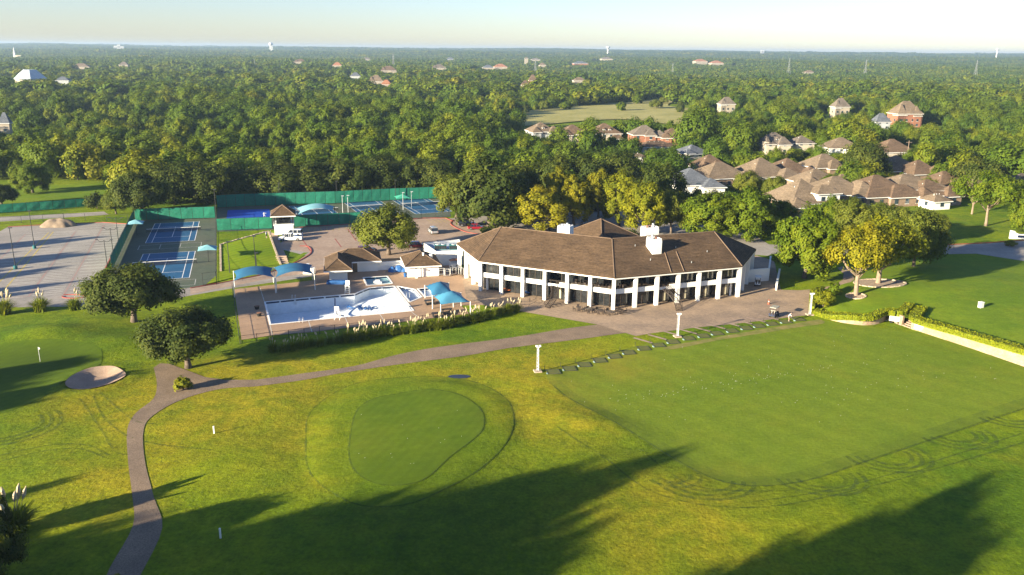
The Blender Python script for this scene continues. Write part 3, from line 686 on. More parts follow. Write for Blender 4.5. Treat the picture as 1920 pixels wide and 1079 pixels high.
# the flashing strip below the big chimney
for f in (0.43, 0.53):
    a = eB.lerp(eC, f); b = rM.lerp(rR, f + .02); MB().tube([a + Vector((0, 0, .05)), a.lerp(b, .52) + Vector((0, 0, .05))], 0.10, 4).part('roof_flashing', m_roofcap, CLUB, world=True)
def column(p, d):
    rz = math.atan2(d.y, d.x)
    MB().box((p.x, p.y, 0.04), (0.60, 0.66, EZ - 0.2), rz).part('column', m_white, CLUB, world=True)
def bays(a, b, n): return [a.lerp(b, i / n) for i in range(n + 1)]
SET = 1.5
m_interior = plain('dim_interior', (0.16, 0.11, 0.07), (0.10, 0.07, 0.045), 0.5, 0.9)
m_palecream = plain('pale_cream', (0.45, 0.40, 0.27), (0.36, 0.32, 0.22), 1.0, 0.9)  # pale cream of the narrow strips set just before some panes
def bay(a, b, kind):
    d = (b - a).normalized(); n = inward(a, b); L = (b - a).length; rz = math.atan2(d.y, d.x)
    m_ = (a + b) / 2
    # spandrel between the columns
    gap = kind == 'stair'
    z0, z1 = 2.8, 3.68
    if not gap:
        q = m_ + n * 0.42; MB().box((q.x, q.y, z0), (L - 0.61, 0.24, z1 - z0), rz).part('spandrel', m_white, CLUB, world=True)
    else:
        q = m_ + n * 0.42; MB().box((q.x, q.y, z0), (L - 0.61, 0.24, 0.5), rz).part('spandrel', m_white, CLUB, world=True)
        q2 = m_ + n * 0.42 + d * (L * .5 - .43 - .6); MB().box((q2.x, q2.y, z0 + .5), (1.2, 0.236, z1 - z0 - .5), rz).part('spandrel', m_white, CLUB, world=True)
    # balcony slab
    q = m_ + n * 1.6; MB().box((q.x, q.y, 2.75), (L - 0.02, 2.1, 0.25), rz).part('floor_slab', m_paver, CLUB, world=True)
    # lower glazing: four panes and their mullions
    k = 4; set1 = SET
    for i in range(k):
        t = (i + .5) / k - .5; q = m_ + n * set1 + d * (t * L)
        MB().box((q.x, q.y, 0.12), (L / k - 0.09, 0.05, 2.55), rz).part('pane', m_glass, CLUB, world=True)
        q = m_ + n * (set1 - .03) + d * ((i / k - .5) * L); MB().box((q.x, q.y, 0.05), (0.085, 0.14, 2.68), rz).part('mullion', m_bronze, CLUB, world=True)
    if kind == 'cream_strip' or kind == 'stair':
        q = m_ + n * (set1 - .05) + d * 0.35; MB().box((q.x, q.y, 0.3), (0.32, 0.05, 1.9), rz).part('cream_strip', m_palecream, CLUB, world=True)
        q = m_ + n * (0.5) + d * 0.35
    # upper level
    up = {'glazed': 0.75, 'cream_strip': 1.1, 'open': 4.2, 'stair': 3.0}[kind]
    for i in range(k):
        t = (i + .5) / k - .5; q = m_ + n * up + d * (t * L)
        MB().box((q.x, q.y, 3.05), (L / k - 0.09, 0.05, 2.72), rz).part('pane', m_glass, CLUB, world=True)
        q = m_ + n * (up - .03) + d * ((i / k - .5) * L); MB().box((q.x, q.y, 3.0), (0.085, 0.12, 2.76), rz).part('mullion', m_bronze, CLUB, world=True)
    if kind == 'cream_strip':
        q = m_ + n * (up - .05) + d * 0.35; MB().box((q.x, q.y, 4.0), (0.30, 0.05, 1.55), rz).part('cream_strip', m_palecream, CLUB, world=True)
    if kind in ('open', 'stair'):
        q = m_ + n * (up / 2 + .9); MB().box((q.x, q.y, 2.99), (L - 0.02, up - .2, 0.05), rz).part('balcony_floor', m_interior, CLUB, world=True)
        for s in (0, 1):
            q = m_ + n * 0.42 ; MB().bar(q - d * (L / 2 - .45) + Vector((0, 0, z1 + .12 + .14 * s)), q + d * (L / 2 - .45) + Vector((0, 0, z1 + .12 + .14 * s)), .05, .05).part('railing', m_bronze, CLUB, world=True)
        # ceiling lamp, a pale cream cube that gives no light
        q = m_ + n * 2.2 + d * .4; MB().box((q.x, q.y, 5.25), (0.34, 0.34, 0.34), rz).part('ceiling_lamp', m_palecream, CLUB, world=True)
ab = bays(cA, cB, 6); bc = bays(cB, cC, 6)
for i, k in enumerate(['glazed', 'glazed', 'glazed', 'stair', 'open', 'open']): bay(ab[i], ab[i + 1], k)
for i, k in enumerate(['open', 'open', 'stair', 'cream_strip', 'cream_strip', 'cream_strip']): bay(bc[i], bc[i + 1], k)
for p in ab[:-1]: column(p + nAB * .1, cB - cA)
column(cB + (nAB + nBC) * .05, Vector((1, -.05, 0)))
for p in bc[1:]: column(p + nBC * .1, cC - cB)
la = bays(cL, cA, 3)
for p in la[:-1]: column(p + nL * .1, cA - cL)
cr = bays(cC, cR, 3)
for p in cr[1:]: column(p + nR * .1, cR - cC)
for (a, b) in ((cL, cA), (cC, cR)):
    n = inward(a, b); d = (b - a).normalized(); rz = math.atan2(d.y, d.x); L = (b - a).length
    q = (a + b) / 2 + n * 1.5; MB().box((q.x, q.y, 0.03), (L - .3, 0.3, EZ - .5), rz).part('side_wall', m_white, CLUB, world=True)
    for k in range(3):
        q = a.lerp(b, (k + .5) / 3) + n * 1.31
        w_ = MB().box((q.x, q.y, 4.0), (1.5, 0.08, 1.3), rz).part('window', m_glass, CLUB, world=True)
        MB().box((q.x - n.x * .05, q.y - n.y * .05, 3.9), (1.7, 0.1, 0.1), rz).part('sill', m_trim, CLUB, world=True)
        if k != 1 or a == cC: MB().box((q.x, q.y, 0.1), (1.6, 0.08, 2.3), rz).part('door', m_glass, CLUB, world=True)
# solid core behind the glass, closing the back
core = [corner(cA, nL, nAB, 4.4), corner(cB, nAB, nBC, 4.4), corner(cC, nBC, nR, 4.4), cR + Vector((-3, 3.2, 0)), Vector((eRb.x - .5, eRb.y - .8, 0)), Vector((bB.x, bB.y - .8, 0)), Vector((eLb.x + .5, eLb.y - .8, 0)), cL + Vector((2.2, 2.4, 0))]
MB().prism([(p.x, p.y) for p in core], 0.02, EZ - .1).part('back_wall', m_white, CLUB, world=True)
# chimneys
def chimney(p, rz, w_, d_, z0, z1, parent, flues):
    c_ = MB().box((p.x, p.y, z0), (w_, d_, z1 - z0), rz).part('chimney', m_white, parent, world=True)
    co, si = math.cos(rz), math.sin(rz)
    for s in (-1, 1):
        MB().box((p.x - si * 0, p.y + 0, z1), (w_ + .06, d_ + .06, 0.05), rz).part('chimney_cap', m_trim, c_) if False else None
    for (u, v, h, mt) in flues:
        MB().cyl((p.x + u * co - v * si - parent.location.x, p.y + u * si + v * co - parent.location.y, z1 - .2), 0.24, h + .2, 10).part('flue', mt, c_)
    for (u0, v0, u1, v1) in ((-w_ / 2 + .08, -d_ / 2 + .08, w_ / 2 - .08, -d_ / 2 + .08), (w_ / 2 - .08, -d_ / 2 + .16, w_ / 2 - .08, d_ / 2 - .16), (w_ / 2 - .08, d_ / 2 - .08, -w_ / 2 + .08, d_ / 2 - .08), (-w_ / 2 + .08, d_ / 2 - .16, -w_ / 2 + .08, -d_ / 2 + .16)):
        a = Vector((p.x + u0 * co - v0 * si, p.y + u0 * si + v0 * co, z1)); b = Vector((p.x + u1 * co - v1 * si, p.y + u1 * si + v1 * co, z1))
        MB().bar(a - parent.location, b - parent.location, .16, .35).part('parapet', m_white, c_)
m_flue = plain('rust_metal', (0.30, 0.14, 0.09), (0.2, 0.10, 0.07), 2, .7)
az2 = math.atan2((cC - cB).y, (cC - cB).x); az1 = math.atan2((cB - cA).y, (cB - cA).x)
_c1 = site(1226, 462, 9.6); chimney(_c1, az2, 1.9, 2.6, 7.6, height_at(_c1, 446) - .35, CLUB, [(-.3, .2, .9, m_steel), (.45, .3, .5, m_flue)])
_c2 = site(1218, 437, 10.4); chimney(_c2, az2, 3.0, 2.0, 8.5, height_at(_c2, 425) - .35, CLUB, [(-.6, 0, .6, m_flue), (.1, .2, .6, m_flue), (.8, .2, .9, m_steel)])
chimney(site(1060, 439, 9.9), az1, 2.6, 2.2, 8.0, 11.3, CLUB, [(-.6, 0, .5, m_steel), (.3, .2, .8, m_steel)])
for (f, g) in ((.3, .35), (.55, .62), (.2, .75), (.8, .45), (.62, .2)):
    q = eB.lerp(eC, f).lerp(rM.lerp(rR, f), g); MB().cyl((q.x, q.y, q.z - .1), .07, .45, 6).part('vent_pipe', m_steel, CLUB, world=True)
    q = eA.lerp(eB, f).lerp(rL.lerp(rM, f), g)
# porte-cochere behind
ap = site(1127, 411, 10.4)
PC = thing('entrance_canopy', 'brown pyramid roofed entrance canopy rising behind the clubhouse ridge', 'building', (ap.x, ap.y, 0))
e4 = [Vector((-8, -8.5, 5.6)), Vector((8, -8.5, 5.6)), Vector((8, 8.5, 5.6)), Vector((-8, 8.5, 5.6))]
rot = Matrix.Rotation(az2 + .35, 3, 'Z'); e4 = [rot @ v for v in e4]
for i in range(4): MB().slab([e4[i], e4[(i + 1) % 4], Vector((0, 0, 10.4))], .16).part('roof_slope', m_roof, PC); MB().tube([e4[i], (0, 0, 10.44)], .12, 5).part('ridge_cap', m_roofcap, PC)
for v in e4: MB().box((v.x * .86, v.y * .86, 0.02), (.9, .9, 5.6), az2).part('column', m_white, PC)
for i in range(4): MB().bar(e4[i] + Vector((0, 0, -.55)), e4[(i + 1) % 4] + Vector((0, 0, -.55)), .16, .4).part('fascia', m_trim, PC)

# curved outdoor stairs
def curved_stair(a, b, label, side=1):
    d = (b - a).normalized(); n = -inward(a, b); top = (a + b) / 2 + n * (-.25) + d * (-.55 * side); rz = math.atan2(d.y, d.x)
    r = thing('curved_stair', label, 'staircase', (top.x, top.y, 0)); K = 17; L = []
    for i in range(K + 1):
        t = i / K; s = 5.2 * t; bow = 0.85 * math.sin(math.pi * t) * side
        L.append((n * (s * .92) + d * (bow * .9 + .6 * side * t) , 3.0 * (1 - t) + .05))
    for i in range(K):
        (p, z), (q, z2) = L[i], L[i + 1]; t = (q - p).normalized(); c = (p + q) / 2
        MB().box((c.x, c.y, z - .12), (.24, 1.05, .05), math.atan2(t.y, t.x)).part('tread', m_bronze, r)
    for s in (-1, 1):
        sp = []
        for i in range(K + 1):
            t = (L[min(i + 1, K)][0] - L[max(i - 1, 0)][0]).normalized(); q = Vector((-t.y, t.x, 0)) * .56 * s
            sp.append(L[i][0] + q + Vector((0, 0, L[i][1])))
        MB().tube([v + Vector((0, 0, -.12)) for v in sp], 0.075, 5).part('stringer', m_bronze, r)
        MB().tube([v + Vector((0, 0, .85)) for v in sp], 0.035, 5).part('handrail', m_bronze, r)
        MB().tube([v + Vector((0, 0, .45)) for v in sp], 0.025, 4).part('handrail', m_bronze, r)
        for i in range(0, K + 1, 2): MB().tube([sp[i] + Vector((0, 0, -.1)), sp[i] + Vector((0, 0, .87))], 0.022, 4).part('baluster', m_bronze, r)
curved_stair(ab[3], ab[4], 'curved dark metal stair on the left wing of the clubhouse, above the pampas grass', 1)
curved_stair(bc[2], bc[3], 'curved dark metal stair on the right wing, near the middle lattice mast', 1)

# tables, chairs
def table_set(p, z, label, group, chairs=4, rng=random.Random(1)):
    t = thing('bistro_table', label, 'table', (p.x, p.y, z), 0, group)
    MB().cyl((0, 0, .70), .5, .04, 12).part('tabletop', m_bronze, t); MB().cyl((0, 0, 0.03), .05, .67, 6).part('pedestal', m_bronze, t); MB().cyl((0, 0, 0), .26, .03, 8).part('base', m_bronze, t)
CH = None
def chair_at(p, z, rz, label, group, mt=None):
    global CH
    if CH is None:
        CH = thing('patio_chair', label, 'chair', (p.x, p.y, z), rz, group)
        MB().box((0, 0, .43), (.46, .46, .05)).part('seat', m_bronze, CH); MB().box((0, .22, .48), (.46, .05, .45)).part('backrest', m_bronze, CH)
        for sx in (-.2, .2):
            for sy in (-.2, .2): MB().box((sx, sy, 0), (.045, .045, .43)).part('leg', m_bronze, CH)
        return CH
    return dup(CH, (p.x, p.y, z), rz, label=label, group=group)
rng = random.Random(11)
for (px, py) in [(1085, 583), (1103, 586), (1122, 588), (1142, 590), (1164, 588)]:
    p = site(px, py, .05); table_set(p, .045, 'round dark bistro table on the terrace before the clubhouse corner', 'terrace tables')
    for k in range(4):
        a = k * 1.57 + rng.uniform(-.3, .3); chair_at(p + Vector((.85 * math.cos(a), .85 * math.sin(a), 0)), .045, a - 1.57, 'dark metal patio chair at a round terrace table', 'terrace chairs')
for (a, b) in [(ab[4], ab[5]), (ab[5], ab[6]), (bc[0], bc[1]), (bc[1], bc[2])]:
    for f in (.28, .72):
        p = a.lerp(b, f) + inward(a, b) * 2.2; table_set(p, 3.05, 'round dark table on the open upper balcony', 'balcony tables')
        for k in range(3):
            an = k * 2.1 + rng.uniform(-.3, .3); chair_at(p + Vector((.8 * math.cos(an), .8 * math.sin(an), 0)), 3.05, an - 1.57, 'dark chair on the open upper balcony', 'balcony chairs')
# low railing in front of the left wing
fa = [site(px, py, .05) for px, py in [(962, 566), (962, 572), (990, 576), (1005, 569), (1005, 561)]]
fr = thing('patio_railing', 'low black metal railing round a sunken stair before the left wing', 'railing', tuple(fa[0]))
for a, b in zip(fa, fa[1:]):
    for z in (.35, .95): MB().tube([a + Vector((0, 0, z)), b + Vector((0, 0, z))], .03, 4).part('rail', m_dark, fr, world=True)
    k = max(1, int((b - a).length / .5))
    for i in range(k + 1): q = a.lerp(b, i / k); MB().box((q.x, q.y, .04), (.04, .04, .93)).part('baluster', m_dark, fr, world=True)

# ------------------------------------------------------------------ annexes
def P2(px, py, z): v = site(px, py, z); return Vector((v.x, v.y, 0))
fl = [P2(793.4, 455.6, 3.2), P2(862, 449, 3.2), P2(868, 470, 3.2), P2(817, 472, 3.2)]
AN = thing('flat_roof_annex', 'white flat roofed kitchen annex joining the clubhouse to the service hut', 'building', tuple(fl[3]))
MB().prism([(p.x, p.y) for p in fl], 0.02, 2.75).part('wall', m_white, AN, world=True)
for i in range(4):
    a, b = fl[i], fl[(i + 1) % 4]; n = inward(a, b); c_ = (fl[0] + fl[1] + fl[2] + fl[3]) / 4
    s = 1 if n.dot(c_ - a) > 0 else -1
    MB().bar(a + n * s * .13 + Vector((0, 0, 2.75)), b + n * s * .13 + Vector((0, 0, 2.75)), .26, .45).part('parapet', m_white, AN, world=True)
m_flatroof = plain('bluish_shade_membrane', (0.45, 0.50, 0.55), (0.36, 0.41, 0.46), .4, .8)  # bluish cast of the shade behind the parapet put into the colour
flat('roof_membrane', [fl[0].lerp(c_, .06) - AN.location, fl[1].lerp(c_, .06) - AN.location, fl[2].lerp(c_, .06) - AN.location, fl[3].lerp(c_, .06) - AN.location], 2.77, m_flatroof, AN)
for k, (px, py, sx) in enumerate([(826, 467, 2.6), (851, 467, 2.0)]):
    p = site(px, py, 2.78); r = thing('air_conditioner', ['large dark air conditioner with round fans on the flat annex roof', 'smaller dark air conditioner on the flat annex roof by the clubhouse'][k], 'air conditioner', (p.x, p.y, 2.775), .1)
    MB().box((0, 0, 0), (sx, 1.6, 1.0)).part('housing', m_teal, r)
    for q in range(2 if k == 0 else 1):
        MB().cyl((-.6 + 1.2 * q if k == 0 else 0, 0, 1.0), .5, .08, 12).part('fan_ring', m_whitemetal, r)
        MB().cyl((-.6 + 1.2 * q if k == 0 else 0, 0, 1.081), .36, .01, 10).part('fan_grille', m_dark, r)
    for q in range(5): MB().box((-sx / 2 + (q + .5) * sx / 5, -.81, .1), (sx / 5 - .06, .03, .8)).part('louvre', m_dark, r)
def hip(parent, c, w_, d_, z0, rise, rz, ov=.5, m=None, world=True):
    """hip roof; long side along local x"""
    m = m or m_roof; x, y = w_ / 2 + ov, d_ / 2 + ov; R_ = Matrix.Rotation(rz, 3, 'Z')
    rl = max(0.0, x - y); off = Vector((c[0], c[1], 0)) - (parent.location if world else Vector()); off.z = 0
    E = [R_ @ Vector(v) + off for v in ((-x, -y, z0), (x, -y, z0), (x, y, z0), (-x, y, z0))]
    if x >= y: r1, r2 = R_ @ Vector((-rl, 0, z0 + rise)) + off, R_ @ Vector((rl, 0, z0 + rise)) + off; F = [[E[0], E[1], r2, r1], [E[2], E[3], r1, r2], [E[3], E[0], r1], [E[1], E[2], r2]]; H = [(E[0], r1), (E[3], r1), (E[1], r2), (E[2], r2)]
    else: rl = y - x; r1, r2 = R_ @ Vector((0, -rl, z0 + rise)) + off, R_ @ Vector((0, rl, z0 + rise)) + off; F = [[E[1], E[2], r2, r1], [E[3], E[0], r1, r2], [E[0], E[1], r1], [E[2], E[3], r2]]; H = [(E[0], r1), (E[1], r1), (E[2], r2), (E[3], r2)]
    for f in F: MB().slab(f, .14).part('roof_slope', m, parent)
    if (r1 - r2).length > .05: H.append((r1, r2))
    for a, b in H: MB().tube([a + Vector((0, 0, .02)), b + Vector((0, 0, .02))], .09, 5).part('ridge_cap', m_roofcap, parent)
    for i in range(4): MB().bar(E[i] + Vector((0, 0, -.34)), E[(i + 1) % 4] + Vector((0, 0, -.34)), .12, .26).part('fascia', m_trim, parent)
# service hut
q = [P2(764, 521, 0), P2(823, 518, 0)]; d = (q[1] - q[0]); rzh = math.atan2(d.y, d.x); wv = d.length; nn = Vector((-d.y, d.x, 0)).normalized()
c0 = (q[0] + q[1]) / 2 + nn * 4.0
HUT = thing('service_hut', 'white service hut with brown hip roof between annex and pool wall', 'building', (c0.x, c0.y, 0), 0)
MB().box((c0.x, c0.y, .02), (wv, 8.0, 2.35), rzh).part('wall', m_white, HUT, world=True)
hip(HUT, c0, wv, 8.0, 2.45, 2.0, rzh, .5)
for (u, v, hh, rr) in ((.4, -1.6, 1.1, .22), (2.0, -1.2, .7, .4)):
    p = c0 + d.normalized() * u + nn * v; MB().cyl((p.x, p.y, 3.4), rr, hh, 10).part('roof_vent', m_whitemetal, HUT, world=True)
p = q[0].lerp(q[1], .35) - nn * .04; MB().box((p.x, p.y, .05), (.9, .1, 2.0), rzh).part('door', m_trim, HUT, world=True)
# bath house
BH = thing('bath_house', 'white bath house with brown hip roofs at the left end of the pool wall', 'building', tuple(P2(635, 520, 0)), 0)
a_, b_ = P2(618, 528, 0), P2(652, 526.5, 0); d = (b_ - a_); rzb = math.atan2(d.y, d.x) ; n_ = Vector((-d.y, d.x, 0)).normalized()
c1 = (a_ + b_) / 2 + n_ * 4.6; w1 = d.length
MB().box((c1.x, c1.y, .02), (w1, 9.2, 2.4), rzb).part('wall', m_white, BH, world=True); hip(BH, c1, w1, 9.2, 2.45, 1.7, rzb, 1.0)
a2, b2 = P2(655, 512, 0), P2(700, 509, 0); d2 = (b2 - a2); c2 = (a2 + b2) / 2 + n_ * 3.2 + d2.normalized() * -1.0
MB().box((c2.x, c2.y, .02), (d2.length + 4, 6.0, 2.4), rzb).part('wall', m_white, BH, world=True); hip(BH, c2, d2.length + 4, 6.0, 2.46, 1.9, rzb, .7)
p = a2.lerp(b2, .18) - n_ * (-.17); MB().box((p.x, p.y, .05), (1.6, .1, 2.1), rzb).part('doorway', m_interior, BH, world=True)
# walls
def wall(name, pts, ht, th, m, label, cat='wall', base=0.02):
    r = thing(name, label, cat, tuple(pts[0]))
    for a, b in zip(pts, pts[1:]): MB().bar(Vector((a.x, a.y, base)), Vector((b.x, b.y, base)), th, ht).part('wall_panel', m, r, world=True); MB().bar(Vector((a.x, a.y, base + ht)), Vector((b.x, b.y, base + ht)), th + .1, .08).part('coping', m_trim, r, world=True)
    return r
wall('garden_wall', [P2(697, 508.5, 0), P2(764, 503.5, 0)], 1.7, .25, m_white, 'long low white wall running from the bath house to the service hut')
wall('garden_wall', [P2(1400, 530, 0), P2(1440, 527, 0), P2(1443, 503, 0)], 2.6, .25, m_white, 'white yard wall at the right end of the clubhouse')
wall('garden_wall', [P2(1455, 545, 0), P2(1461, 516, 0)], 1.3, .3, m_white, 'short free standing white wall beside the drive at right of the clubhouse')
# ------------------------------------------------------------------ trees
def leaf_mat(name, stops, var=0.35, trans=0.42):
    m, t, b = nodes_of(name); b.inputs['Roughness'].default_value = 0.7; b.inputs['Specular IOR Level'].default_value = 0.2
    at = N(t, 'ShaderNodeAttribute', attribute_name='tint'); oi = N(t, 'ShaderNodeObjectInfo')
    pn = N(t, 'ShaderNodeTexNoise'); pn.inputs['Scale'].default_value = 0.011; pn.inputs['Detail'].default_value = 3.0; t.links.new(oi.outputs['Location'], pn.inputs['Vector'])
    pf = ramp(t, pn.outputs['Fac'], [(0.36, (0, 0, 0)), (0.64, (1, 1, 1))]) if var > .5 else oi.outputs['Random']
    pr = math_(t, 'ADD', math_(t, 'MULTIPLY', oi.outputs['Random'], .58), math_(t, 'MULTIPLY', pf, .42))
    f = math_(t, 'ADD', math_(t, 'MULTIPLY', at.outputs['Fac'], 1 - var), math_(t, 'MULTIPLY', pr, var))
    col = ramp(t, f, stops)
    t.links.new(col, b.inputs['Base Color'])
    tr = N(t, 'ShaderNodeBsdfTranslucent'); t.links.new(mix(t, col, (1.0, 0.95, 0.25), 1.0, 'MULTIPLY'), tr.inputs['Color'])
    mx = N(t, 'ShaderNodeMixShader'); mx.inputs[0].default_value = trans
    t.links.new(b.outputs[0], mx.inputs[1]); t.links.new(tr.outputs[0], mx.inputs[2])
    t.links.new(mx.outputs[0], t.nodes['Material Output'].inputs['Surface']); return m
L_oak = leaf_mat('oak_leaves', [(0.1, (0.036, 0.058, 0.008)), (0.5, (0.066, 0.090, 0.011)), (0.95, (0.125, 0.140, 0.018))], 0.15)
L_elm = leaf_mat('elm_leaves', [(0.1, (0.080, 0.110, 0.012)), (0.5, (0.135, 0.160, 0.016)), (0.95, (0.215, 0.220, 0.026))], 0.2)
L_green = leaf_mat('green_leaves', [(0.1, (0.068, 0.118, 0.005)), (0.5, (0.120, 0.170, 0.006)), (0.95, (0.195, 0.225, 0.009))], 0.15)
L_yellow = leaf_mat('yellow_leaves', [(0.1, (0.135, 0.145, 0.007)), (0.5, (0.230, 0.218, 0.008)), (0.95, (0.34, 0.290, 0.010))], 0.2)
L_lime = leaf_mat('lime_leaves', [(0.1, (0.120, 0.145, 0.006)), (0.5, (0.195, 0.210, 0.007)), (0.95, (0.30, 0.28, 0.010))], 0.2)
L_wood = leaf_mat('woodland_leaves', [(0.05, (0.046, 0.090, 0.008)), (0.35, (0.088, 0.145, 0.009)), (0.62, (0.138, 0.182, 0.009)), (0.85, (0.225, 0.235, 0.010)), (1.0, (0.31, 0.27, 0.03))], 0.76)
m_bark = plain('bark', (0.16, 0.12, 0.09), (0.09, 0.07, 0.055), 2.0, 0.95, 0.6, 8.0)
m_palebark = plain('pale_bark', (0.27, 0.20, 0.14), (0.18, 0.135, 0.095), 1.5, 0.9, 0.5, 6.0)

def leaves_mesh(name, C, Nn, size, tint, m, rs):
    """C leaf centres, Nn leaf normals; each leaf spray is a folded diamond"""
    n = len(C); a = rs.normal(size=(n, 3)); u = np.cross(Nn, a); u /= np.linalg.norm(u, axis=1)[:, None] + 1e-9; v = np.cross(Nn, u)
    s = size * rs.uniform(.65, 1.35, (n, 1)); V = np.empty((n, 4, 3))
    V[:, 0] = C - u * s; V[:, 1] = C + v * s * .62 + Nn * s * .12; V[:, 2] = C + u * s; V[:, 3] = C - v * s * .62 + Nn * s * .12
    me = bpy.data.meshes.new(name); me.vertices.add(4 * n); me.vertices.foreach_set('co', V.ravel())
    me.loops.add(4 * n); me.loops.foreach_set('vertex_index', np.arange(4 * n, dtype=np.int32))
    me.polygons.add(n); me.polygons.foreach_set('loop_start', np.arange(0, 4 * n, 4, dtype=np.int32))
    me.attributes.new('tint', 'FLOAT', 'FACE').data.foreach_set('value', tint.astype(np.float32))
    me.materials.append(m); me.update(); me.validate(); return me
def crown_points(rs, n, rx, rz, zc, nl, lob=(.30, .46), flat_=0.55, gap=0.0, dome=.75):
    """leaf positions on lobes spread over an ellipsoid"""
    L = []; 
    for i in range(nl):
        ph = i * 2.39996 + rs.uniform(-.4, .4); z = rs.uniform(-.62, 1.0) if i else 1.0
        z = 1 - 2 * ((i + .5) / nl) * .82 + rs.uniform(-.12, .12); z = max(-.7, min(1, z))
        q = math.sqrt(max(0, 1 - z * z)); rad = rs.uniform(.55, .76)
        L.append((q * math.cos(ph) * rad * rx, q * math.sin(ph) * rad * rx, z * rad * rz * (1 if z > 0 else flat_), rs.uniform(*lob) * rx, rs.uniform(-.5, .5)))
    L.append((0, 0, 0, .5 * rx, 0)); L = np.array(L)
    w_ = L[:, 3] ** 2; idx = rs.choice(len(L), n, p=w_ / w_.sum())
    d = rs.normal(size=(n, 3)); d /= np.linalg.norm(d, axis=1)[:, None]
    r = L[idx, 3] * (rs.uniform(0, 1, n) ** .42) * rs.uniform(.8, 1.28, n)
    k = np.array([1, 1, min(1.0, rz / rx * 1.15)])
    C = L[idx, :3] + d * r[:, None] * k
    fq = 5.0 / rx; C += np.stack([np.sin(C[:, 1] * fq + 1.7) * np.cos(C[:, 2] * fq * 1.3), np.sin(C[:, 2] * fq + .4) * np.cos(C[:, 0] * fq * 1.2), np.sin(C[:, 0] * fq * 1.1 + C[:, 1] * fq)], 1) * rx * .055
    C[:, 2] += zc
    cw = (C - np.array([0, 0, zc * .75])) / np.array([rx, rx, rz]); cw /= np.linalg.norm(cw, axis=1)[:, None] + 1e-6
    nn = d * (1.5 - dome * .8) * .9 + cw * dome + rs.normal(size=(n, 3)) * .38 + np.array([0, 0, .15]); nn /= np.linalg.norm(nn, axis=1)[:, None]
    tint = np.clip(.5 + L[idx, 4] * .55 + rs.normal(0, .17, n), 0, 1)
    return C, nn, tint, L
def limbs_mesh(name, rs, ht, zc, L, m, r0, fork=0.0):
    mb = MB(); zb = zc * .55
    lean = rs.uniform(-.03, .03, 2) * ht
    mb.tube([(0, 0, -.15), (0, 0, .25 * zb), (lean[0] * .5, lean[1] * .5, .6 * zb), (lean[0], lean[1], zb * 1.05)], [r0 * 1.35, r0, r0 * .85, r0 * .62], 7)
    for l in L[rs.permutation(len(L))[:9]]:
        e = Vector((l[0] * .85, l[1] * .85, zc + l[2] * .7)); s = Vector((lean[0], lean[1], zb * rs.uniform(.7, 1.0)))
        mid_ = s.lerp(e, .5) + Vector((0, 0, -.06 * ht + .02 * ht * rs.uniform(0, 1)))
        mb.tube([s, mid_, e], [r0 * .5, r0 * .3, r0 * .1], 5)
    return mb.mesh(name, m, True)
PROTO = {}
def proto(key, seed, w_, h_, n, leaf, m, bark, nl=14, flat_=.55, clear=.28, r0=.3, lob=(.30, .46), dome=.75):
    rs = np.random.RandomState(seed); zc = h_ * (clear + (1 - clear) * .42); rz = (h_ - zc) * .98
    C, nn, tt, L = crown_points(rs, n, w_ / 2 * .95, rz, zc, nl, lob, flat_, dome=dome)
    cm = leaves_mesh('crown', C, nn, leaf, tt, m, rs); tm = limbs_mesh('trunk', rs, h_, zc, L, bark, r0)
    PROTO[key] = (cm, tm, w_, h_)
for s in range(2): proto('oak%d' % s, 10 + s, 18, 11, 24000, .235, L_oak, m_bark, 44, .6, .14, .5, (.13, .27))
for s in range(2): proto('elm%d' % s, 20 + s, 15, 11, 17000, .225, L_elm, m_bark, 42, 1.0, .12, .4, (.13, .27))
for s in range(2): proto('green%d' % s, 30 + s, 13, 13, 19000, .225, L_green, m_bark, 48, 1.4, .08, .36, (.12, .25))
for s in range(3): proto('yellow%d' % s, 40 + s, 10, 12, 13000, .20, L_yellow, m_bark, 42, 1.4, .08, .3, (.12, .25))
for s in range(2): proto('lime%d' % s, 50 + s, 11, 13, 13000, .20, L_lime, m_bark, 42, 1.4, .08, .3, (.12, .25))
proto('fork', 61, 13, 13, 9000, .20, L_yellow, m_palebark, 24, .6, .34, .4, (.15, .28))
proto('fork1', 62, 13, 13, 11000, .21, L_lime, m_palebark, 24, .7, .30, .4, (.15, .30))
proto('spread', 63, 17, 11, 10000, .21, L_green, m_palebark, 34, .5, .36, .27, (.12, .24))
NW = 8
for s in range(NW): proto('wood%d' % s, 70 + s, [10, 13, 9, 8, 11, 14, 7, 10][s], [10, 10, 9, 12, 11, 9, 8, 7][s], [3000, 4000, 2600, 2800, 3400, 4200, 2000, 2600][s], .36, L_wood, m_bark, [18, 24, 15, 16, 20, 26, 13, 18][s], 1.2, .03, .24, [(.30, .46), (.24, .38), (.32, .48), (.28, .42), (.28, .42), (.2, .34), (.3, .46), (.26, .42)][s], 1.15)
for s in range(2): proto('oakw%d' % s, 90 + s, 15, 11, 12000, .28, L_oak, m_bark, 34, 1.2, .03, .4, (.16, .32), 1.0)

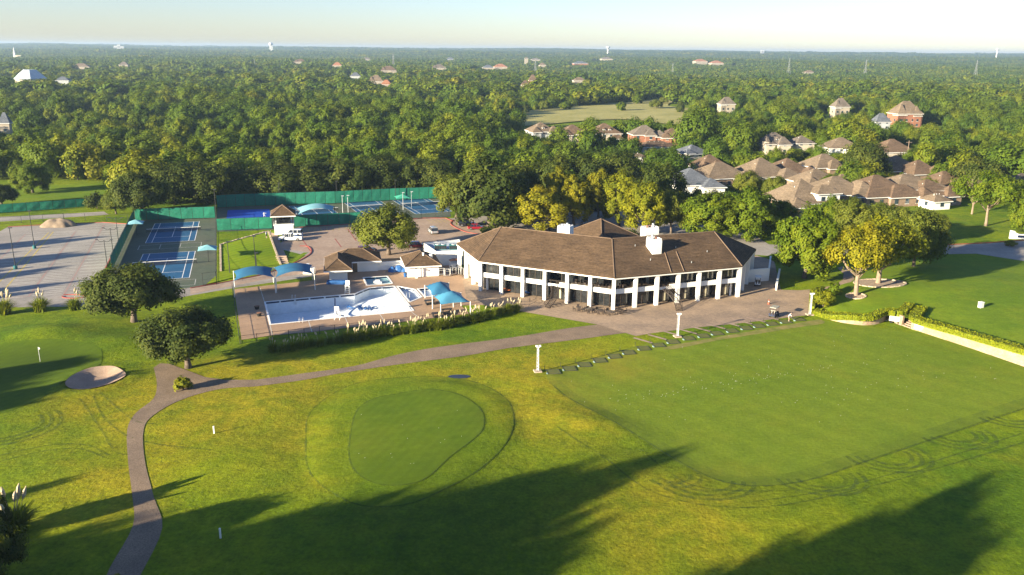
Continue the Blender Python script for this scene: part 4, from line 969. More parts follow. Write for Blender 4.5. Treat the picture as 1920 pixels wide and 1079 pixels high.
def tree(key, loc, sx, sz, rz, label, group=None, cat='tree', name='tree'):
    cm, tm, _, _ = PROTO[key]
    r = bpy.data.objects.new(name, None); COL.objects.link(r); r.location = loc; r.rotation_euler = (0, 0, rz); r.scale = (sx, sx, sz)
    tag(r, label, cat, group); link('trunk', tm, r); link('crown', cm, r); return r
def tree_px(key, bx, by, top, wpx, label, rz=0.0, name='tree', z=0.0, group=None):
    p = site(bx, by, z); h = height_at(p, top) - z; d = project(p.x, p.y, 4)[2]; w_ = wpx * d / FPX
    _, _, pw, ph = PROTO[key]
    return tree(key, (p.x, p.y, z), w_ / pw, h / ph, rz, label, group, name=name)
tree_px('oak0', 252, 606, 489, 212, 'broad dark green oak on the lawn below the striped parking lot', .3, 'oak_tree')
tree_px('oak1', 353, 690, 576, 210, 'round dark green oak where the cart path forks', 1.9, 'oak_tree')
tree_px('elm0', 729, 478, 380, 152, 'olive green tree standing alone in the parking area behind the bath house', .4, 'elm_tree')
tree_px('oakw0', 918, 424, 288, 185, 'tall dark green oak behind the red parked cars', 2.2, 'oak_tree')
tree_px('elm1', 856, 409, 318, 112, 'mid green tree at the end of the tennis fence, beside the red kerb', 1.0, 'elm_tree')
tree_px('oakw1', 968, 402, 300, 125, 'dark oak left of the golden tree behind the clubhouse', 4.0, 'oak_tree')
tree_px('yellow0', 1016, 436, 340, 128, 'large golden yellow tree behind the left chimney of the clubhouse', .5, 'cypress_tree')
tree_px('yellow1', 1076, 428, 318, 84, 'slim golden tree right of the large golden one', 1.5, 'cypress_tree')
tree_px('yellow2', 1048, 410, 302, 84, 'golden tree top behind the large golden tree', 2.5, 'cypress_tree')
tree_px('yellow1', 1122, 408, 306, 74, 'narrow bright golden tree above the entrance canopy', 3.5, 'cypress_tree')
tree_px('lime0', 1160, 424, 308, 100, 'lime yellow tree behind the entrance canopy roof', .7, 'cypress_tree')
tree_px('lime1', 1207, 442, 326, 112, 'bright lime yellow tree just behind the twin white chimneys', 1.7, 'cypress_tree')
tree_px('elm1', 1258, 438, 352, 84, 'small grey green tree between the lime tree and the wide green one', 2.7, 'elm_tree')
tree_px('green0', 1330, 447, 350, 140, 'wide bright green tree behind the right wing of the clubhouse', .2, 'maple_tree')
tree_px('green1', 1398, 449, 343, 130, 'bright green tree behind the right roof corner of the clubhouse', 1.2, 'maple_tree')
tree_px('green1', 1508, 522, 376, 150, 'dense bright green tree beside the drive at the right of the clubhouse', 2.0, 'maple_tree')
tree_px('fork', 1603, 566, 410, 150, 'yellow tree with a forked pale trunk in a small ring bed', .4, 'forked_tree', .25)
tree_px('fork1', 1645, 541, 398, 165, 'yellow green tree on the stone mulch bed behind the forked tree', 2.4, 'forked_tree', .5)
tree_px('elm0', 1712, 505, 385, 125, 'grey green tree behind the mulch bed, by the road', 3.0, 'elm_tree')
for i, (key, bx, by, tp, wp, lab) in enumerate([('elm0', 1592, 446, 368, 110, 'grey green tree before the houses, left of the double ridged tan roof'), ('elm1', 1662, 448, 378, 110, 'grey green tree before the wide shaded brown roof'), ('green1', 1555, 442, 362, 90, 'bright green tree before the dormer house'), ('elm1', 1738, 452, 390, 100, 'grey green tree before the little white garden house'), ('green0', 1455, 438, 366, 90, 'bright green tree below the large tan pyramid roof'),
        ('elm1', 1452, 378, 326, 62, 'small olive tree beside the dormer house, left of it'), ('green0', 1556, 368, 322, 54, 'small green tree between the dormer house and the double ridged roof'), ('oakw1', 1612, 372, 326, 52, 'small dark tree between the double ridged and the wide shaded roof'), ('elm0', 1735, 378, 330, 54, 'small olive tree right of the house with white upper walls'), ('oakw0', 1620, 340, 262, 110, 'dark round tree between the tan roofs of the near rows'), ('oakw1', 1240, 404, 300, 110, 'dark tree behind the lime tree and left of the dark roofed house'), ('elm0', 1400, 372, 318, 70, 'cream flecked tree before the large tan pyramid roof'), ('oakw1', 1830, 372, 290, 120, 'dark round tree behind the wide spreading tree'), ('oakw0', 1100, 372, 286, 110, 'dark oak behind the golden trees'), ('oakw1', 1040, 372, 282, 110, 'dark oak behind the large golden tree'), ('oakw0', 1165, 368, 280, 110, 'dark oak behind the lime yellow trees')]):
    tree_px(key, bx, by, tp, wp, lab, i * 1.1, 'leafy_tree')
tree_px('spread', 1848, 424, 318, 165, 'wide spreading tree with pale limbs on the lawn above the road', .9, 'spreading_tree')
tree_px('green0', 1925, 440, 345, 90, 'green tree cut by the right edge of the picture above the white sign', 2.9, 'maple_tree')
tree_px('green1', 62, 362, 298, 84, 'bright green tree on the small field beyond the parking lot', 1.4, 'maple_tree')
tree_px('oak0', 4, 388, 342, 76, 'dark oak at the left edge by the green fence', 5.0, 'oak_tree')
tree_px('oak1', 268, 410, 318, 130, 'large dark oak at the far left corner of the tennis courts', 2.0, 'oak_tree')
tree_px('elm1', 218, 402, 352, 60, 'smaller olive tree at the end of the green field fence', 3.3, 'elm_tree')
for i, (bx, by, tp, wp) in enumerate([(330, 384, 300, 100), (395, 380, 298, 96), (450, 374, 305, 90), (520, 372, 296, 100), (585, 370, 300, 90), (650, 366, 290, 100), (715, 362, 288, 90), (775, 360, 292, 84), (820, 362, 296, 70)]):
    tree_px('oakw%d' % (i % 2), bx, by, tp, wp * 1.3, 'dark oak behind the green tennis screens, %s from the left in the row' % ['first', 'second', 'third', 'fourth', 'fifth', 'sixth', 'seventh', 'eighth', 'last'][i], i * 1.3, 'oak_tree', group='dark oaks behind the tennis screens')
# trees left of and behind the photographer, whose long shadows cross the near lawns
rng = random.Random(8)
for (tx, ty, hh, wd, k) in [(1390, 806, 21, 8, 'green0'), (1290, 845, 18, 11, 'green1'), (1180, 850, 20, 13, 'oak0'), (1080, 880, 18, 14, 'green0'), (940, 890, 18, 13, 'green1'), (830, 912, 17, 13, 'oak1'), (720, 950, 17, 13, 'green0'), (1000, 940, 19, 12, 'oak1'), (1130, 930, 20, 13, 'green1'),
                            (640, 985, 16, 12, 'oak1'), (1190, 960, 19, 9, 'elm0'), (1040, 985, 18, 13, 'green1'), (1150, 1010, 18, 13, 'oak0'), (900, 950, 18, 13, 'oak1'), (780, 980, 17, 12, 'green0'), (1100, 960, 18, 12, 'oak1'), (1235, 905, 20, 9, 'green0'),
                            (1920, 880, 22, 13, 'oak0'), (1830, 915, 22, 14, 'green1'), (1730, 950, 21, 14, 'oak1'), (1640, 990, 21, 14, 'green0'), (1900, 960, 23, 15, 'oak1'),
                            (300, 862, 15, 5, 'green0'), (330, 918, 13, 5, 'lime0'), (360, 945, 15, 13, 'green1'), (440, 960, 15, 13, 'oak0'), (540, 980, 15, 13, 'oak1'),
                            (255, 658, 14, 9, 'oak0'), (310, 690, 13, 6, 'oak1'), (120, 505, 12, 7, 'oak0'), (180, 470, 13, 6, 'oak1'), (90, 530, 12, 6, 'green0'), (150, 448, 13, 5, 'oak0'), (60, 470, 12, 7, 'green1'), (130, 485, 13, 5, 'oak1'), (220, 470, 13, 6, 'oak0'), (200, 520, 12, 6, 'green1'), (170, 495, 13, 5, 'oak0'), (100, 455, 13, 5, 'oak1'), (60, 500, 12, 6, 'oak0'), (230, 440, 14, 6, 'oak1'), (120, 540, 11, 5, 'oak0'), (30, 540, 11, 6, 'green0'), (190, 440, 14, 5, 'oak0'),
                            (200, 672, 14, 10, 'oak1'), (120, 705, 13, 11, 'oak0'), (270, 700, 13, 7, 'green0'), (50, 715, 13, 11, 'oak1'), (150, 735, 12, 9, 'oak0'), (10, 745, 12, 9, 'oak1')]:
    p = site(tx, ty)
    while True:
        t = hh / math.tan(SUN_EL); q = Vector((p.x - t * math.cos(SUN_AZ), p.y - t * math.sin(SUN_AZ), 0)); e = project(q.x, q.y, hh); e2 = project(q.x, q.y, hh * .5)
        if e[2] < 3 or q.y < 4 or e[0] + wd * .6 * FPX / e[2] < -15 or (e[1] > 1100 and e2[1] > 1100): break
        hh *= 1.06
    cm, tm, pw, ph = PROTO[k]; tree(k, tuple(q), wd / pw, hh / ph, rng.uniform(0, 6), 'tall tree beside the near lawns, casting long shadows over them', 'tall trees beside the near lawn', name='shade_tree')

# ---- the woods
EDGE = [(-900, 338), (220, 338), (226, 372), (400, 366), (460, 360), (560, 360), (730, 352), (835, 347), (850, 384), (960, 384), (1000, 388), (1180, 384), (1290, 418), (1440, 425), (1450, 432), (1700, 425), (1780, 380), (2900, 372)]
def edge_y(px):
    for (a, b), (c, d) in zip(EDGE, EDGE[1:]):
        if a <= px <= c: return b + (d - b) * (px - a) / (c - a)
    return 0
MEADOW = [(925, 226), (1000, 208), (1100, 199), (1190, 192), (1250, 186), (1262, 192), (1252, 200), (1290, 205), (1308, 214), (1285, 236), (1180, 226), (1100, 228), (1000, 237), (920, 240)]
FIELD = [(20, 346), (120, 342), (215, 341), (225, 372), (180, 392), (0, 398), (-150, 402), (-150, 352)]
def in_poly(x, y, P):
    c = False
    for (ax, ay), (bx, by) in zip(P, P[1:] + P[:1]):
        if (ay > y) != (by > y) and x < (bx - ax) * (y - ay) / (by - ay) + ax: c = not c
    return c
SIGHT = []    # (px0, px1, py, Y): nothing planted before distance Y may rise above py
GLADES = [[(115, 198), (150, 192.5), (225, 189.5), (268, 193), (240, 197.5), (150, 200)], [(1640, 249), (1700, 244), (1775, 250), (1720, 256), (1660, 254)], [(1290, 238), (1330, 232), (1362, 236), (1330, 243)]]
CLEAR = []    # (x, y, radius) house plots, filled before the woods are planted
def plant_woods():
    rng = random.Random(77); near = []; mids = []; fars = []
    D = 225.0
    while D < 8300:
        s = 6.6 + 0.0062 * D
        half = D * 0.80 if D < 900 else D * 0.72
        x = -half + rng.uniform(0, s)
        while x < half:
            X, Y = x + rng.uniform(-.42, .42) * s, D + rng.uniform(-.42, .42) * s
            x += s
            px, py, _ = project(X, Y, far_h(X, Y) if Y > 450 else 0)
            if py > edge_y(px): continue
            if Y < 900 and (in_poly(px, py, MEADOW) or in_poly(*project(X, Y, 9.5)[:2], MEADOW)): continue
            if Y < 500 and in_poly(px, py, FIELD): continue
            if any(in_poly(px, py, F) or in_poly(*project(X, Y, far_h(X, Y) + 9)[:2], F) for F in GLADES): continue
            gp_ = math.sin(X / 47.0 + 1.3 * math.sin(Y / 61.0)) * math.sin(Y / 53.0 + 1.1 * math.sin(X / 71.0))
            if gp_ > .86 and rng.random() < .75: continue
            if any((X - a) ** 2 + ((Y - b) if Y > b else (Y - b) * .62) ** 2 < r * r for a, b, r in CLEAR): continue
            sc = (.62 + .72 * rng.random() ** 1.4 + .16 * math.sin(X / 83.0 + Y / 57.0)) * (1.12 if px < 900 else .98)
            if rng.random() < .05: sc *= 1.3
            szz = sc
            for (a, b, yl, Yh) in SIGHT:
                if a < px < b and Y < Yh:
                    hm = height_at(Vector((X, Y, 0)), yl) - far_h(X, Y)
                    if hm < 11.5 * szz: szz = hm / 11.5
            if szz < .22: continue
            if szz < sc: sc = max(szz, min(sc, szz * 1.35))
            e = (X, Y, far_h(X, Y) - .2, rng.uniform(0, 6.28), sc, rng.randrange(NW), px, szz)
            if D < 700: near.append(e)
            elif D < 1500: mids.append(e)
            else: fars.append(e + (s,))
        D += s * .92
    return near, mids, fars
def points_gn(name, pts, protos, label, cat):
    me = bpy.data.meshes.new(name); me.from_pydata([p[0] for p in pts], [], [])
    me.attributes.new('idx', 'INT', 'POINT').data.foreach_set('value', [p[1] for p in pts])
    me.attributes.new('rot', 'FLOAT_VECTOR', 'POINT').data.foreach_set('vector', np.array([(0, 0, p[2]) for p in pts], dtype=np.float32).ravel())
    me.attributes.new('scl', 'FLOAT_VECTOR', 'POINT').data.foreach_set('vector', np.array([p[3] for p in pts], dtype=np.float32).ravel())
    o = link(name, me); c = bpy.data.collections.new(name + '_kinds')
    for i, pm in enumerate(protos):
        q = bpy.data.objects.new('%s_kind_%02d' % (name, i), pm); c.objects.link(q)
    ng = bpy.data.node_groups.new(name, 'GeometryNodeTree'); ng.interface.new_socket('Geometry', in_out='INPUT', socket_type='NodeSocketGeometry'); ng.interface.new_socket('Geometry', in_out='OUTPUT', socket_type='NodeSocketGeometry')
    gi = ng.nodes.new('NodeGroupInput'); go = ng.nodes.new('NodeGroupOutput'); ip = ng.nodes.new('GeometryNodeInstanceOnPoints'); ci = ng.nodes.new('GeometryNodeCollectionInfo')
    ci.inputs['Collection'].default_value = c; ci.inputs['Separate Children'].default_value = True; ci.inputs['Reset Children'].default_value = True
    ip.inputs['Pick Instance'].default_value = True
    for an, ty, sock in (('idx', 'INT', 'Instance Index'), ('rot', 'FLOAT_VECTOR', 'Rotation'), ('scl', 'FLOAT_VECTOR', 'Scale')):
        a = ng.nodes.new('GeometryNodeInputNamedAttribute'); a.data_type = ty; a.inputs['Name'].default_value = an
        ng.links.new(a.outputs['Attribute'], ip.inputs[sock])
    ng.links.new(gi.outputs[0], ip.inputs['Points']); ng.links.new(ci.outputs[0], ip.inputs['Instance']); ng.links.new(ip.outputs[0], go.inputs[0])
    o.modifiers.new('scatter', 'NODES').node_group = ng
    tag(o, label, cat, kind='stuff'); return o
def woods():
    near, mids, fars = plant_woods()
    near.sort(key=lambda e: e[1])
    view = [e for e in near if -20 < e[6] < 1940]; solo_ = view[:290]; ids = set(map(id, solo_)); rest = [e for e in near if id(e) not in ids]
    for (X, Y, Z, rz, sc, k, px, sz_) in solo_:
        lab, grp = ('leafy green tree at the near edge of the wood behind the tennis courts', 'woodland edge trees behind the tennis courts') if px < 850 else \
            (('leafy green tree among the woods between clubhouse and brick houses', 'woodland trees behind the clubhouse') if px < 1290 else ('leafy green tree growing among the brown roofed houses', 'trees among the houses'))
        tree('wood%d' % k, (X, Y, Z), sc, sz_ * (1 if px < 1290 else .9), rz, lab, grp, name='woodland_tree')
    wp = [PROTO['wood%d' % i][0] for i in range(NW)]
    points_gn('woodland', [((e[0], e[1], e[2]), e[5], e[3], (e[4], e[4], e[7])) for e in rest], wp, 'dense green wood stretching back from the courts and houses', 'woodland')
    lo = []
    for s in range(5):
        rs = np.random.RandomState(200 + s); C, nn, tt, L = crown_points(rs, 620, 4.8, 4.4, 5.0, 14, (.30, .46), 1.1, dome=1.2); lo.append(leaves_mesh('crown', C, nn, .78, tt, L_wood, rs))
    points_gn('middle_woodland', [((e[0], e[1], e[2]), e[5] % 5, e[3], (e[4] * 1.35, e[4] * 1.35, e[7] * 1.08)) for e in mids], lo, 'darker wood on the rising land in the middle distance', 'woodland')
    cl = []
    for s in range(5):
        rs = np.random.RandomState(300 + s); Cs, Ns, Ts = [], [], []
        for k in range(7):
            C, nn, tt, L = crown_points(rs, 170, 4.8, 3.8, 4.6, 9, (.34, .48), 1.0, dome=1.2); a, r = k * 2.4, 1.6 * math.sqrt(k) * 3.1
            C[:, 0] += r * math.cos(a); C[:, 1] += r * math.sin(a); C[:, 2] += rs.uniform(-1.5, 1.8); Cs.append(C); Ns.append(nn); Ts.append(np.clip(tt * .6 + rs.uniform(-.1, .5), 0, 1))
        cl.append(leaves_mesh('crown', np.concatenate(Cs), np.concatenate(Ns), 1.1, np.concatenate(Ts), L_wood, rs))
    points_gn('far_woodland', [((e[0], e[1], e[2]), e[5] % 5, e[3], (e[8] / 20 * 1.25, e[8] / 20 * 1.25, e[7] * .95)) for e in fars], cl, 'hazy wood along the horizon', 'woodland')
# ------------------------------------------------------------------ parking lot markings, lamps, fences
def gp(px, py, z=0.0): v = site(px, py, z); return Vector((v.x, v.y, z))
for a, b, m_, w_ in [((141.4, 435), (53.8, 556.5), m_fadedred, .3), ((195, 422.6), (120, 552.7), m_fadedred, .3), ((47.5, 440), (-60, 545), m_fadedred, .3), ((91.3, 436.4), (-40, 568), m_yellow, .28), ((100, 435), (-12, 568), m_yellow, .28)]:
    stripe('row_line', gp(*a), gp(*b), w_, .018, m_, LOT)
ROWS = [((141.4, 435), (53.8, 556.5)), ((195, 422.6), (120, 552.7)), ((239, 421), (198, 503)), ((95, 436), (-25, 568))]
rowdir = (gp(141.4, 435) - gp(195, 422.6)); rowdir.z = 0
for (a, b) in ROWS:
    A, B = gp(*a), gp(*b); n = int((A - B).length / 2.75); u = (B - A).normalized()
    side = Vector((u.y, -u.x, 0))
    for i in range(n + 1):
        p = A + u * 2.75 * i
        for s in (-1, 1):
            if a[0] > 230 and s > 0 and side.x > 0: continue
            if a[0] > 230 and s < 0 and side.x < 0: continue
            stripe('stall_line', p + side * s * .5, p + side * s * 5.4, .17, .017, m_faint, LOT)
stripe('row_line', gp(-20, 560.5), gp(52, 556.5), .22, .018, m_fadedred, LOT)
for i in range(9):
    f = i / 8; a = gp(568 + 90 * f, 429.5 - 6.5 * f); stripe('stall_line', a, a + Vector((1.0, -4.6, 0)), .12, .026, m_yellow, MIDLOT)
for i in range(5):
    f = i / 4; a = gp(800 + 34 * f, 412 - .5 * f); stripe('stall_line', a, a + Vector((2.0, -4.6, 0)), .12, .026, m_yellow, MIDLOT)
for a, b in [((628, 448), (640, 464)), ((566, 448), (582, 471)), ((652, 430), (668, 452))]: stripe('row_line', gp(*a), gp(*b), .22, .026, m_kerb_red, MIDLOT)
p = gp(109, 424); rs = np.random.RandomState(3)
bm = bmesh.new(); bmesh.ops.create_icosphere(bm, subdivisions=4, radius=1.0)
for v in bm.verts:
    a = math.atan2(v.co.y, v.co.x); k = 1 + .14 * math.sin(2 * a + 1) + .05 * math.sin(5 * a) + .03 * math.sin(9 * v.co.x + 7 * v.co.y)
    v.co = Vector((v.co.x * 4.0 * k, v.co.y * 2.8 * k, max(-.02, v.co.z) ** 1.5 * 1.8 * k if v.co.z > 0 else -.05))
me = bpy.data.meshes.new('dirt_pile'); bm.to_mesh(me); bm.free(); me.materials.append(m_dirt); me.polygons.foreach_set('use_smooth', [True] * len(me.polygons)); o = link('dirt_pile', me); o.location = (p.x, p.y, 0.01)
tag(o, 'heap of pale dirt dumped at the far edge of the striped parking lot', 'dirt pile')
def lamp(px, py, h, label, arms=0, base=True, group=None, m=None):
    p = gp(px, py); r = thing('lamp_post', label, 'lamp post', tuple(p), 0, group); m = m or m_dark
    if base: MB().cyl((0, 0, 0), .38, .75, 10).part('base', m_teal, r)
    MB().tube([(0, 0, .01), (0, 0, h)], [.10, .06], 7).part('pole', m, r)
    if arms:
        for s in (-1, 1):
            MB().tube(spline([(0, 0, h - .1), (s * .7, 0, h - .35), (s * 1.4, 0, h + .05)], 4), .05, 5).part('arm', m, r)
            MB().box((s * 1.55, 0, h + .02), (.5, .3, .12)).part('lamp_head', m, r)
    else: MB().box((.15, 0, h), (.7, .4, .14)).part('lamp_head', m, r)
lamp(29.5, 505, 8.7, 'tall dark lamp post with teal base, nearest in the striped parking lot')
lamp(65, 466.4, 8.7, 'tall dark lamp post with teal base, farther back in the striped parking lot')
for i, (px, py) in enumerate([(201, 499), (212, 474), (222, 452)]): lamp(px, py, 5.6, ['nearest', 'middle', 'farthest'][i] + ' of three twin armed lamp posts along the left tennis screen', 2, False, 'twin armed court lamps')
def screen_fence(name, pts, ht, label, spacing=3.0, screen=True, m=None, base=.25, rail=m_dark, group=None):
    """posts, a rail, and one windscreen panel per bay"""
    r = thing(name, label, 'fence', tuple(pts[0]), 0, group); m = m or m_screen
    for a, b in zip(pts, pts[1:]):
        L = (b - a).length; k = max(1, round(L / spacing))
        for i in range(k + 1):
            q = a.lerp(b, i / k); MB().box((q.x, q.y, q.z), (.07, .07, ht + .08)).part('post', rail, r, world=True)
        up = Vector((0, 0, ht)); MB().tube([a + up, b + up], .03, 4).part('rail', rail, r, world=True)
        for i in range(k):
            p, q = a.lerp(b, i / k), a.lerp(b, (i + 1) / k); t = (q - p).normalized() * .05
            if screen:
                # slack cloth: a slightly bellied sheet
                mb = MB(); n_ = Vector((-t.y, t.x, 0)).normalized(); vs = []; random.seed(i * 7 + int(L))
                g = random.uniform(.02, .14)
                for z, bl in ((base, .0), (ht * .5, g), (ht - .03, .0)):
                    for f in (0, .5, 1):
                        w0 = (p + t).lerp(q - t, f) - n_ * (bl * (1 if f == .5 else .2) + .05); vs.append((w0.x, w0.y, w0.z + z))
                mb.add(vs, [(0, 1, 4, 3), (1, 2, 5, 4), (3, 4, 7, 6), (4, 5, 8, 7)]).part('screen_panel', m, r, world=True)
            else:
                for z in (.1, ht * .5): MB().tube([p + Vector((0, 0, z)), q + Vector((0, 0, z))], .018, 4).part('wire', rail, r, world=True)
    return r
screen_fence('court_fence', [gp(210, 508), gp(253, 416)], 3.2, 'green screened fence along the left side of the tennis courts')
screen_fence('court_fence', [gp(254, 415), gp(404, 410)], 3.3, 'green screened fence behind the two left tennis courts')
screen_fence('court_fence', [gp(407.5, 391), gp(460, 388), gp(629, 382.5), gp(731, 377), gp(840, 372.5)], 3.8, 'long green screened fence behind the far tennis courts')
screen_fence('court_fence', [gp(407.5, 434), gp(511, 430)], 3.2, 'green screened fence before the vivid blue court')
screen_fence('court_fence', [gp(552, 427), gp(677, 420)], 3.2, 'green screened fence between far courts and the tan parking area')
screen_fence('court_fence', [gp(677, 420), gp(790, 411), gp(842, 407)], 2.8, 'dark wire fence in front of the rightmost far courts', 4.0, False)
screen_fence('court_fence', [gp(406, 410), gp(406.5, 534), gp(381, 537)], 2.6, 'dark wire fence along the right side of the left tennis courts', 5.0, False)
screen_fence('field_fence', [gp(-140, 405), gp(0, 401), gp(100, 394), gp(186, 387)], 2.6, 'green screened fence between the access road and the small field')
screen_fence('lot_fence', [gp(-120, 426), gp(0, 421), gp(120, 413), gp(240, 415)], 1.8, 'low dark wire fence behind the striped parking lot', 5.0, False)
flat('access_road', [gp(-160, 412), gp(0, 407), gp(100, 402.5), gp(195, 397), gp(204, 403), gp(110, 409), gp(0, 416), gp(-160, 423)], .012, m_lot)
drape('small_field', [gp(-160, 398), gp(0, 394), gp(100, 388), (gp(190, 381)), gp(222, 362), gp(215, 345), gp(100, 347), gp(-160, 355)], m_lawn, .02)
# ------------------------------------------------------------------ tennis courts
COURTS = flat('tennis_pavement', [gp(254, 413), gp(405, 409), gp(405.5, 534), gp(381, 537), gp(350, 541), gp(190, 540), gp(205, 514)], .014, m_courtgreen)
FARC = flat('far_court_pavement', [gp(407, 389), (gp(460, 387)), gp(629, 381.5), gp(731, 376), gp(842, 371.5), gp(845, 407), gp(790, 411.5), gp(677, 420.5), gp(552, 427.5), gp(511, 431), gp(407, 435)], .014, m_courtgreen)
def net_mat():
    m, t, b = nodes_of('net_mesh'); b.inputs['Base Color'].default_value = (.02, .02, .02, 1)
    tr = N(t, 'ShaderNodeBsdfTransparent'); mx = N(t, 'ShaderNodeMixShader'); mx.inputs[0].default_value = .3
    t.links.new(tr.outputs[0], mx.inputs[1]); t.links.new(b.outputs[0], mx.inputs[2]); t.links.new(mx.outputs[0], t.nodes['Material Output'].inputs['Surface']); return m
m_net = net_mat()
def court(c, rz, label_net, parent, blue=m_courtblue, lines_=True, net=True, L=23.77, W=10.97, pad=0.0, group='tennis nets'):
    R_ = Matrix.Rotation(rz, 3, 'Z')
    T = lambda x, y: c + R_ @ Vector((x, y, 0))
    flat('court', [T(-W / 2 - pad, -L / 2 - pad), T(W / 2 + pad, -L / 2 - pad), T(W / 2 + pad, L / 2 + pad), T(-W / 2 - pad, L / 2 + pad)], .022, blue, parent)
    if lines_:
        sx = W / 2 - 1.37
        for a, b in [((-W / 2, -L / 2), (W / 2, -L / 2)), ((-W / 2, L / 2), (W / 2, L / 2)), ((-W / 2, -L / 2), (-W / 2, L / 2)), ((W / 2, -L / 2), (W / 2, L / 2)), ((-sx, -L / 2), (-sx, L / 2)), ((sx, -L / 2), (sx, L / 2)), ((-sx, -6.4), (sx, -6.4)), ((-sx, 6.4), (sx, 6.4)), ((0, -6.4), (0, 6.4))]:
            stripe('court_line', T(*a), T(*b), .13, .027, m_trim, parent)
    if net:
        a, b = T(-6.4, 0), T(6.4, 0); r = thing('tennis_net', label_net, 'tennis net', tuple(c), 0, group)
        for q in (a, b): MB().cyl((q.x, q.y, .02), .05, 1.07, 6).part('post', m_dark, r, world=True)
        MB().bar(a + Vector((0, 0, .1)), b + Vector((0, 0, .1)), .03, .82).part('net', m_net, r, world=True)
        MB().bar(a + Vector((0, 0, .921)), b + Vector((0, 0, .921)), .07, .10).part('net_band', m_trim, r, world=True)
# orientation from the far left court's sidelines
f1, f2, f3, f4 = gp(290.7, 421.2), gp(366.8, 417.8), gp(281.2, 454.1), gp(364.6, 449.4)
wd_ = ((f2 - f1) + (f4 - f3)).normalized(); RZC = math.atan2(wd_.y, wd_.x)
c1_ = (f1 + f2 + f3 + f4) / 4
court(c1_, RZC, 'tennis net on the far one of the two left courts', COURTS)
n1_ = gp(363, 473.4); n2_ = gp(358.6, 518.6); g1 = gp(274, 479.4)
nc = (n1_ + n2_) / 2 - wd_ * 5.485
court(nc, RZC, 'tennis net on the near one of the two left courts', COURTS)
R_ = Matrix.Rotation(RZC, 3, 'Z')
for cc, y0, y1 in [((c1_ + nc) / 2, -1.2, 3.4), (nc + R_ @ Vector((0, -15.5, 0)), -2.2, 2.2)]:
    T = lambda x, y: cc + R_ @ Vector((x, y, 0))
    for a, b in [((-6.8, y0), (6.8, y0)), ((-6.8, y1), (6.8, y1)), ((-6.8, y0), (-6.8, y1)), ((6.8, y0), (6.8, y1)), ((-2.2, y0), (-2.2, y1)), ((2.2, y0), (2.2, y1))]: stripe('court_line', T(*a), T(*b), .11, .02, m_whiteline, COURTS)
flat('fresh_court', [gp(427, 394.5), gp(505, 392.6), gp(509, 413), gp(424, 414.5)], .022, m_courtvivid, FARC)
far0 = gp(590, 399); 
fd = (gp(784, 386) - gp(590, 399)); fd.z = 0; fdn = fd.normalized(); RZF = math.atan2(fdn.y, fdn.x)
for i in range(3):
    c = gp([592, 697, 790][i], [398.5, 391, 386][i]); court(c, RZF, ['tennis net on the court behind the arched canopy', 'tennis net on the middle far court', 'tennis net on the rightmost far court'][i], FARC)
# umbrellas on the courts
def umbrella(px, py, h, s, label, m, apex=.9, posts=1):
    p = gp(px, py); r = thing('shade_umbrella', label, 'umbrella', tuple(p), RZC, 'court shade umbrellas')
    MB().tube([(0, 0, .02), (0, 0, h + apex - .1)], .06, 6).part('pole', m_dark, r)
    mb = MB(); q = [(-s, -s, h), (s, -s, h), (s, s, h), (-s, s, h), (0, 0, h + apex)]
    mid_ = [((q[i][0] + q[(i + 1) % 4][0]) / 2 * .93, (q[i][1] + q[(i + 1) % 4][1]) / 2 * .93, h + .12) for i in range(4)]
    mb.add(q + mid_, [(0, 5, 4), (5, 1, 4), (1, 6, 4), (6, 2, 4), (2, 7, 4), (7, 3, 4), (3, 8, 4), (8, 0, 4)]).part('canopy', m, r)
umbrella(257, 441, 3.0, 1.9, 'teal pyramid umbrella at the far left corner of the left courts', m_shade_teal)
umbrella(391.5, 491, 2.9, 2.0, 'pale teal pyramid umbrella beside the near left court', m_shade_teal)
umbrella(755, 388, 2.8, 2.2, 'green pyramid umbrella between the far courts', plain('green_shade_cloth', (.05, .33, .22), None, 1, .8))
def sail(name, corners, zc, belly, m, label, post_m, cat='shade sail', posts=None, group=None, arch=None):
    """four corner cloth: straight bilinear patch lifted (arch) between its edges, on corner posts"""
    c = sum(corners, Vector()) / 4; r = thing(name, label, cat, (c.x, c.y, 0), 0, group); K = 8; vs = []
    for j in range(K + 1):
        for i in range(K + 1):
            u, v = i / K, j / K
            # edges pull in between corners
            p = corners[0] * (1 - u) * (1 - v) + corners[1] * u * (1 - v) + corners[2] * u * v + corners[3] * (1 - u) * v
            pin = .10 * (math.sin(math.pi * u) * abs(1 - 2 * v) ** 2 * (1 if 1 else 0))
            q = p.lerp(Vector((c.x, c.y, p.z)), .14 * (math.sin(math.pi * u) * (1 - math.sin(math.pi * v)) + math.sin(math.pi * v) * (1 - math.sin(math.pi * u))))
            z = q.z + belly * math.sin(math.pi * u) * math.sin(math.pi * v) if arch is None else (q.z + arch * math.sin(math.pi * u) ** .8 if arch != 'tent' else q.z + belly * (1 - max(abs(2 * u - 1), abs(2 * v - 1))) ** .85)
            vs.append((q.x, q.y, z))
    fs = [(j * (K + 1) + i, j * (K + 1) + i + 1, (j + 1) * (K + 1) + i + 1, (j + 1) * (K + 1) + i) for j in range(K) for i in range(K)]
    MB().add(vs, fs).part('canopy', m, r, world=True, smooth=True)
    for p in corners:
        MB().tube([(p.x, p.y, .03), (p.x, p.y, p.z + .1)], .07, 6).part('post', post_m, r, world=True)
    return r
def corners_at(pb, hs): return [Vector((*gp(*b)[:2], h)) for b, h in zip(pb, hs)]
sail('shade_canopy', corners_at([(440, 558), (517, 550.5), (513, 531), (440, 538)], [3.1, 3.1, 3.1, 3.1]), 0, 0, m_shade_blue, 'dark blue arched canopy at the left end of the pool deck', m_whitemetal, 'canopy', arch=.8)
